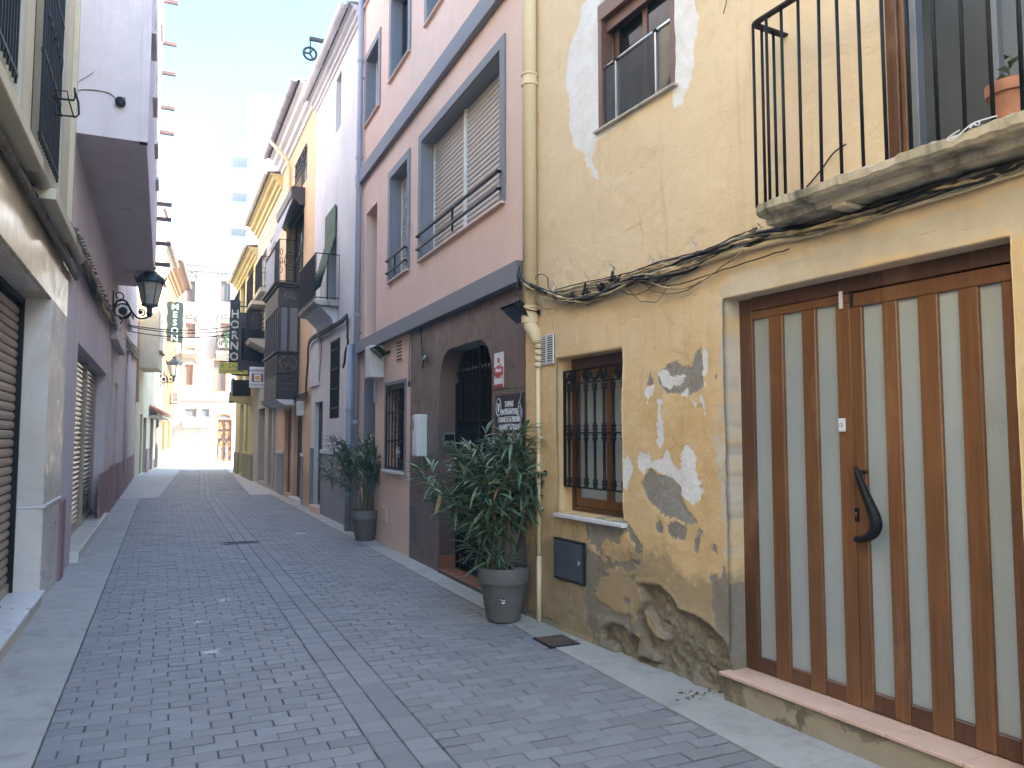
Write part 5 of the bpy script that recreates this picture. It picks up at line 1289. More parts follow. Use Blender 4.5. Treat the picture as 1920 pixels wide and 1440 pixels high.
# menu board
a, b = R1.u(986, 800, .03), R1.u(927, 830, .03); a = max(a, .005); z1 = R1.z(930, 742, .03); z0 = R1.z(930, 967, .03); mx = (a+b)/2; H = z1-z0; W_ = b-a
t = thing('menu_board', 'black restaurant menu board with white lettering behind the near oleander', 'sign', R1, (a, 0, z0))
q = MB(); q.box(a, b, .013, .022, z0, z1); q.build('board', M['sign_black'], t)
q = MB()
ls = [('TAPAS', 755, .062), ('ENTRANTES', 776, .062), ('CARNE A LA PIEDRA', 792, .060), ('HAMBURGESAS', 807, .060)]
def zrow(y): return R1.z(955, y, .025)
for s_, y, sz__ in (('TAPAS', 762, .072), ('ENTRANTES', 777, .072), ('CARNE A LA PIEDRA', 791, .068), ('HAMBURGESAS', 806, .072), ('PEDIDOS', 832, .085), ('6 630 12', 846, .085)):
    text_mb(q, s_, sz__, (mx, .0225, zrow(y)), WR, WU, .002, .82 if len(s_) > 12 else .95, 'CENTER', .002)
for y in (766, 781, 795): q.box(mx-.09, mx+.09, .022, .0235, zrow(y)-.003, zrow(y)+.002)
q.box(a+.03, b-.03, .022, .0235, zrow(815)-.002, zrow(815)+.002)
q.build('lettering', M['sign_white'], t)
q = MB(); cx, cz = b-.085, zrow(762); 
P = [(cx+.06*math.cos(w_), .024, cz+.085*math.sin(w_)) for w_ in np.linspace(0, 2*math.pi, 28)[:-1]]; q.tube(P, .003, 5, closed=True)
q.prism([(cx-.03, cz+.045), (cx-.012, cz+.02), (cx, cz+.035), (cx+.012, cz+.02), (cx+.03, cz+.045), (cx+.02, cz-.03), (cx, cz-.055), (cx-.02, cz-.03)], .0225, .0245)
q.box(cx-.03, cx+.03, .0225, .0245, cz-.074, cz-.066)
q.build('emblem', M['sign_white'], t)
q = MB(); cx, cz = a+.085, zrow(770)
for r_ in (.055, .04, .022): q.tube([(cx+r_*math.cos(w_), .024, cz-.03+r_*1.15*math.sin(w_)) for w_ in np.linspace(0, 2*math.pi, 22)[:-1]], .002, 4, closed=True)
q.tube(smooth_pts([(cx-.03, .024, cz+.02), (cx+.0, .024, cz+.07), (cx-.02, .024, cz+.12), (cx-.035, .024, cz+.16)]), .002, 4); q.tube(smooth_pts([(cx+.02, .024, cz+.02), (cx+.03, .024, cz+.06), (cx-.01, .024, cz+.10)]), .002, 4)
cz = zrow(806); q.tube([(cx-.01+.02*math.cos(w_), .024, cz+.03+.03*math.sin(w_)) for w_ in np.linspace(0, 2*math.pi, 16)[:-1]], .002, 4, closed=True); q.bar((cx-.04, .024, cz-.03), (cx+.03, .024, cz-.03), .004)
q.build('drawing', M['white_cab'], t)
q = MB(); w2, zz = .20, zrow(868)
P = [(mx+w2*math.copysign(abs(math.cos(t_))**.5, math.cos(t_)), zz+.09*math.copysign(abs(math.sin(t_))**.6, math.sin(t_))) for t_ in np.linspace(0, 2*math.pi, 33)[:-1]]
q.prism(P, .0222, .024); q.build('red_badge', M['sign_red'], t)
q = MB(); q.tube(smooth_pts([(mx-.12, .026, zz-.04), (mx-.05, .026, zz+.03), (mx+.03, .026, zz-.02), (mx+.10, .026, zz+.03)]), .006, 5); q.tube(smooth_pts([(mx-.10, .026, zz+.04), (mx, .026, zz-.05), (mx+.1, .026, zz-.03)]), .005, 5); q.build('badge_mark', M['sign_white'], t)
# cut cable sheaves at the end of the band
q = MB(); u_, z_ = R1.cast(974, 520, .09); rg = random.Random(2)
for k in range(9): q.tube([(u_+.02, .08, z_+rg.uniform(-.1,.12)), (u_-.01+rg.uniform(-.02,.02), .11, z_+rg.uniform(-.08,.08)), (u_-.05, .12, z_+rg.uniform(-.12,-.02))], .006, 5)
solo('cable_bunch', q, M['cable'], R1, (u_, .08, z_), 'bunch of black cables emerging from the grey band beside the downpipe', 'cables')

# ------------------------------------------------------------------ potted oleanders
def leaf_mesh(L, w, droop, fold):
    q = MB(); k = 5; vs_ = []
    for i in range(k+1):
        t = i/k; x = L*t; z = -droop*t*t*L; h = w*math.sin(math.pi*min(1, t*.96+.04))**.7*.5*(1 if t < 1 else .02)
        if i == 0: h = w*.12
        vs_ += [(x, -h, z+fold*h), (x, 0, z), (x, h, z+fold*h)]
    fs = []
    for i in range(k):
        for j in range(2): fs.append((i*3+j, (i+1)*3+j, (i+1)*3+j+1, i*3+j+1))
    q.add(vs_, fs); return q
LEAVES = [leaf_mesh(L, w, d, f) for L, w, d, f in ((.17,.025,.35,.5),(.185,.027,.6,.4),(.15,.023,.2,.6),(.20,.028,.9,.4),(.125,.02,.4,.5))]
def pot_mb(x, y):
    q = MB(); q.lathe((x, y, 0.006), [(.001,0),(.135,0),(.145,.01),(.198,.315),(.200,.322),(.222,.325),(.228,.445),(.224,.452),(.214,.452),(.206,.40)], 48, False); return q
def oleander(px, py, label, seed, nst, height, spread, lean, nleaf_scale=1.0, bushy=False, bare=.38):
    x, y = G(px, py); t = thing('potted_oleander', label, 'potted plant', WF, (x, y, 0), 'potted oleanders along the pink house')
    del t['group']
    rg = random.Random(seed)
    pot = pot_mb(x, y).build('pot', M['pot'], t, smooth=2)
    q = MB(); vs_ = [(x, y, .415)]
    for ri, r_ in enumerate((.07, .14, .207)):
        for i in range(20): w_ = i*math.pi/10; vs_.append((x+r_*math.cos(w_), y+r_*math.sin(w_), .405+rg.uniform(-.008,.012)))
    fs = [(0, 1+i, 1+(i+1)%20) for i in range(20)]+[(1+r_*20+i, 21+r_*20+i, 21+r_*20+(i+1)%20, 1+r_*20+(i+1)%20) for r_ in (0, 1) for i in range(20)]
    q.add(vs_, fs); q.build('soil', M['soil'], t)
    peb = []
    for i in range(46):
        w_ = rg.uniform(0, 6.28); r_ = rg.uniform(.07, .19); s_ = rg.uniform(.010, .020); cx, cy, cz = x+r_*math.cos(w_), y+r_*math.sin(w_), .418
        q = MB(); a_ = rg.uniform(0, 6.28); ca, sa = math.cos(a_)*s_, math.sin(a_)*s_
        q.lathe((cx, cy, cz), [(s_*.4,-s_*.6),(s_*1.1,-s_*.1),(s_*1.0,s_*.3),(s_*.45,s_*.65)], 7); q.build('pebble', M['stone_bit'], t, smooth=True)
    leaves = []
    for i in range(nst):
        w_ = 2*math.pi*i/nst*1.62+rg.uniform(-.3,.3); f = math.sqrt((i+.6)/nst)
        bx_, by_ = x+.07*f*math.cos(w_), y+.07*f*math.sin(w_)
        hh = height*(1-.42*f**2*rg.uniform(.3,1.3)); sp_ = spread*f*rg.uniform(.7,1.1)
        tip = Vector((x+sp_*math.cos(w_)+lean[0], y+sp_*math.sin(w_)*.72+lean[1], hh))
        base = Vector((bx_, by_, .41)); c1_ = base.lerp(tip, .35)+Vector((0,0,.10)); c2_ = base.lerp(tip, .7)+Vector((0,0,.10))
        P = smooth_pts([base, c1_, c2_, tip], 5); q = MB(); q.tube(P, list(np.linspace(.008, .003, len(P))), 6)
        segs = [(P, .0)]; left_ = bushy and (math.cos(w_) < .25); br0 = .12 if left_ else bare
        for k in range(rg.randint(7, 9) if left_ else rg.randint(4, 6)):
            s0 = P[rg.randint(int(len(P)*br0), len(P)-3)]; a_ = w_+rg.uniform(-1.5,1.5); ln = rg.uniform(.16,.34)
            e = s0+Vector((math.cos(a_)*ln*.7, math.sin(a_)*ln*.6, ln*rg.uniform(.1,1.0))); e.z = min(e.z, height+.05)
            B = smooth_pts([s0, s0.lerp(e, .5)+Vector((0,0,-.01)), e], 4); q.tube(B, list(np.linspace(.0045, .0025, len(B))), 5); segs.append((B, .2))
        q.build('stem', M['stem'], t, smooth=True)
        for B, st0 in segs:
            Lp = sum((B[j+1]-B[j]).length for j in range(len(B)-1)); main_ = st0 == 0
            nwh = int(Lp*(.5 if main_ else .85)/.033*nleaf_scale)
            for k in range(nwh):
                tt = 1-(k/nwh)*(.5 if main_ else .85); jx = tt*(len(B)-1); j0 = min(int(jx), len(B)-2); p = B[j0].lerp(B[j0+1], jx-j0); ax = (B[j0+1]-B[j0]).normalized()
                ph = rg.uniform(0, 6.28)
                for m_ in range(3):
                    if rg.random() < .16: continue
                    a2 = ph+m_*2.09+rg.uniform(-.3,.3); side = Vector((math.cos(a2), math.sin(a2), 0)); open_ = min(1, k/4+.25)*rg.uniform(.7,1.15)
                    dr_ = (ax*(1-open_*.75)+side*open_+Vector((0,0,-.35*open_*rg.uniform(0,1.3) if k > 3 else .15))).normalized()
                    leaves.append((p.copy(), dr_, rg.randrange(5), rg.uniform(.75,1.12), rg.uniform(-.5,.5)))
    print('leaves', len(leaves))
    def mat(l):
        p, d, k, s_, roll = l; z = Vector((0,0,1)); yv = z.cross(d)
        if yv.length < .05: yv = Vector((0,1,0))
        yv.normalize(); zv = d.cross(yv); m_ = Matrix((d, yv, zv)).transposed().to_4x4() @ Matrix.Rotation(roll, 4, 'X'); m_ = Matrix.Translation(p) @ m_ @ Matrix.Scale(s_, 4); return m_
    order = sorted(range(len(leaves)), key=lambda i: leaves[i][0].y+.15*abs(leaves[i][0].x-x))
    meshes = []
    for lm in LEAVES:
        me = lm.mesh('leaf'); me.materials.append(M['leaf']); meshes.append(me)
    stuff = MB()
    for r_, i in enumerate(order):
        l = leaves[i]
        if r_ < 300:
            o = bpy.data.objects.new('leaf', meshes[l[2]]); COL.objects.link(o); o.parent = t; mm = mat(l); mm.translation -= Vector((x, y, 0)); o.matrix_local = mm
        else:
            mm = mat(l); lm = LEAVES[l[2]]; stuff.add([mm @ Vector(v_) for v_ in lm.v], lm.f)
    stuff.build('foliage', M['leaf'], t, kind='stuff')
    return t, pot
t1, p1 = oleander(944, 1163, 'dense oleander bush in taupe pot standing by the arched gate', 11, 19, 1.55, .50, (-.10, .0), 1.0, True)
x, y = G(944, 1163); q = MB()
cu_ = []
w0 = -math.pi/2-.02
for dz in (0,): pass
q.add([(x+(.1465+.0545*z_/.31*1.0+.0015)*math.cos(w0+w_), y+(.1465+.0545*z_/.31+.0015)*math.sin(w0+w_), .006+z_) for z_ in (.165, .215) for w_ in (-.10, 0, .10)], [(0,1,4,3),(1,2,5,4)])
st_ = q.build('sticker', M['sign_black'], p1)
q = MB(); text_mb(q, 'TAG', .020, (x-.002, y-.1825, .198), (1,0,0), (0,.0,1), .0008, 1.0, 'CENTER', .001)
q.box(x-.013, x+.013, y-.1815, y-.181, .176, .190); q.build('sticker_print', M['sign_white'], t1)
t2, p2 = oleander(684, 1013, 'smaller oleander in taupe pot beside pale downpipes of pink house', 23, 15, 1.50, .48, (-.06, .0), .8)
# ------------------------------------------------------------------ helpers for the old houses
def railing(parent, pts, zb, zt, pitch=.11, r=.007, mat='iron', top=.014, dn=0):
    """bars along a polyline of (u, n)"""
    q = MB(); 
    for (a, b) in zip(pts[:-1], pts[1:]): q.bar((*a, zt), (*b, zt), top*2, top)
    rl = q.build('handrail', M[mat], parent); b0 = None; q = MB()
    for (a, b) in zip(pts[:-1], pts[1:]): q.bar((*a, zb+.04), (*b, zb+.04), top*1.4, top)
    q.build('bottom_rail', M[mat], parent)
    for (a, b) in zip(pts[:-1], pts[1:]):
        L = math.hypot(b[0]-a[0], b[1]-a[1]); k = max(1, int(L/pitch))
        for i in range(k+1):
            u_, n_ = a[0]+(b[0]-a[0])*i/k, a[1]+(b[1]-a[1])*i/k
            if b0 is None: q = MB(); q.bar((u_, n_, zb), (u_, n_, zt), r*2); b0 = q.build('bar', M[mat], parent); o0 = (u_, n_)
            else: cp(b0, parent, (u_-o0[0], n_-o0[1], 0))
    return rl
def eaves(root, u0, u1, z, proj=.55, mat='white_old', rows=True, gut='grey_pipe', pitch=.22, gz=.0):
    """stepped cornice, tile ends and a half round gutter"""
    s_ = proj/.55; q = MB(); q.prism_u([(0.001, z-.55*s_), (.06*s_, z-.55*s_), (.08*s_, z-.42*s_), (.18*s_, z-.40*s_), (.20*s_, z-.25*s_), (.34*s_, z-.22*s_), (.36*s_, z-.06*s_), (proj-.08*s_, z-.03*s_), (proj-.08*s_, z), (.001, z)], u0, u1)
    q.build('cornice', M[mat], root)
    t0 = None; k = int(abs(u1-u0)/pitch)
    for i in range(k):
        x = u0+(u1-u0)*(i+.5)/k
        if t0 is None:
            q = MB(); P = []
            ang = np.linspace(0, math.pi, 7); r_ = pitch*.42
            vs_ = [(x+r_*math.cos(w_), n_, zz+r_*.8*math.sin(w_)) for n_, zz in ((proj+.02, z+.0), (-.5, z+.16)) for w_ in ang]
            q.add(vs_, [(j, j+1, 8+j, 7+j) for j in range(6)]+[tuple(range(7))]); t0 = q.build('roof_tile', M['roof_tile'], root); x0 = x
        else: cp(t0, root, (x-x0, 0, rng.uniform(-.008,.008)))
    q = MB(); q.box(u0, u1, -.5, proj-.0, z+.001, z+.012); q.build('eaves_board', M['dark_wood'], root)
    q = MB(); r_ = .075; ang = np.linspace(math.pi, 2*math.pi, 9); gn = proj+.06; gz_ = z+.03+gz
    prof = [(gn+r_*math.cos(w_), gz_+r_*math.sin(w_)) for w_ in ang]+[(gn+(r_-.01)*math.cos(w_), gz_+(r_-.01)*math.sin(w_)) for w_ in ang[::-1]]
    q.prism_u(prof, u0, u1)
    q.build('gutter', M[gut], root)
    for i in range(int(abs(u1-u0)/.8)+1):
        x = min(u0, u1)+.1+i*.8
        if x < max(u0, u1): q = MB(); q.tube([(x, gn+(r_+.006)*math.cos(w_), gz_+(r_+.006)*math.sin(w_)) for w_ in ang], .012, 5); q.bar((x, gn-r_, gz_), (x, proj-.2, gz_+.05), .02); q.build('gutter_strap', M[gut], root)

def dpipe(fr, px, n, z0, z1, r, label, mat='grey_pipe', bends=None, coll=(1.0, 3.5, 6.0)):
    u_ = fr.u(px, 700, n); t = thing('downpipe', label, 'downpipe', fr, (u_, n, z0))
    q = MB(); q.tube([(u_, n, z0), (u_, n, z1)]+([(u_+b[0], n+b[1], z1+b[2]) for b in bends] if bends else []), r, 12); q.build('pipe', M[mat], t, smooth=True)
    for z in coll:
        if z0 < z < z1: q = MB(); q.lathe((u_, n, z), [(r+.001,-.03),(r+.01,-.028),(r+.01,.028),(r+.001,.03)], 12); q.build('collar', M[mat], t)
    for z in coll:
        if z0 < z-.3 < z1: q = MB(); q.box(u_-.02, u_+.02, 0, n, z-.31, z-.29); q.build('clamp', M['iron'], t)
    return t

# ------------------------------------------------------------------ R2: peeling white house
A2, B2 = 0.0, RR.u(583); H2 = RR.z(594, 195)
print('R2', B2, H2)
old = thing('white_old_house', 'tall whitewashed old house with peeling plaster and green blind', 'house', RR, (0,0,0))
w_up = (RR.u(640, 180), RR.u(630, 195), RR.z(629, 252), RR.z(640, 132))
w_gr = (RR.u(631, 450), RR.u(613, 480), RR.z(622, 560)-.45, RR.z(631, 385))
w_lo = (RR.u(637, 700), RR.u(620, 700), RR.z(620, 785), RR.z(637, 633))
d_lo = (RR.u(604, 850), RR.u(589, 850), .12, RR.z(603, 752))
wl_ = wall_holes(A2+.001, B2, 0, H2, [w_up, w_gr, w_lo, d_lo]); wl_.build('wall', M['white_old'], old)
shell(old, A2+.02, B2, H2+.15, 8, M['white_old'])
eaves(old, A2, B2, H2+.02, .24, 'white_old', gut='white_old')
simple_window(old, RR, w_up, -.12, 'grey_band', 'glass_pale', .05, 1, 3)
simple_window(old, RR, w_gr, -.2, 'green_blind', 'glass', .06, 1, 2, 'balcony_door')
simple_window(old, RR, w_lo, -.22, 'dark_wood', 'glass', .05, 1, 2)
# green rolling blind hanging out over the rail
a, b, c, d = w_gr
bl = MB(); zb_ = RR.z(622, 528, .2); k = 22
bo = thing('sun_blind', 'green slatted sun blind hanging outward over the small balcony', 'blind', RR, (a, 0, zb_))
for i in range(k):
    t0 = i/k; z0 = d+(zb_-d)*t0; z1 = d+(zb_-d)*(t0+.9/k); n0 = .03+.28*max(0, t0-.35)/.65; q = MB(); q.box(a-.05, b+.05, n0, n0+.012, z1, z0); q.build('slat', M['green_blind'], bo)
# ground floor: grey plinth with ledge, darker base
pl_z = RR.z(600, 850); pu0, pu1 = RR.u(652, 850), d_lo[0]-.03
q = MB(); q.box(A2+.005, d_lo[0]-.02, 0, .03, 0, pl_z); q.build('plinth', M['grey_render'], old, bevel=.006)
q = MB(); q.box(A2+.005, d_lo[0]-.01, 0, .055, pl_z+.001, pl_z+.09); q.build('plinth_ledge', M['white_old'], old, bevel=.01)
q = MB(); q.box(d_lo[1]+.03, B2, 0, .02, 0, pl_z+.1); q.build('plinth', M['grey_band'], old)
q = MB(); q.box(d_lo[0]-.02, d_lo[1]+.02, -.01, .10, 0, .126); q.build('doorstep', M['step_tile'], old)
a, b, c, d = d_lo; q = MB(); q.box(a, b, -.14, -.1, c, d); dd = q.build('door', M['dark_wood'], old)
for i in range(4):
    x = a+(b-a)*(i+.5)/4; q = MB(); q.box(x-.09, x+.09, -.099, -.085, c+.1, d-.1); q.build('panel', M['dark_wood'], dd, bevel=.003)
# window bars
a, b, c, d = w_lo; q = MB()
q.box(a, b, .0, .02, d-.03, d)
g = q.build('window_grille', M['iron'], old); s0 = None
for i in range(4): z = c+(d-c)*(i+.5)/4; q = MB(); q.box(a, b, .0, .02, z-.015, z+.015); q.build('rail', M['iron'], g)
for i in range(8):
    x = a+(b-a)*(i+.5)/8
    if s0 is None: q = MB(); q.box(x-.009, x+.009, .0, .018, c-.0, d+.0); s0 = q.build('bar', M['iron'], g); x0 = x
    else: cp(s0, g, (x-x0, 0, 0))
# walled-up panel and blank door shape
u0, u1 = RR.u(599, 720), RR.u(582, 720); q = MB(); q.box(u0, u1, .001, .035, RR.z(590, 725), RR.z(590, 640)); q.build('plaster_panel', M['white_old'], old, bevel=.006)
# balcony
bn = .47; ba, bb = RR.u(589, 560, bn), RR.u(558, 600, bn); z1_ = RR.z(589, 560, bn); z0_ = z1_-.11
print('R2 balcony', ba, bb, z0_, z1_)
bc = thing('balcony', 'small balcony with dark sheeted railing on the white old house', 'balcony', RR, (ba, 0, z0_))
q = MB(); q.prism_u([(0, z0_), (bn-.1, z0_), (bn-.03, z0_+.03), (bn, z0_+.07), (bn, z1_), (0, z1_)], ba, bb); q.build('slab', M['concrete'], bc, bevel=.012)
q = MB(); q.prism_u([(0, z0_-.42), (.03, z0_-.40), (.12, z0_-.2), (.30, z0_-.03), (.36, z0_-.001), (0, z0_-.001)], ba+.15, bb-.1); q.build('corbel', M['white_old'], bc)
zt_ = RR.z(594, 469, bn)
railing(bc, [(ba+.03, .0), (ba+.03, bn-.03), (bb-.03, bn-.03), (bb-.03, 0)], z1_, zt_, .15)
q = MB(); q.box(ba+.04, bb-.04, bn-.02, bn-.012, z1_+.06, zt_-.03); q.build('sheeting', M['black_sheet'], bc)
# grey downpipes between white and pink house
dpipe(RR, 668, .07, .0, H2+3, .05, 'long grey downpipe on the joint between pink house and white house', coll=(1.8, 3.6, 6.3, 8))
dpipe(RR, 656, .15, .0, 3.1, .055, 'shorter pale grey downpipe beside the first, ending at cables', coll=(.6, 2.0))
# cables on R2
def rwire(fr, ptl, r, mat, label, group=None, k=5, nz_=.004, name='cable', cat='cable'):
    P = [(fr.cast(x, y, n)[0], n, fr.cast(x, y, n)[1]) for x, y, n in ptl]; P = smooth_pts(P, k); rg = random.Random(int(ptl[0][0]))
    P = [(p.x, max(.01, p.y+rg.gauss(0, nz_)), p.z+rg.gauss(0, nz_)) for p in P]; q = MB(); q.tube(P, r, 6); return solo(name, q, mat, fr, P[0], label, cat, group, smooth=True)
for i, dy in enumerate((0, 3, 6)):
    rwire(RR, [(650,590+dy,.06),(640,600+dy,.06),(615,615+dy,.08),(596,626+dy,.08),(580,640+dy,.08),(576,690+dy,.06),(573,730+dy,.06)], .022-.004*i, M['cable_grey'] if i < 2 else M['cable'], 'thick dusty cable sagging under the balcony of the white house', 'cables on the white old house')
rwire(RR, [(651,590,.06),(652,640,.06),(648,660,.06),(644,690,.06)], .02, M['cable'], 'black cable dropping past the corner of the white house')
rwire(RR, [(600,628,.03),(603,650,.03),(601,680,.03),(598,715,.03)], .01, M['cable_grey'], 'thin cable running down the blank plaster of white house')
# pulley on an iron arm
nn = 0
uP = RR.u(622, 82, .0); n1, z1 = RR.castu(580, 72, uP); n0, z0 = RR.castu(625, 84, uP)
pu_ = thing('pulley', 'black iron hoist arm with wheel projecting from the white house eaves', 'pulley', RR, (uP, 0, z0))
q = MB(); q.bar((uP, 0, z1), (uP, n1, z1), .07, .07); q.build('arm', M['iron'], pu_)
q = MB(); R_ = .13; zc = z1-.32; q.tube([(uP, n1-.02+R_*math.cos(w_), zc+R_*math.sin(w_)) for w_ in np.linspace(0, 2*math.pi, 19)[:-1]], .028, 6, closed=True)
for w_ in (0, 2.09, 4.19): q.bar((uP, n1-.02, zc), (uP, n1-.02+R_*math.cos(w_), zc+R_*math.sin(w_)), .035)
q.build('wheel', M['iron'], pu_); q = MB(); q.bar((uP, n1-.02, zc), (uP, n1-.02, z1), .03); q.build('hook', M['iron'], pu_)

# ------------------------------------------------------------------ R3: ochre house with glazed oriel
A3, B3 = B2+.001, RR.u(520); H3 = RR.z(537, 289)
print('R3', A3, B3, H3)
och = thing('ochre_house', 'ochre house with black glazed oriel and deep roof eaves', 'house', RR, (A3, 0, 0))
o_n = .52; oa, ob = RR.u(562, 620), RR.u(497, 640, o_n)
osl = RR.z(520, 748, o_n)
top_w = (RR.u(576, 320), RR.u(555, 330), RR.z(566, 352), RR.z(576, 272))
bdw = (RR.u(570, 420), RR.u(543, 420), RR.z(568, 530), RR.z(570, 375))
dA = (RR.u(566, 850), RR.u(550, 850), .1, RR.z(565, 760)); dB = (RR.u(545, 850), RR.u(533, 850), .1, RR.z(545, 765))
wall_holes(A3, B3, 0, H3, [top_w, bdw, dA, dB]).build('wall', M['ochre'], och); shell(och, A3, B3, H3+.12, 8, M['ochre'])
eaves(och, A3, B3, H3+.02, .44, 'white_old', gut='grey_pipe')
simple_window(och, RR, top_w, -.1, 'white_cab', 'glass', .05, 1, 1); simple_window(och, RR, bdw, -.15, 'dark_wood', 'glass', .05, 1, 2, 'balcony_door')
a, b, c, d = top_w; q = MB()
for i in range(7): x = a+(b-a)*(i+.5)/7; q.bar((x, .03, c+.35), (x, .03, d), .02)
for z in (c+.35, (c+d)/2+.15, d): q.bar((a, .03, z), (b, .03, z), .025)
for i in range(3): x = a+(b-a)*(i+.5)/3; q.tube([(x+.1*math.cos(w_), .035, (c+d)/2+.2+.16*math.sin(w_)) for w_ in np.linspace(0, 6.28, 13)[:-1]], .012, 5, closed=True)
q.build('window_grille', M['iron'], och)
for (h, lb) in ((dA, 'dark_wood'), (dB, 'maroon')):
    a, b, c, d = h; q = MB(); q.box(a, b, -.14, -.1, c, d); q.build('door', M[lb], och)
q = MB(); q.box(dA[0]-.2, dA[1]+.05, -.01, .1, 0, .106); q.build('doorstep', M['marble_white'], och)
for x0, x1 in ((569, 566), (532, 521)):
    a, b = RR.u(x0, 850), RR.u(x1, 850); zt = RR.z(560, 855); q = MB(); q.box(a, b, 0, .03, 0, zt); q.build('plinth', M['grey_render'], och, bevel=.01); q = MB(); q.box(a-.02, b+.02, 0, .05, zt+.001, zt+.08); q.build('plinth_ledge', M['white_old'], och, bevel=.01)
# oriel
ol = lambda y: RR.z(519, y, o_n)
ori = thing('oriel_window', 'black wooden glazed oriel with carved panels on the ochre house', 'oriel', RR, (oa, 0, ol(745)))
zb0, zb1, zp1, zg0, zg1, zt1 = ol(748), ol(728), ol(700), ol(662), ol(578), ol(533)
q = MB(); q.prism_u([(0, zb0-.13), (o_n-.2, zb0-.13), (o_n-.02, zb0-.02), (o_n+.02, zb0), (0, zb0)], oa, ob); q.build('slab', M['white_old'], ori)
def obox(z0, z1, e, nm, mat='dark_wood', bev=.01): q = MB(); q.box(oa-e, ob+e, .001, o_n+e, z0, z1); return q.build(nm, M[mat], ori, bevel=bev)
obox(zb0+.001, zg0, 0, 'lower_panel'); obox(zg0+.001, zg0+.06, .05, 'ledge'); obox(zp1, zp1+.04, .02, 'moulding'); obox(zg1, zt1-.12, .0, 'upper_panel'); obox(zt1-.119, zt1-.06, .05, 'moulding'); obox(zt1-.059, zt1, .11, 'cornice')
for u_ in np.linspace(oa, ob, 7):
    q = MB(); q.box(u_-.035, u_+.035, o_n-.07, o_n, zg0+.061, zg1-.001); q.build('post', M['dark_wood'], ori)
for s_ in (oa, ob):
    for n_ in (.03, .27): q = MB(); q.box(s_-.03, s_+.03, n_-.03, n_+.03, zg0+.061, zg1-.001); q.build('post', M['dark_wood'], ori)
ul = np.linspace(oa, ob, 7)
M['glass_refl'] = glass('old_window_glass', (.16,.175,.19), .05, .9)  # white reflection put into the pale base colour
for a, b in zip(ul[:-1], ul[1:]): q = MB(); q.box(a+.036, b-.036, o_n-.035, o_n-.03, zg0+.062, zg1-.002); q.build('pane', M['glass_refl'], ori)
q = MB(); q.box(oa+.01, oa+.016, .06, o_n-.07, zg0+.062, zg1-.002); q.build('pane', M['glass_refl'], ori)
q = MB(); q.box(oa+.06, ob-.05, .02, o_n-.12, zg0+.07, zg1-.01); q.build('interior', M['black_void'], ori)
q = MB(); q.box(oa+.035, oa+.04, .18, .24, zg1-.55, zg1-.03); q.box(oa+.035, oa+.04, .29, .35, zg1-.55, zg1-.03); q.build('curtain', M['white'], ori)
# carved relief on the near side
def relief(cz, s_, nm='carving'):
    q = MB(); cn = o_n/2
    for sg in (-1, 1):
        q.tube([(oa-.012, cn+sg*(.03+abs(.11*s_*math.sin(w_))), cz+.12*s_*math.cos(w_)) for w_ in np.linspace(0, math.pi*1.3, 14)], .016, 5)
        q.tube([(oa-.012, cn+sg*(.09+.05*math.cos(w_)), cz-.05+.05*math.sin(w_)) for w_ in np.linspace(0, 2*math.pi, 12)], .012, 5)
    q.tube([(oa-.015, cn+.035*math.cos(w_), cz+.05*math.sin(w_)) for w_ in np.linspace(0, 2*math.pi, 12)[:-1]], .014, 5, closed=True)
    q.build(nm, M['cable_grey'], ori)
relief((zp1+zg0)/2, 1.5); relief(zt1-.32, .8)
q = MB(); zc = (zb0+zp1)/2
P = [(oa-.004, .10, zc-.07), (oa-.004, o_n-.10, zc-.07), (oa-.004, o_n-.07, zc), (oa-.004, o_n-.1, zc+.07), (oa-.004, .10, zc+.07), (oa-.004, .07, zc)]; q.tube(P, .008, 5, closed=True); q.build('panel_frame', M['cable_grey'], ori)
for a, b in zip(ul[:-1], ul[1:]):
    q = MB(); q.box(a+.05, b-.05, o_n+.001, o_n+.012, zp1+.06, zg0-.06); q.build('panel', M['iron'], ori); q = MB(); q.box(a+.05, b-.05, o_n+.001, o_n+.012, zb0+.05, zp1-.05); q.build('panel', M['cable_grey'], ori)
    q = MB(); q.box(a+.04, b-.04, o_n+.001, o_n+.010, zg1+.08, zt1-.2); q.build('panel', M['cable_grey'], ori)
# terrace railing on the oriel
zr0, zr1 = zt1, RR.z(519, 457, o_n)
tb = thing('terrace_railing', 'black wrought iron railing on top of the oriel', 'railing', RR, (oa, 0, zr0))
railing(tb, [(oa, .0), (oa, o_n), (ob, o_n), (ob, 0)], zr0, zr1, .14, .008)
q = MB(); cn = o_n/2; cz = (zr0+zr1)/2
for r_ in (.17, .11, .05): q.tube([(oa-.005, cn+r_*.8*math.cos(w_), cz+r_*1.3*math.sin(w_)) for w_ in np.linspace(0, 2*math.pi, 20)[:-1]], .009, 5, closed=True)
for sg in (-1, 1):
    for dz in (-.22, 0, .22): q.tube([(oa-.005, cn+sg*(.21+.03*math.cos(w_)), cz+dz+.08*math.sin(w_)) for w_ in np.linspace(0, 2*math.pi, 12)[:-1]], .008, 5, closed=True)
q.build('ornament', M['iron'], tb)
q = MB(); q.box(oa+.7, ob-.03, o_n+.012, o_n+.02, zr0+.05, zr1-.1); q.build('privacy_sheet', M['cloth'], tb)
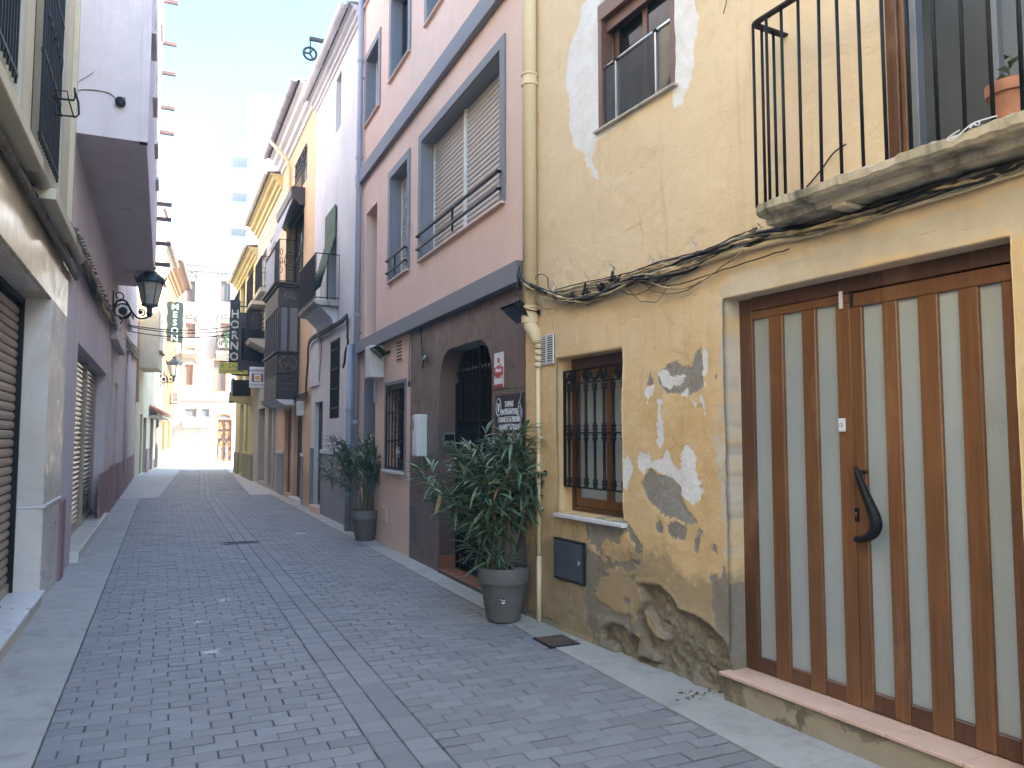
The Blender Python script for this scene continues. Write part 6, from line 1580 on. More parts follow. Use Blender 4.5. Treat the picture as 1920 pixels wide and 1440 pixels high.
# awning box and cloth over the terrace door
a, b = bdw[0]-.1, bdw[1]+.15; z_ = RR.z(572, 352); aw = thing('awning', 'dark canopy box with grey cloth awning above the oriel terrace', 'awning', RR, (a, 0, z_))
q = MB(); q.prism_u([(.0, z_-.45), (.12, z_-.45), (.32, z_-.22), (.34, z_-.04), (.28, z_), (0, z_)], a, b); q.build('canopy_box', M['dark_wood'], aw, bevel=.01)
n2, z2 = RR.castu(519, 462, (a+b)/2); q = MB(); q.add([(a+.05,.3,z_-.3),(b-.05,.3,z_-.3),(b-.05,o_n+.05,zr1+.05),(a+.05,o_n+.05,zr1+.05),(a+.05,.3,z_-.315),(b-.05,.3,z_-.315),(b-.05,o_n+.05,zr1+.035),(a+.05,o_n+.05,zr1+.035)], [(0,1,2,3),(7,6,5,4),(0,4,5,1),(1,5,6,2),(2,6,7,3),(3,7,4,0)]); q.build('cloth', M['cloth'], aw)
dpipe(RR, 535, .07, 3.2, H3-.8, .05, 'buff downpipe with angled head at far corner of the ochre house', 'pipe_yellow', [(0, .08, .25), (.1, .55, .75)], (4, 6))
# small grey box under oriel
u_, z_ = RR.cast(562, 762, .1); q = MB(); q.box(u_-.12, u_+.12, 0, .16, z_-.22, z_+.12); solo('junction_box', q, M['ac_white'], RR, (u_, 0, z_), 'pale junction box under the near end of the oriel', 'box', bevel=.02)
for i in range(4):
    rwire(RR, [(576,735+i*3,.06),(560,742+i*4,.08),(535,752+i*3,.12),(510,757+i*3,.10),(490,752+i*2,.08)], .02-.003*i, M['cable'], 'dark cable slung beneath the oriel of the ochre house', 'cables under the oriel')

# ------------------------------------------------------------------ R4 cream house, R5 yellow house
A4, B4 = B3+.001, RR.u(475); H4 = RR.z(520, 345)-.1
A5, B5 = B4+.001, RR.u(441); H5 = RR.z(467, 424, .55)-.1
print('R4', A4, B4, H4, 'R5', A5, B5, H5)
crm = thing('cream_house', 'narrow cream house with small balconies beyond the oriel', 'house', RR, (A4, 0, 0))
hs = []
def hole(px0, px1, z0, z1): a, b = RR.u(px0), RR.u(px1); return (min(a,b), max(a,b), z0, z1)
h4 = [hole(513, 505, .08, 2.6), hole(496, 484, .1, 2.5), hole(510, 498, 3.1, 5.0), hole(492, 480, 3.3, 5.1), hole(510, 499, 6.0, 7.8), hole(492, 481, 6.0, 7.8)]
wall_holes(A4, B4, 0, H4, h4).build('wall', M['cream_lit'], crm); shell(crm, A4, B4, H4+.12, 8, M['lemon'])
eaves(crm, A4, B4, H4+.02, .42, 'lemon', gut='white_paint')
for h in h4[2:]: simple_window(crm, RR, h, -.12, 'white_cab', 'glass_pale', .06, 1, 2)
for h in h4[:2]: q = MB(); q.box(h[0], h[1], -.24, -.2, h[2], h[3]); q.build('door', M['dark_wood'], crm)
ring(*h4[0], .25, .001, .05, False).build('door_surround', M['cream_lit'], crm, bevel=.01)
for h in h4[4:]:
    t = thing('balcony', ('nearer' if h is h4[4] else 'farther')+' pale balcony with thin iron railing high on the cream house', 'balcony', RR, (h[0], 0, h[2]), 'upper balconies of the cream house'); q = MB(); q.box(h[0]-.15, h[1]+.15, .001, .45, h[2]-.12, h[2]); q.build('slab', M['cream'], t); railing(t, [(h[0]-.13, 0), (h[0]-.13, .42), (h[1]+.13, .42), (h[1]+.13, 0)], h[2], h[2]+.95, .13)
t = thing('balcony', 'first floor balcony of the cream house just above the wires', 'balcony', RR, (A4+.3, 0, 4.6)); za = RR.z(497, 600, .55)
q = MB(); q.prism_u([(0, za-.35), (.1, za-.3), (.5, za-.1), (.55, za), (0, za)], RR.u(497), RR.u(478)); q.build('slab', M['cream_lit'], t); railing(t, [(RR.u(497), 0), (RR.u(497), .52), (RR.u(478), .52), (RR.u(478), 0)], za, RR.z(497, 541, .55), .13)
yel = thing('lemon_house', 'yellow house with olive plinth and long eaves near the plaza', 'house', RR, (A5, 0, 0))
h5 = [hole(464, 460, .9, 2.9), hole(456, 449, .1, 2.9), hole(468, 458, 3.6, 5.4), hole(452, 445, 3.6, 5.4), hole(468, 458, 6.4, 8.1), hole(453, 445, 6.4, 8.1)]
wall_holes(A5, B5, 0, H5, h5).build('wall', M['lemon'], yel); shell(yel, A5, B5, H5+.12, 8, M['lemon'])
eaves(yel, A5, B5, H5+.02, .38, 'lemon', gut='white_paint')
for h in h5[:1]+h5[2:]: simple_window(yel, RR, h, -.12, 'dark_wood', 'glass_pale', .06, 1, 2)
h = h5[1]; q = MB(); q.box(h[0], h[1], -.24, -.2, h[2], h[3]); q.build('door', M['olive'], yel)
q = MB(); q.box(A5, h5[1][0]-.02, 0, .05, 0, RR.z(465, 852)); q.build('plinth', M['olive'], yel); q = MB(); q.box(A5, h5[1][0]-.02, 0, .07, RR.z(465, 852)+.001, RR.z(465, 852)+.07); q.build('plinth_ledge', M['lemon'], yel)
q = MB(); q.box(h5[1][1]+.02, B5, 0, .05, 0, RR.z(465, 852)); q.build('plinth', M['olive'], yel)
# dark glazed bay behind the vertical sign
bn_ = .75; a, b = RR.u(476, 640), RR.u(447, 640, bn_); z0, z1 = RR.z(450, 690, bn_), RR.z(450, 583, bn_)
t = thing('glazed_bay', 'dark glazed bay window projecting behind the vertical bakery sign', 'bay window', RR, (a, 0, z0))
q = MB(); q.box(a, b, 0, bn_, z0, z0+.35); q.box(a, b, 0, bn_, z1-.55, z1)
for (u_, n_) in ((a+.05, .05), (a+.05, bn_-.05), (b-.05, bn_-.05), ((a+b)/2, bn_-.05)): q.box(u_-.05, u_+.05, n_-.05, n_+.05, z0+.35, z1-.55)
q.build('frame', M['dark_wood'], t); q = MB(); q.box(a+.04, a+.05, .1, bn_-.1, z0+.35, z1-.55); q.build('pane', M['glass_refl'], t); q = MB(); q.box(a+.1, b-.1, bn_-.06, bn_-.05, z0+.35, z1-.55); q.build('pane', M['glass_refl'], t)
q = MB(); q.box(a+.2, b-.1, .0, bn_-.15, z0+.36, z1-.56); q.build('interior', M['black_void'], t)
zr = RR.z(450, 542, bn_); t = thing('bay_railing', 'thin iron railing on top of the dark glazed bay', 'railing', RR, (a, 0, z1)); railing(t, [(a, 0), (a, bn_), (b, bn_)], z1, zr, .16)
# lower balcony slab
z0 = RR.z(446, 735, .9); t = thing('balcony', 'low pale balcony with dark parapet under the yellow shop sign', 'balcony', RR, (a, 0, z0)); a2, b2 = RR.u(470, 730), RR.u(436, 735, .7); q = MB(); q.prism_u([(0, z0-.2), (.3, z0-.15), (.7, z0-.05), (.75, z0+.1), (0, z0+.1)], a2, b2); q.build('slab', M['lemon'], t)
q = MB(); q.box(a2, b2, .64, .7, z0+.1, z0+.75); q.box(a2, a2+.06, 0, .64, z0+.1, z0+.75); q.build('parapet', M['dark_wood'], t)

# ------------------------------------------------------------------ hanging signs (their faces look back down the street)
NR, NL = (0,-1,0), (0,1,0)      # reading direction as seen by us on the right and left side
uS = RR.u(490, 650); 
na, _ = RR.castu(449, 640, uS); nb_, _ = RR.castu(430, 640, uS); z0 = RR.castu(440, 683, uS)[1]; z1 = RR.castu(440, 562, uS)[1]
t = thing('vertical_sign', 'tall black vertical sign reading HORNO in cream letters', 'sign', RR, (uS, 0, z0))
q = MB(); q.box(uS, uS+.1, min(na, nb_), max(na, nb_), z0, z1); q.build('board', M['sign_black'], t, bevel=.01)
q = MB(); mn = (na+nb_)/2; st_ = (z1-z0)/6.35
for i, ch in enumerate('HORNO'): text_mb(q, ch, st_*1.12, (uS-.010, mn, z0+.06*(z1-z0)+(4-i)*st_*1.05), NR, WU, .004, .95, 'CENTER', .006)
q.build('lettering', M['letter_cream'], t)
q = MB(); q.bar((uS+.05, 0, z1-.2), (uS+.05, na, z1-.2), .04); q.build('bracket', M['iron'], t); q = MB(); q.bar((uS+.05, 0, z0+.3), (uS+.05, na, z0+.3), .04); q.build('bracket', M['iron'], t)
uS = RR.u(490, 690); na = RR.castu(465, 690, uS)[0]; nb_ = RR.castu(411, 690, uS)[0]; z0 = RR.castu(440, 701, uS)[1]; z1 = RR.castu(440, 680, uS)[1]
t = thing('shop_sign', 'yellow horizontal sign reading R. SALAS hanging over the street', 'sign', RR, (uS, 0, z0))
q = MB(); q.box(uS, uS+.06, min(na, nb_), max(na, nb_), z0, z1); q.build('board', M['sign_yellow'], t, bevel=.006)
q = MB(); mn = (na+nb_)/2; w_ = abs(nb_-na); h_ = z1-z0; text_mb(q, 'R. SALAS', h_*.58, (uS-.004, mn, z0+h_*.52), NR, WU, .003, 1.0, 'CENTER', .002); text_mb(q, 'NOTARIA', h_*.30, (uS-.004, mn+w_*.15, z0+h_*.16), NR, WU, .003, 1.0)
q.build('lettering', M['letter_green'], t)
q = MB(); q.add([(uS-.004, mn-w_*.02, z0+h_*.38),(uS-.004, mn-w_*.2, z0+h_*.25),(uS-.004, mn-w_*.42, z0+h_*.1),(uS-.004, mn-w_*.28, z0+h_*.32)], [(0,1,2,3)]); q.build('quill_mark', M['sign_black'], t)
q = MB(); q.bar((uS+.03, 0, z1+.03), (uS+.03, nb_, z1+.03), .035); q.build('bracket', M['iron'], t)
uS = RR.u(512, 700); na = RR.castu(498, 700, uS)[0]; nb_ = RR.castu(468, 700, uS)[0]; z0 = RR.castu(482, 727, uS)[1]; z1 = RR.castu(482, 688, uS)[1]
t = thing('bakery_sign', 'white bakery sign reading HORNO TRADICIONAL with golden bread on maroon', 'sign', RR, (uS, 0, z0))
q = MB(); q.box(uS, uS+.08, min(na, nb_), max(na, nb_), z0, z1); q.build('board', M['sign_white'], t, bevel=.01); mn = (na+nb_)/2; w_ = abs(na-nb_); h_ = z1-z0
q = MB(); q.box(uS-.006, uS-.001, mn-w_*.36, mn+w_*.36, z0+h_*.28, z0+h_*.68); q.build('panel', M['maroon'], t)
q = MB(); q.box(uS-.009, uS-.007, mn-w_*.22, mn+w_*.22, z0+h_*.32, z0+h_*.64); q.build('panel_inset', M['sign_white'], t)
q = MB(); text_mb(q, 'HORNO', h_*.19, (uS-.003, mn, z0+h_*.76), NR, WU, .002, 1.05, 'CENTER', .002); text_mb(q, 'TRADICIONAL', h_*.13, (uS-.003, mn, z0+h_*.10), NR, WU, .002, .78, 'CENTER', .001); q.build('lettering', M['sign_black'], t)
q = MB(); P = [(uS-.010, mn+w_*.17*math.cos(a_), z0+h_*.48+h_*.10*math.sin(a_)) for a_ in np.linspace(0, 6.283, 15)[:-1]]; q.add(P, [tuple(range(14))[::-1]]); q.build('bread', M['gold'], t)
q = MB(); q.bar((uS+.04, 0, z1+.05), (uS+.04, nb_, z1+.05), .035); q.build('bracket', M['iron'], t)
# small dark sign far right
uS = RR.u(443, 740); na = RR.castu(441, 745, uS)[0]; nb_ = RR.castu(430, 745, uS)[0]
z0, z1 = RR.castu(436, 755, uS)[1], RR.castu(436, 735, uS)[1]
q = MB(); q.box(uS, uS+.2, min(na,nb_), max(na,nb_), z0, z1); solo('box_sign', q, M['sign_green'], RR, (uS, 0, z0), 'small dark box sign at the end of the right row', 'sign', bevel=.02)

# ------------------------------------------------------------------ pale tower far behind
tw = Fr(G(452, 850.5), (1.0, .40)); k_ = 62/np.linalg.norm(np.array(G(452,850.5)))
pt = np.array(G(452, 850.5)); pt = pt/np.linalg.norm(pt)*66; tw = Fr(pt, (-1.0, -.40)); 
zT = tw.z(452, 176); uR = tw.u(548, 400)
tow = thing('apartment_tower', 'plain white apartment tower rising behind the yellow roofs', 'building', tw, (0,0,0))
M['white_bright'] = plaster('bright_white_render', (.70,.69,.66), (.76,.75,.72), (.6,.58,.52), .3, .6, .15)
q = MB(); q.box(uR-6, 0, -14, 0, 0, zT); q.build('wall', M['white_bright'], tow)
q = MB(); q.box(uR-6, .0, -14, .0, zT+.001, zT+.3); q.build('roof', M['concrete'], tow)
q = MB(); q.box(tw.u(474, 400)-.1, tw.u(474, 400)+.1, .001, .08, 0, zT); q.build('joint_strip', M['grey_pipe'], tow)
for i in range(5):
    z = tw.z(452, 290)-i*3.0
    q = MB(); q.box(.001, 1.15, -2.6, .0, z-.2, z+.9); q.build('balcony', M['ochre'] if i == 3 else M['white'], tow)
for i in range(7):
    z = 6+i*3.2
    for x in (-3.0, -6.5): q = MB(); q.box(x-.5, x+.5, .001, .02, z, z+1.3); q.build('window', M['glass_pale'], tow)
q = MB(); rg = random.Random(6)
tp = tow
# ------------------------------------------------------------------ LEFT ROW
# L1: stone faced house with roller shutter, u grows towards us from the corner of the pilaster
P0 = LL.u(103, 1100); Pj = LL.u(118, 600); E1 = 14.0
LZ0 = (LL.z(118, 584)+LL.z(1, 452))/2; LZ1 = LL.z(118, 464)
print('L1', P0, LZ0, LZ1)
st1 = thing('stone_faced_house', 'cream house with golden stone cladding and brown roller shutter at left', 'house', LL, (0,0,0))
s0_ = LL.u(50, 800, -.24)                  # far edge of the shutter
jx = -.0                                    # near face of the pilaster
HL = 7.6
wall_holes(P0, E1, 0, HL, [(jx, jx+4.2, -.1, LZ0), (jx+5.0, jx+8.5, -.1, LZ0), (LL.u(101, 250), LL.u(62, 250), LL.z(62, 262)+.0, LL.z(62, 262)+2.3), (LL.u(20, 0)-.05, LL.u(20, 0)+1.5, LL.z(62, 262), LL.z(62, 262)+2.3)], n=-.02, thick=.3).build('wall', M['cream'], st1)
shell(st1, P0-.0, E1, HL, 9, M['cream'])
# pilaster slabs: front face and the face turned to the shutter
hz = [0, LL.z(71, 953)-.012, LZ0]
for z0, z1 in ((0.0, hz[1]-.012), (hz[1]+.02, LZ0-.001)):
    q = MB(); q.box(P0, jx, -.018, .012, z0, z1); q.build('stone_slab', M['marble'], st1, bevel=.003)
    q = MB(); q.box(jx+.001, jx+.022, -.24, .010, z0, z1); q.build('stone_slab', M['marble'], st1, bevel=.003)
q = MB(); q.box(P0-.005, jx+.03, -.24, .03, hz[1]-.011, hz[1]+.019); q.build('moulding', M['marble_white'], st1, bevel=.004)
cuts = [P0+.0, .0-.12, .55, 1.25, 1.95, 2.65, 3.35, 4.2, 5, 6, 7, 8, 9, 10]
for a, b in zip(cuts[:-1], cuts[1:]): q = MB(); q.box(a+.0015, b-.0015, -.018, .012, LZ0+.001, LZ1); q.build('stone_slab', M['stone_clad'], st1, bevel=.002)
for a, b in zip(cuts[2:8], cuts[3:9]): q = MB(); q.box(a+.002, b-.002, -.24, -.019, LZ0-.02, LZ0+.0); q.build('soffit_slab', M['marble'], st1)
q = MB(); q.box(4.2, 5.0, -.018, .012, 0, LZ0); q.build('stone_slab', M['marble'], st1)
# mouldings over the cladding
q = MB(); q.prism_u([(-.02, LZ1+.001), (.05, LZ1+.001), (.07, LZ1+.05), (.045, LZ1+.06), (.06, LZ1+.12), (-.02, LZ1+.13)], P0, E1); q.build('string_course', M['stone_clad'], st1, bevel=.003)
# shutter
ZS0 = .14
q = MB(); q.box(jx+.024, jx+4.2, -.30, -.26, ZS0, LZ0); q.build('backing', M['black_void'], st1)
q = MB(); q.box(jx+.024, jx+.06, -.28, -.2, ZS0, LZ0-.02); q.box(jx+4.15, jx+4.2, -.28, -.2, ZS0, LZ0-.02); q.box(jx+.06, jx+4.15, -.28, -.21, LZ0-.07, LZ0-.021)
rsh = q.build('roller_shutter', M['iron'], st1, 'brown corrugated roller shutter, closed')
slats(rsh, jx+.06, jx+4.15, ZS0+.09, LZ0-.08, -.255, .082, M['shutter_brown'], 'slat', .016, .010)
q = MB(); q.box(jx+.06, jx+4.15, -.26, -.225, ZS0+.004, ZS0+.088); q.build('bottom_rail', M['shutter_brown'], rsh, bevel=.003)
q = MB(); q.box(jx+.9, jx+1.0, -.225, -.15, ZS0+.03, ZS0+.045); q.build('latch', M['rust'], rsh)
# marble doorstep
for a, b in ((.024, 1.5), (1.503, 3.0), (3.003, 4.3)): q = MB(); q.box(a, b, -.26, .055, ZS0-.03, ZS0); q.build('step_slab', M['marble_white'], st1, bevel=.004)
q = MB(); q.box(.024, 4.3, -.24, .03, 0, ZS0-.031); q.build('step_face', M['stone_clad'], st1)
# windows above with black grilles and projecting sills
zw = LL.z(62, 262)
for (a, b) in ((LL.u(101, 250), LL.u(62, 250)), (LL.u(20, 0)-.05, LL.u(20, 0)+1.5)):
    h = (a, b, zw, zw+2.3); simple_window(st1, LL, h, -.18, 'dark_wood', 'glass', .05, 1, 2)
    q = MB()
    q.box(a, b, .03, .055, zw+2.2, zw+2.23)
    g = q.build('window_grille', M['iron'], st1)
    for z in (zw+.06, zw+.75, zw+1.5): q = MB(); q.box(a, b, .03, .055, z-.015, z+.015); q.build('rail', M['iron'], g)
    k = int((b-a)/.095); x0 = a+.02; q = MB(); q.box(x0-.008, x0+.008, .035, .052, zw+.0, zw+2.25); s0 = q.build('bar', M['iron'], g)
    for i in range(1, k+1): cp(s0, g, ((b-a-.04)*i/k, 0, 0))
    q = MB()
    for i in range(0, k, 2): q.box(a+.02+(b-a-.04)*(i+.5)/k-.02, a+.02+(b-a-.04)*(i+.5)/k+.02, .03, .06, zw+1.1, zw+1.16)
    q.build('ornament', M['iron'], g)
    zl = (LL.z(54, 247, .18)+LL.z(64, 282, .18))/2
    q = MB(); q.box(a-.25, b+.12, -.02, .19, zl-.05, zl+.04); q.build('window_sill', M['cream'], st1, bevel=.006)
    q = MB(); q.box(a-.25, a-.13, -.018, .05, zl+.05, HL-.3); q.build('pilaster_strip', M['cream_lit'], st1)
q = MB(); q.box(P0, P0+.14, -.018, .03, LZ1+.14, HL-.2); q.build('pilaster_strip', M['cream'], st1)
# long pipe under the windows
zp = (LL.z(125, 414, .12)+LL.z(2, 185, .12))/2; t = thing('wall_pipe', 'long cream pipe running along the left wall above stone cladding', 'pipe', LL, (P0, .12, zp))
M['pipe_cream'] = plaster('dusty_cream_pipe', (.44,.37,.25), (.54,.46,.33), (.25,.20,.14), .5, 1.5, .25, rough=.6)
q = MB(); q.tube([(P0-.05, .10, zp), (E1, .10, zp)], .055, 12); q.build('pipe', M['pipe_cream'], t, smooth=True)
q = MB(); q.tube([(P0-.3, .06, zp-.17), (E1, .06, zp-.17)], .03, 8); q.build('conduit', M['cable_grey'], t, smooth=True)
for i, u_ in enumerate((.0, .9, 1.15, 2.0, 2.9, 3.8)): q = MB(); q.tube([(u_, .10, zp), (u_+.07, .10, zp)], .064, 12); q.build('collar', M['pipe_cream'], t)
for i in range(3): 
    rg = random.Random(i); q = MB(); q.tube([(P0-.4+.35*k, .05+rg.uniform(-.01,.02), zp-.12-.02*i+rg.uniform(-.02,.02)) for k in range(30)], .012, 6); q.build('cable', M['cable'], t)
# pot holder of bent wire hooked on the grille
u0 = LL.u(104, 200, .05); 
def PL(x, y, n): u_, z_ = LL.cast(x, y, n); return (u_, n, z_)
uh = LL.u(103, 190, .07); 
def PU(x, y, u_): n_, z_ = LL.castu(x, y, u_); return (u_, n_, z_)
t = thing('pot_holder', 'empty bent wire flowerpot holder hooked to the left window grille', 'holder', LL, (uh, .07, LL.z(105,200,.07)))
q = MB()
q.tube([PU(98,178,uh), PU(101,184,uh), PU(138,188,uh), PU(141,182,uh), PU(140,165,uh)], .009, 6); q.tube([PU(104,190,uh), PU(104,215,uh), PU(143,219,uh), PU(148,214,uh), PU(147,192,uh), PU(141,172,uh)], .009, 6)
q.build('frame', M['iron'], t, smooth=True); q = MB(); P = [PU(105,185,uh+.15), PU(103,170,uh+.15), PU(126,171,uh+.15), PU(129,188,uh+.15)]; q.tube(P, .006, 5); q.tube([P[0], PU(116,219,uh)], .006, 5); q.tube([P[3], PU(139,221,uh)], .006, 5); q.build('hoop', M['iron'], t)

# ------------------------------------------------------------------ L2: lilac house with the long box oriel
A6, B6 = LL.u(252, 800), P0-.001; HL2 = 12.3
lil = thing('lilac_house', 'lilac rendered house with a deep box oriel and mauve plinth', 'house', LL, (B6, 0, 0))
bigd = (LL.u(183, 850, -.1), LL.u(121, 850, -.1), .13, (LL.z(183, 685)+LL.z(126, 615))/2)
dr2 = (LL.u(219, 800), LL.u(213, 800), .13, LL.z(215, 715)); arc_ = (LL.u(211, 740), LL.u(206, 740), 1.6, LL.z(208, 645))
print('L2', bigd, dr2)
wall_holes(A6, B6, 0, HL2, [bigd, dr2, arc_]).build('wall', M['lilac'], lil); shell(lil, A6, B6, HL2, 8, M['lilac'])
# plinths
hzp = LL.z(118, 930)
for (x0, x1, yt) in ((118, 104, 938), (200, 184, 885), (216, 203, 872), (252, 219, 860)):
    a, b = LL.u(x0, 900), LL.u(x1, 900); z = LL.z((x0+x1)/2, yt); q = MB(); q.box(min(a,b) if x0 != 252 else A6+.01, max(a,b) if x0 != 118 else B6, 0, .04, 0, z); q.build('plinth', M['mauve'], lil, bevel=.006)
# double shutter
a, b, c, d = bigd; mid = LL.u(150, 850, -.2); q = MB(); D_ = -.19
q.box(a, a+.04, D_-.03, D_+.03, c, d); q.box(b-.04, b, D_-.03, D_+.03, c, d); q.box(mid-.03, mid+.03, D_-.03, D_+.05, c, d); q.box(a, b, D_-.04, D_-.03, c, d)
sh = q.build('roller_shutter', M['shutter_tan'], lil, 'pair of glossy tan roller shutters side by side')
M['shutter_gloss'] = plain('glossy_tan_slat', (.40,.31,.22), .25, .45, var=.10, sc=3)
for x0, x1 in ((a+.04, mid-.03), (mid+.03, b-.04)): slats(sh, x0, x1, c+.1, d-.02, D_-.01, .075, M['shutter_gloss'], 'slat', .024, .010)
q = MB(); q.box(a+.04, b-.04, D_, D_+.03, c, c+.098); q.build('bottom_rail', M['shutter_tan'], sh)
q = MB(); q.box(a-.05, b+.05, -.18, .10, .0, .138); q.build('doorstep', M['marble'], lil, bevel=.006)
a, b, c, d = dr2; q = MB(); q.box(a, b, -.2, -.17, c, d); rs2 = q.build('roller_shutter', M['shutter_tan'], lil, 'narrow tan roller shutter'); slats(rs2, a, b, c, d, -.17, .075, M['shutter_gloss'], 'slat', .024, .010)
q = MB(); q.box(arc_[0], arc_[1], -.12, -.1, arc_[2], arc_[3]); q.build('niche_panel', M['grey_band'], lil)
# box oriel
ou1 = LL.u(137, 247); on, oz_ = LL.castu(275, 268, ou1); oz = (LL.z(137, 247)+oz_)/2; ou0 = LL.u(291, 520, on)
print('oriel', oz, ou0, ou1, on, LL.z(137, 247), oz_)
M['lilac_dark'] = plaster('lilac_soffit', (.44,.36,.40), (.50,.42,.46), (.3,.26,.28), .3, .6, .2)
orl = thing('box_oriel', 'long lilac box oriel overhanging the left side of the street', 'oriel', LL, (ou1, 0, oz))
wins = [(ou1-.9-1.9*k, ou1-.25-1.9*k, 6.4, 7.7) for k in range(int((ou1-ou0)/1.9))]+[(ou1-.9-1.9*k, ou1-.25-1.9*k, 9.4, 10.7) for k in range(int((ou1-ou0)/1.9))]
q = MB(); q.box(ou0, ou1, .001, on-.2, oz, oz+.14); q.build('soffit', M['lilac'], orl)
q = MB(); q.box(ou1-.2, ou1, .001, on-.2, oz+.14, HL2); q.box(ou0, ou0+.2, .001, on-.2, oz+.14, HL2); q.box(ou0, ou1, .001, on, HL2+.001, HL2+.2); q.build('end_wall', M['lilac'], orl)
wall_holes(ou0, ou1, oz, HL2, wins, n=on, thick=.2).build('front_wall', M['lilac'], orl)
q = MB(); q.box(ou1-.10, ou1+.012, on-.08, on+.012, oz-.0, HL2); q.build('corner_trim', M['lilac'], orl)
for h in wins:
    a, b, c, d = h; q = MB(); q.box(a, b, on-.16, on-.12, c, d); q.build('window', M['glass'], orl)
    q = MB(); q.box(a-.05, b+.05, on, on+.06, c-.05, c-.0); q.build('window_sill', M['lilac'], orl)
# brown brackets sticking out of the far part of the facade
bu_ = LL.u(297, 300, on)
brn = plain('brown_red_bracket', (.10,.055,.05), .6, var=.15); M['bracket'] = brn
for i, y in enumerate((3, 82, 138, 203, 250, 384, 412, 458, 497)):
    u_ = ou0+.5; n1, z_ = LL.castu(316, y, u_); n0 = on
    t = solo('facade_bracket', MB().box(u_-.04, u_+.04, n0-.02, n0+.30, z_-.04, z_+.04), M['bracket'], LL, (u_, n0, z_), ('topmost','second','third','fourth','fifth','sixth','seventh','eighth','lowest')[i]+' short brown bracket up the edge of the lilac oriel, counted from top', 'bracket', 'brown brackets up the edge of the lilac oriel', bevel=.006)
# service cable and sensor on the oriel end face
def PE(x, y, du_=.006): n_, z_ = LL.castu(x, y, ou1+du_); return (ou1+du_, n_, z_)
q = MB(); q.tube(smooth_pts([PE(142,170), PE(160,168), PE(185,170), PE(205,175), PE(218,186), PE(222,190)]), .006, 6); solo('thin_cable', q, M['cable_grey'], LL, PE(142,170), 'thin grey cable curving across the end face of the lilac oriel', 'cable')
t = thing('wall_sensor', 'small black sensor on the end face of the lilac oriel', 'sensor', LL, PE(226,193)); p = Vector(PE(226,193)); q = MB(); q.lathe((0,0,0), [(.055,0),(.055,.05),(.035,.06)], 14)
q.v = [(p.x+v[2], p.y+v[0], p.z+v[1]) for v in q.v]; q.build('body', M['iron'], t, smooth=2); q = MB(); q.tube([PE(228,188), PE(232,184,.04), PE(236,181,.05)], .012, 6); q.build('arm', M['ac_white'], t)
q = MB(); q.tube(smooth_pts([PE(140,160), PE(152,150), PE(166,142), PE(176,134)]), .003, 5); solo('crack_wire', q, M['cable_grey'], LL, PE(140,160), 'fine loose wire rising on the end face of the lilac oriel', 'wire')
# cable bundle along L2
rgm = [M['cable_grey'], M['cable_pale'], M['cable_grey'], M['cable'], M['cable_grey'], M['cable_pale'], M['cable_grey']]
for i in range(7):
    rg = random.Random(60+i); pts = [(122,418,.08),(132,432,.08),(148,462,.07),(165,505,.08),(182,545,.07),(198,575,.07),(212,600,.07),(226,622,.07),(243,645,.07),(262,670,.07)]
    rwire(LL, [(x+rg.uniform(-2,2), y+rg.uniform(-5,5)+(i-3)*2.5, max(.015, n+rg.uniform(-.04,.05))) for x, y, n in pts], rg.uniform(.018,.036), rgm[i], 'dusty cable of the thick bundle sagging along the lilac house', 'cable bundle on the lilac house', nz_=.010)
for i in range(34):
    t_ = (i+.5)/34; x = 134+(214-134)*t_; y = float(np.interp(x, [132,148,165,182,198,212], [428,456,495,536,568,594])); rg = random.Random(i)
    u_, z_ = LL.cast(x, y, .09); q = MB(); q.tube([(u_, .05, z_), (u_+rg.uniform(-.04,.04), .10, z_+.03), (u_+rg.uniform(-.05,.05), .14, z_+rg.uniform(.0,.05))], .012, 5)
    solo('cable_tie', q, M['cable_grey'], LL, (u_, .05, z_), 'cable tie sprouting from the dusty bundle on the lilac house', 'cable tie', 'ties along the lilac house cable bundle')
# small boxes under the lamp
for (x0, x1, y0, y1, lb, mt) in ((233, 217, 631, 669, 'grey pink meter box below the first lantern', 'lilac'), (247, 237, 600, 622, 'small pale junction box behind the lantern arm', 'ac_white')):
    a, b = LL.u(x0, y0, .1), LL.u(x1, y0, .1); z0, z1 = LL.z(x0, y1, .1), LL.z(x0, y0, .1); q = MB(); q.box(a, b, 0, .14, z0, z1); solo('junction_box', q, M[mt], LL, (a, 0, z0), lb, 'box', bevel=.01)
dpipe(LL, 240, .06, .6, 4.0, .05, 'thin pipe down the lilac house beyond the first lantern', 'lilac', coll=(1.2, 3))

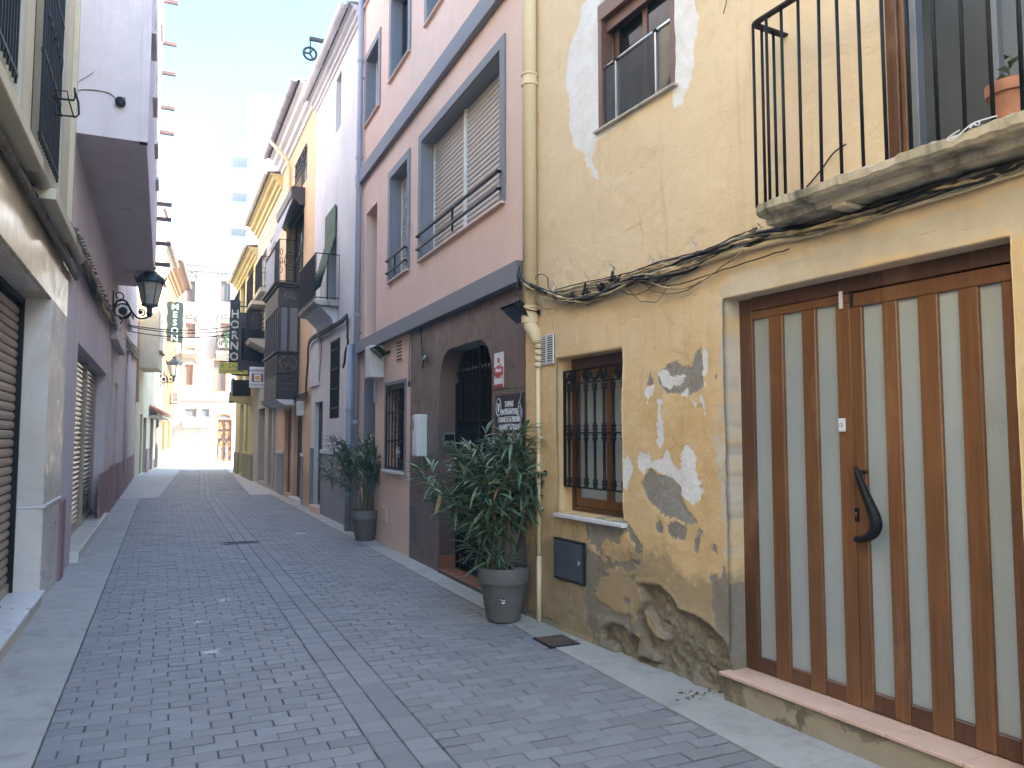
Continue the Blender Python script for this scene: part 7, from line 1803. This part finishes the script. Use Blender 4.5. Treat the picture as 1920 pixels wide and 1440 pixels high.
# ------------------------------------------------------------------ lanterns
def lantern(fr, px, pyt, pxl, pylt, label):
    """wall plate at px; lantern at pxl"""
    u_ = fr.u(px, pyt, 0); n_, zt = fr.castu(pxl, pylt, u_); _, zb = fr.castu(pxl, pylt+1, u_)
    return u_, n_, zt
def build_lamp(fr, u_, n_, zt, s, label):
    t = thing('street_lantern', label, 'street lamp', fr, (u_, 0, zt-1.1*s), 'wall lanterns on the left side of the street'); del t['group']
    ang = [math.pi/6+i*math.pi/3 for i in range(6)]
    def ringp(r, z): return [(u_+r*s*math.cos(a), n_+r*s*math.sin(a), z) for a in ang]
    def frus(q, r0, z0, r1, z1):
        a, b = ringp(r0, zt+z0*s), ringp(r1, zt+z1*s); q.add(a+b, [tuple(range(5,-1,-1)), tuple(range(6,12))]+[(i, (i+1)%6, 6+(i+1)%6, 6+i) for i in range(6)])
    q = MB(); frus(q, .265, -.36, .285, -.33); frus(q, .285, -.33, .27, -.24); frus(q, .27, -.24, .20, -.16); frus(q, .16, -.16, .12, -.09); frus(q, .12, -.09, .06, -.07); frus(q, .06, -.07, .10, -.03); frus(q, .10, -.03, .12, .0)
    for a in ang: q.bar((u_+.265*s*math.cos(a), n_+.265*s*math.sin(a), zt-.36*s), (u_+.315*s*math.cos(a), n_+.315*s*math.sin(a), zt-.20*s), .03*s)
    q.build('roof', M['iron_blue'], t)
    q = MB(); frus(q, .145, -.82, .245, -.36); q.build('lamp_glass', M['lamp_glass'], t)
    q = MB()
    for a in ang: q.bar((u_+.15*s*math.cos(a), n_+.15*s*math.sin(a), zt-.82*s), (u_+.252*s*math.cos(a), n_+.252*s*math.sin(a), zt-.36*s), .02*s)
    q.build('frame', M['iron_blue'], t)
    q = MB(); frus(q, .17, -.86, .165, -.82); frus(q, .06, -.90, .10, -.861); frus(q, .05, -.98, .06, -.90); frus(q, .07, -1.02, .05, -.98); frus(q, .03, -1.1, .07, -1.02); q.build('base', M['iron_blue'], t)
    zc = zt-1.1*s; D_ = n_
    def S(P, r=.018, **k): q.tube([(u_, p[0], p[1]) for p in P], r*s, 6, **k)
    q = MB(); q.box(u_-.03*s, u_+.03*s, 0, .025, zc-.25*s, zc+.52*s); q.build('wall_plate', M['iron'], t)
    q = MB()
    arm = smooth_pts([(u_, .02, zc+.18*s), (u_, D_*.16, zc+.33*s), (u_, D_*.36, zc+.31*s), (u_, D_*.52, zc+.10*s), (u_, D_*.70, zc-.03*s), (u_, D_*.9, zc-.02*s), (u_, D_, zc+.04*s)]); q.tube(arm, .022*s, 7)
    S([(D_*.28+.16*s*math.cos(w_), zc+.10*s+.16*s*math.sin(w_)) for w_ in np.linspace(0, 2*math.pi, 18)[:-1]], .018, closed=True)
    S([(D_*.16+(.11-.07*k/20)*s*math.cos(w_), zc+.42*s+(.11-.07*k/20)*s*math.sin(w_)) for k, w_ in enumerate(np.linspace(-1.5, 4.5, 21))], .015)
    S([(D_*.14+(.13-.06*k/20)*s*math.cos(w_), zc-.08*s+(.13-.06*k/20)*s*math.sin(w_)) for k, w_ in enumerate(np.linspace(3.4, 8.0, 21))], .014)
    S([(D_*.77+(.085-.05*k/20)*s*math.cos(w_), zc+.10*s+(.085-.05*k/20)*s*math.sin(w_)) for k, w_ in enumerate(np.linspace(4.7, 11, 21))], .014)
    S([(.02, zc-.2*s), (D_*.10, zc-.12*s), (D_*.25, zc-.07*s), (D_*.40, zc+.0*s), (D_*.5, zc+.1*s)], .014); S([(D_*.5, zc+.02*s), (D_*.58, zc-.07*s), (D_*.52, zc+.12*s)], .014)
    q.build('arm', M['iron'], t, smooth=True)
    q = MB(); q.lathe((0,0,0), [(.001,-.02*s),(.085*s,-.015*s),(.085*s,.015*s),(.001,.02*s)], 14, False); q.v = [(u_+v[2], D_*.28+v[0], zc+.10*s+v[1]) for v in q.v]; q.build('boss', M['iron'], t)
    q = MB(); q.lathe((0,0,0), [(.001,-.02*s),(.04*s,-.015*s),(.04*s,.015*s),(.001,.02*s)], 12, False); q.v = [(u_+v[2], D_*.77+v[0], zc+.10*s+v[1]) for v in q.v]; q.build('boss', M['iron'], t)
    return t
u_ = LL.u(211, 570); n_, zt = LL.castu(283, 501, u_); n2, zb = LL.castu(283, 595, u_); s1 = (zt-zb)/1.1*1.0
print('lamp1', u_, n_, zt, zb); build_lamp(LL, u_, n_, zt, s1, 'large black wall lantern with frosted glass nearest to us on the left')
u_ = LB.u(300, 700); n_, zt = LB.castu(327, 669, u_); _, zb = LB.castu(327, 716, u_); print('lamp2', u_, n_, zt, zb)
build_lamp(LB, u_, n_, zt, (zt-zb)/1.1, 'black wall lantern just below the hanging green sign')
u_ = LB.u(341, 745); n_, zt = LB.castu(361, 722, u_); _, zb = LB.castu(361, 750, u_); print('lamp3', u_, n_, zt, zb)
build_lamp(LB, u_, n_, zt, (zt-zb)/1.1, 'farthest wall lantern against the sunlit white facade')

# ------------------------------------------------------------------ L3, L4, L5 beyond the bend
c3_, c4_, c5_ = LB.u(277, 880), LB.u(300, 880), LB.u(339, 800)
print('LB', c3_, c4_, c5_)
def lhouse(nm, label, a, b, top, mat, holes, wmat='white_cab'):
    t = thing(nm, label, 'house', LB, (a, 0, 0)); a, b = min(a, b), max(a, b)
    wall_holes(a, b, 0, top, holes).build('wall', M[mat], t); shell(t, a, b, top, 8, M[mat]); return t
def hl(x0, x1, z0, z1): a, b = LB.u(x0), LB.u(x1); return (min(a,b), max(a,b), z0, z1)
h3 = [hl(262, 266, .05, 2.5), hl(268, 274, .05, 2.4)]
l3 = lhouse('buff_house', 'pale buff house with boxed bay between lilac house and tiled canopy', -.001, c3_, 11.8, 'cream', h3)
q = MB(); a, b, c, d = h3[1]; q.box(a, b, -.2, -.17, c, d); q.build('door', M['maroon'], l3); a, b, c, d = h3[0]; q = MB(); q.box(a, b, -.2, -.17, c, d); s3 = q.build('roller_shutter', M['shutter_tan'], l3); slats(s3, a, b, c, d, -.17, .09, M['shutter_gloss'], 'slat', .02, .01)
q = MB(); q.box(c3_, -.0, 0, .04, 0, 1.05); 
for a, b in ((c3_+.01, h3[1][0]-.02),): q = MB(); q.box(a, b, 0, .04, 0, 1.05); q.build('plinth', M['mauve'], l3)
# boxed bay
n_b = .8; ua = LB.u(262, 640)+.0; ua = -.25; n3, z3 = LB.castu(295, 700, ua); zb3 = LB.castu(280, 690, ua)[1]; zt3 = LB.castu(280, 560, ua)[1]; n3 = max(.5, min(n3, 1.2)); ue = LB.u(305, 690, n3)
print('bay3', ua, n3, zb3, zt3, ue)
t = thing('boxed_bay', 'buff boxed bay with white side window overhanging the left pavement', 'bay', LB, (ua, 0, zb3))
q = MB(); q.box(ue, ua, .001, n3, zb3, zt3+4.5); q.build('wall', M['cream'], t, bevel=.01)
for k in range(3): z = zb3+.75+2.9*k; q = MB(); q.box(ue+.3, ua-.3, n3+.001, n3+.03, z, z+1.5); w_ = q.build('window', M['white_cab'], t); q = MB(); q.box(ue+.36, ua-.36, n3+.03, n3+.034, z+.06, z+1.44); q.build('pane', M['glass_pale'], w_); q = MB(); q.box(ue+.25, ua-.25, n3, n3+.10, z-.08, z-.0); q.build('window_sill', M['mauve'], t)
dpipe(LB, 259, .08, 2.9, 9.5, .05, 'orange brown downpipe next to the buff boxed bay', 'ochre', coll=(4, 6))
h4_ = [hl(281, 287, .05, 2.7), hl(289, 297, .05, 2.7), hl(286, 296, 4.0, 5.6), hl(286, 296, 7.0, 8.6)]
l4 = lhouse('shop_house', 'narrow cream house with dark shopfront under a tiled canopy', c3_-.001, c4_, 10.6, 'cream_lit', h4_)
for h in h4_[:2]: q = MB(); q.box(h[0], h[1], -.12, -.08, h[2], h[3]); q.build('shop_door', M['sign_green'], l4); q = MB(); q.box(h[0]+.15, h[1]-.15, -.08, -.075, .5, 2.5); q.build('pane', M['glass'], l4)
for h in h4_[2:]: simple_window(l4, LB, h, -.1, 'white_cab', 'glass_pale', .06, 1, 1)
zc = LB.z(285, 772, .55); a, b = c4_+.0, c3_+.3
t = thing('tiled_canopy', 'small canopy of red tiles over the shopfront on the left', 'canopy', LB, (a, 0, zc))
q = MB(); q.box(a, b, .001, .55, zc-.12, zc); q.build('slab', M['concrete'], t)
k = int((b-a)/.2)
for i in range(k):
    x = a+(b-a)*(i+.5)/k; q = MB(); q.tube([(x, .6, zc+.04), (x, .0, zc+.38)], .085, 8); q.build('tile', M['terracotta'], t)
eaves(l4, c4_+.01, c3_-.02, 10.6, .5, 'cream_lit', gut='roof_tile')
h5_ = [hl(312, 317, .9, 2.5), hl(322, 325, .9, 2.3), hl(328, 331, .9, 2.3), hl(304, 308, .05, 2.4), hl(306, 312, 4.2, 5.8), hl(324, 330, 4.2, 5.8), hl(306, 312, 7.2, 8.8), hl(324, 330, 7.2, 8.8)]
H5L = LB.z(336, 500, .5)
l5 = lhouse('orange_house', 'orange house with brown plinth and arched windows before the plaza', c4_-.001, c5_, H5L, 'orange', h5_)
print('L5 top', H5L)
for h in h5_[:3]+h5_[4:]: simple_window(l5, LB, h, -.12, 'white_cab', 'glass_pale', .05, 1, 1)
for h in h5_[:3]:
    a, b, c, d = h; q = MB(); r_ = (b-a)/2; q.prism([(a, d)]+[(a+r_-r_*math.cos(w_), d+r_*math.sin(w_)) for w_ in np.linspace(.01, math.pi-.01, 9)]+[(b, d)], .001, .012); q.build('arch', M['cream_lit'], l5)
    q = MB(); q.box(a-.1, b+.1, .001, .1, c-.1, c); q.build('window_sill', M['marble_white'], l5)
q = MB(); q.box(h5_[3][0], h5_[3][1], -.2, -.15, .05, 2.4); q.build('door', M['dark_wood'], l5)
q = MB(); q.box(c5_, c4_-.01, .001, .045, 0, .9); q.build('plinth', M['brown_plinth'], l5)
eaves(l5, c5_, c4_-.02, H5L, .7, 'orange', gut='roof_tile')
# air conditioners
for px, py, lb in ((325, 745, 'lower air conditioner unit on the orange house beside the lantern'), (333, 495, 'upper air conditioner unit high on the orange house')):
    u_, z_ = LB.cast(px-6, py, .0); n_ = .0
    t = thing('air_conditioner', lb, 'air conditioner', LB, (u_, 0, z_)); q = MB(); q.box(u_-.42, u_+.42, .12, .48, z_-.32, z_+.32); q.build('casing', M['ac_white'], t, bevel=.02)
    q = MB(); q.lathe((0,0,0), [(.22,0),(.22,.02)], 18); q.v = [(u_+.1+v[0], .481+v[2], z_+v[1]) for v in q.v]; q.build('fan_guard', M['iron'], t)
    q = MB(); q.box(u_+.421, u_+.425, .17, .44, z_-.26, z_+.26); q.build('side_grille', M['cable_grey'], t); q = MB(); q.bar((u_-.3, 0, z_-.35), (u_-.3, .48, z_-.35), .03); q.build('bracket', M['iron'], t); q = MB(); q.bar((u_+.3, 0, z_-.35), (u_+.3, .48, z_-.35), .03); q.build('bracket', M['iron'], t)
# hanging green sign
uS = LB.u(296, 610); na, nb_ = LB.castu(313, 600, uS)[0], LB.castu(343, 600, uS)[0]; z0, z1 = LB.castu(328, 643, uS)[1], LB.castu(328, 565, uS)[1]
print('meson', uS, na, nb_, z0, z1)
t = thing('hanging_sign', 'dark green vertical sign with wavy edge reading MESON', 'sign', LB, (uS, 0, z0)); w_ = nb_-na; H = z1-z0
P = []
for i in range(21): f = i/20; P.append((na+.02*math.sin(f*19), z0+.05+f*(H-.1)))
for i in range(8): f = i/8; P.append((na+.05+f*(w_-.1), z1-.03+.03*math.sin(f*12)))
for i in range(21): f = 1-i/20; P.append((nb_+.02*math.sin(f*17), z0+.05+f*(H-.1)))
for i in range(8): f = 1-i/8; P.append((na+.05+f*(w_-.1), z0+.03+.03*math.sin(f*12)))
q = MB(); q.prism([(p[0], p[1]) for p in P], 0, .06); q.v = [(uS-.03+v[1], v[0], v[2]) for v in q.v]; q.build('board', M['sign_green'], t)
q = MB(); mn = (na+nb_)/2; st_ = (H-.12)/5
for i, ch in enumerate('MESON'): text_mb(q, ch, st_*1.06, (uS+.036, mn, z0+.09+(4-i)*st_), NL, WU, .004, 1.1, 'CENTER', .006)
q.build('lettering', M['letter_cream'], t)
q = MB(); q.bar((uS, 0, z1-.15), (uS, na+.03, z1-.15), .035); q.build('bracket', M['iron'], t); q = MB(); q.bar((uS, 0, z0+.2), (uS, na+.03, z0+.2), .035); q.build('bracket', M['iron'], t)
# cables crossing the street
def span(a, b, sag, r, label, group):
    a, b = Vector(a), Vector(b); P = [a.lerp(b, t)+Vector((0,0,-sag*4*t*(1-t))) for t in np.linspace(0, 1, 17)]; q = MB(); q.tube([tuple(p) for p in P], r, 6)
    o = solo('street_cable', q, M['cable'], WF, tuple(a), label, 'cable', group, smooth=True); return o
u1 = LL.u(232, 600); zA = LL.z(232, 600); 
for i, (ya, yb, lb) in enumerate(((592, 606, 'upper cable pair strand crossing the street above the green sign'), (595, 611, 'middle of the three cables crossing the street behind the green sign'), (606, 614, 'lower single cable crossing the street toward the oriel'))):
    aa = LL.W(u1, .1, LL.z(232, ya-8, .1)); pb = RR.W(RR.u(497, yb, .5), .52, RR.z(497, yb-8+4*i, .5)); span(aa, pb, .22, .014, lb, 'cables crossing the street')

# ------------------------------------------------------------------ end of the street: sunlit white building
pe = np.array(G(340, 868)); EB = Fr(pe, (-1.0, -.42))
pe2 = np.array(G(388, 866.0)); EB = Fr(pe2, (-1.0, -.36))
zE = EB.z(390, 497); ub_ = lambda x, y=700: EB.u(x, y)
endb = thing('white_facade', 'sunlit white facade with tall windows and cornice closing the street', 'building', EB, (0,0,0))
uL, uR_ = ub_(300), ub_(480)
def he(x0, x1, y0, y1): a, b = ub_(x0, (y0+y1)/2), ub_(x1, (y0+y1)/2); xm = (x0+x1)/2; return (min(a,b), max(a,b), EB.z(xm, y1), EB.z(xm, y0))
wins = [he(349, 366, 527, 566), he(414, 432, 527, 566), he(347, 366, 606, 656), he(412, 431, 606, 656), he(346, 362, 683, 722), he(400, 424, 676, 734)]
g0 = he(343, 371, 764, 784); g1 = he(374, 395, 764, 784); sg0 = he(343, 370, 803, 858); sg1 = he(373, 395, 803, 845); dw = he(407, 434, 786, 861)
wins2 = [he(318, 330, 527, 566), he(446, 462, 606, 656)]
sg0 = (sg0[0], sg0[1], .15, sg0[3]); sg1 = (sg1[0], sg1[1], .15, sg1[3]); dw = (dw[0], dw[1], .02, dw[3])
wall_holes(uR_, uL, 0, zE, wins+[g0, g1, sg0, sg1, dw]).build('wall', M['white'], endb); shell(endb, uR_, uL, zE, 8, M['white'])
q = MB(); q.prism_u([(0, zE-.5), (.15, zE-.45), (.2, zE-.2), (.5, zE-.1), (.55, zE+.1), (0, zE+.12)], uR_, uL); q.build('cornice', M['white'], endb)
q = MB(); zs_ = EB.z(390, 752); q.prism_u([(0, zs_), (.12, zs_), (.2, zs_+.25), (0, zs_+.3)], uR_, uL); q.build('string_course', M['concrete'], endb)
for i, h in enumerate(wins):
    a, b, c, d = h; simple_window(endb, EB, h, -.15, 'wood_orange' if i > 1 else 'brown_alu', 'glass_pale', .12, 1, 1)
    ring(a, b, c, d, .14, .001, .05, False).build('window_surround', M['white'], endb)
    q = MB(); 
    for sgn in (-1, 1): q.tube([((a+b)/2+sgn*(.15+.35*t_), .08, d+.35+.25*math.sin(t_*5)) for t_ in np.linspace(0, 1, 9)], .06, 5)
    q.tube([((a+b)/2+.15*math.cos(w_), .08, d+.5+.15*math.sin(w_)) for w_ in np.linspace(0, 6.28, 10)[:-1]], .05, 5, closed=True); q.build('stucco_ornament', M['concrete'], endb)
for j, (x0, x1, y) in enumerate(((342, 372, 660), (405, 440, 660))):
    a, b = ub_(x1, y), ub_(x0, y); z = EB.z(x0, y); lb = ('left', 'right')[j]
    t = thing('balcony', f'white {lb} balcony with ornate railing on the sunlit end facade', 'balcony', EB, (a, 0, z)); q = MB(); q.prism_u([(0, z-.45), (.3, z-.3), (.7, z-.15), (.75, z), (0, z)], a, b); q.build('slab', M['white'], t)
    railing(t, [(a, 0), (a, .7), (b, .7), (b, 0)], z, z+1.0, .28, .015, 'cable_grey', .03)
    q = MB()
    for x in np.linspace(a+.3, b-.3, 5): q.tube([(x+.18*math.cos(w_), .72, z+.5+.3*math.sin(w_)) for w_ in np.linspace(0, 6.28, 10)[:-1]], .025, 5, closed=True)
    q.build('scrollwork', M['ac_white'], t)
for h in (g0, g1): simple_window(endb, EB, h, -.15, 'white_paint', 'glass_pale', .1, 0, 1)
for h in (sg0, sg1):
    a, b, c, d = h; q = MB(); q.box(a, b, -.2, -.15, c, d); s_ = q.build('shop_gate', M['cable_grey'], endb); k = 12
    for i in range(k): x = a+(b-a)*(i+.5)/k; q = MB(); q.box(x-.045, x+.045, -.12, -.06, c, d); q.build('slat', M['white_paint'], s_)
    for z in np.linspace(c+.2, d-.1, 5): q = MB(); q.box(a, b, -.06, -.04, z-.04, z+.04); q.build('rail', M['white_paint'], s_)
a, b, c, d = dw; q = MB(); q.box(a, b, -.2, -.12, c, d); dd = q.build('door', M['wood_orange'], endb, 'carved orange wooden double door')
q = MB(); q.box((a+b)/2-.03, (a+b)/2+.03, -.119, -.1, c, d); 
for sgn in (-1, 1):
    cx = (a+b)/2+sgn*(b-a)/4
    for zz in np.linspace(c+.5, d-.4, 4): q.tube([(cx+.28*math.cos(w_), -.11, zz+.28*math.sin(w_)) for w_ in np.linspace(0, 6.28, 12)[:-1]], .03, 5, closed=True)
    q.tube([(cx+.2*math.sin(t_*6), -.11, c+.2+t_*(d-c-.4)) for t_ in np.linspace(0, 1, 14)], .03, 5)
q.build('carving', M['dark_wood'], dd)
r_ = (b-a)/2*.9; q = MB(); q.prism([((a+b)/2-r_*math.cos(w_), d+.1+r_*.55*math.sin(w_)) for w_ in np.linspace(0, math.pi, 14)], .001, .03); q.build('fanlight', M['glass_pale'], endb); q = MB(); q.tube([((a+b)/2-r_*math.cos(w_), .05, d+.1+r_*.55*math.sin(w_)) for w_ in np.linspace(0, math.pi, 14)], .07, 6); q.build('door_arch', M['wood_orange'], endb)
# awning roll over the shop
a, b = ub_(396, 795), ub_(343, 795); z0 = EB.z(370, 802); z1 = EB.z(370, 786); q = MB(); q.prism_u([(0.001, z0), (.5, z0), (.55, z1-.2), (.001, z1)], a, b); solo('shop_awning', q, M['white'], EB, (a, 0, z0), 'folded white awning over the shop gates at the street end', 'awning')
# small tree beyond the balcony on the right
def leafy(cx, cy, cz, rx, rz, n, name, label):
    t = thing(name, label, 'shrub', WF, (cx, cy, cz)); q = MB(); q.lathe((cx, cy, cz), [(.12,0),(.18,.3),(.2,.31),(.2,.35),(.17,.35)], 12); q.build('pot', M['terracotta'], t); cz += .8; q = MB(); q.tube([(cx, cy, cz-.5), (cx+.03, cy, cz-.2), (cx, cy, cz)], .03, 7)
    rg = random.Random(9)
    for k in range(7): a_ = k*.9; q.tube([(cx, cy, cz-.3+.05*k), (cx+rx*.6*math.cos(a_), cy+rx*.6*math.sin(a_), cz+rz*.3*math.sin(k))], .015, 5)
    q.build('trunk', M['stem'], t); q = MB()
    for i in range(n):
        d1 = Vector((rg.gauss(0,1), rg.gauss(0,1), rg.gauss(0,1))).normalized(); lob = 1+.25*math.sin(d1.x*5)+.2*math.cos(d1.z*6); p = Vector((cx+d1.x*rx*lob*rg.uniform(.5,1), cy+d1.y*rx*lob*rg.uniform(.5,1), cz+d1.z*rz*lob*rg.uniform(.5,1)))
        e1 = Vector((rg.gauss(0,1), rg.gauss(0,1), rg.gauss(0,.6))).normalized()*.13; e2 = e1.cross(d1).normalized()*.05; q.add([p-e1, p+e2, p+e1, p-e2], [(0,1,2,3)])
    q.build('crown', M['leaf'], t, kind='stuff')
pp = EB.W(ub_(425, 660), .45, 0); ztr = EB.z(425, 664)
leafy(pp.x, pp.y, ztr, .45, .75, 700, 'balcony_shrub', 'small green shrub on the right balcony of the sunlit white facade')
# white posts of the plaza
for i, px in enumerate((413, 426)):
    p = EB.W(ub_(px, 850), 3.0, 0); q = MB(); q.lathe((p.x, p.y, 0), [(.05,0),(.05,.85),(.06,.87),(.055,.95),(.02,.98)], 10); solo('bollard', q, M['ac_white'], WF, (p.x, p.y, 0), ('pale bollard left of the carved door' if i == 0 else 'pale bollard right in front of the carved door'), 'bollard')
# ------------------------------------------------------------------ haze volume added over everything, standing in for glare at the street end
hz_ = MB(); hz_.box(-410, 410, -310, 710, -1.1, 34)
m = bpy.data.materials.new('haze_air'); m.use_nodes = True; nt = m.node_tree
for n_ in list(nt.nodes):
    if n_.type == 'BSDF_PRINCIPLED': nt.nodes.remove(n_)
pv = nt.nodes.new('ShaderNodeVolumePrincipled'); pv.inputs['Color'].default_value = (.97, .97, .96, 1); pv.inputs['Density'].default_value = .0045; pv.inputs['Anisotropy'].default_value = .3
nt.links.new(pv.outputs[0], [n_ for n_ in nt.nodes if n_.type == 'OUTPUT_MATERIAL'][0].inputs['Volume'])
solo('haze', hz_, m, WF, (0, 0, 0), kind='stuff')
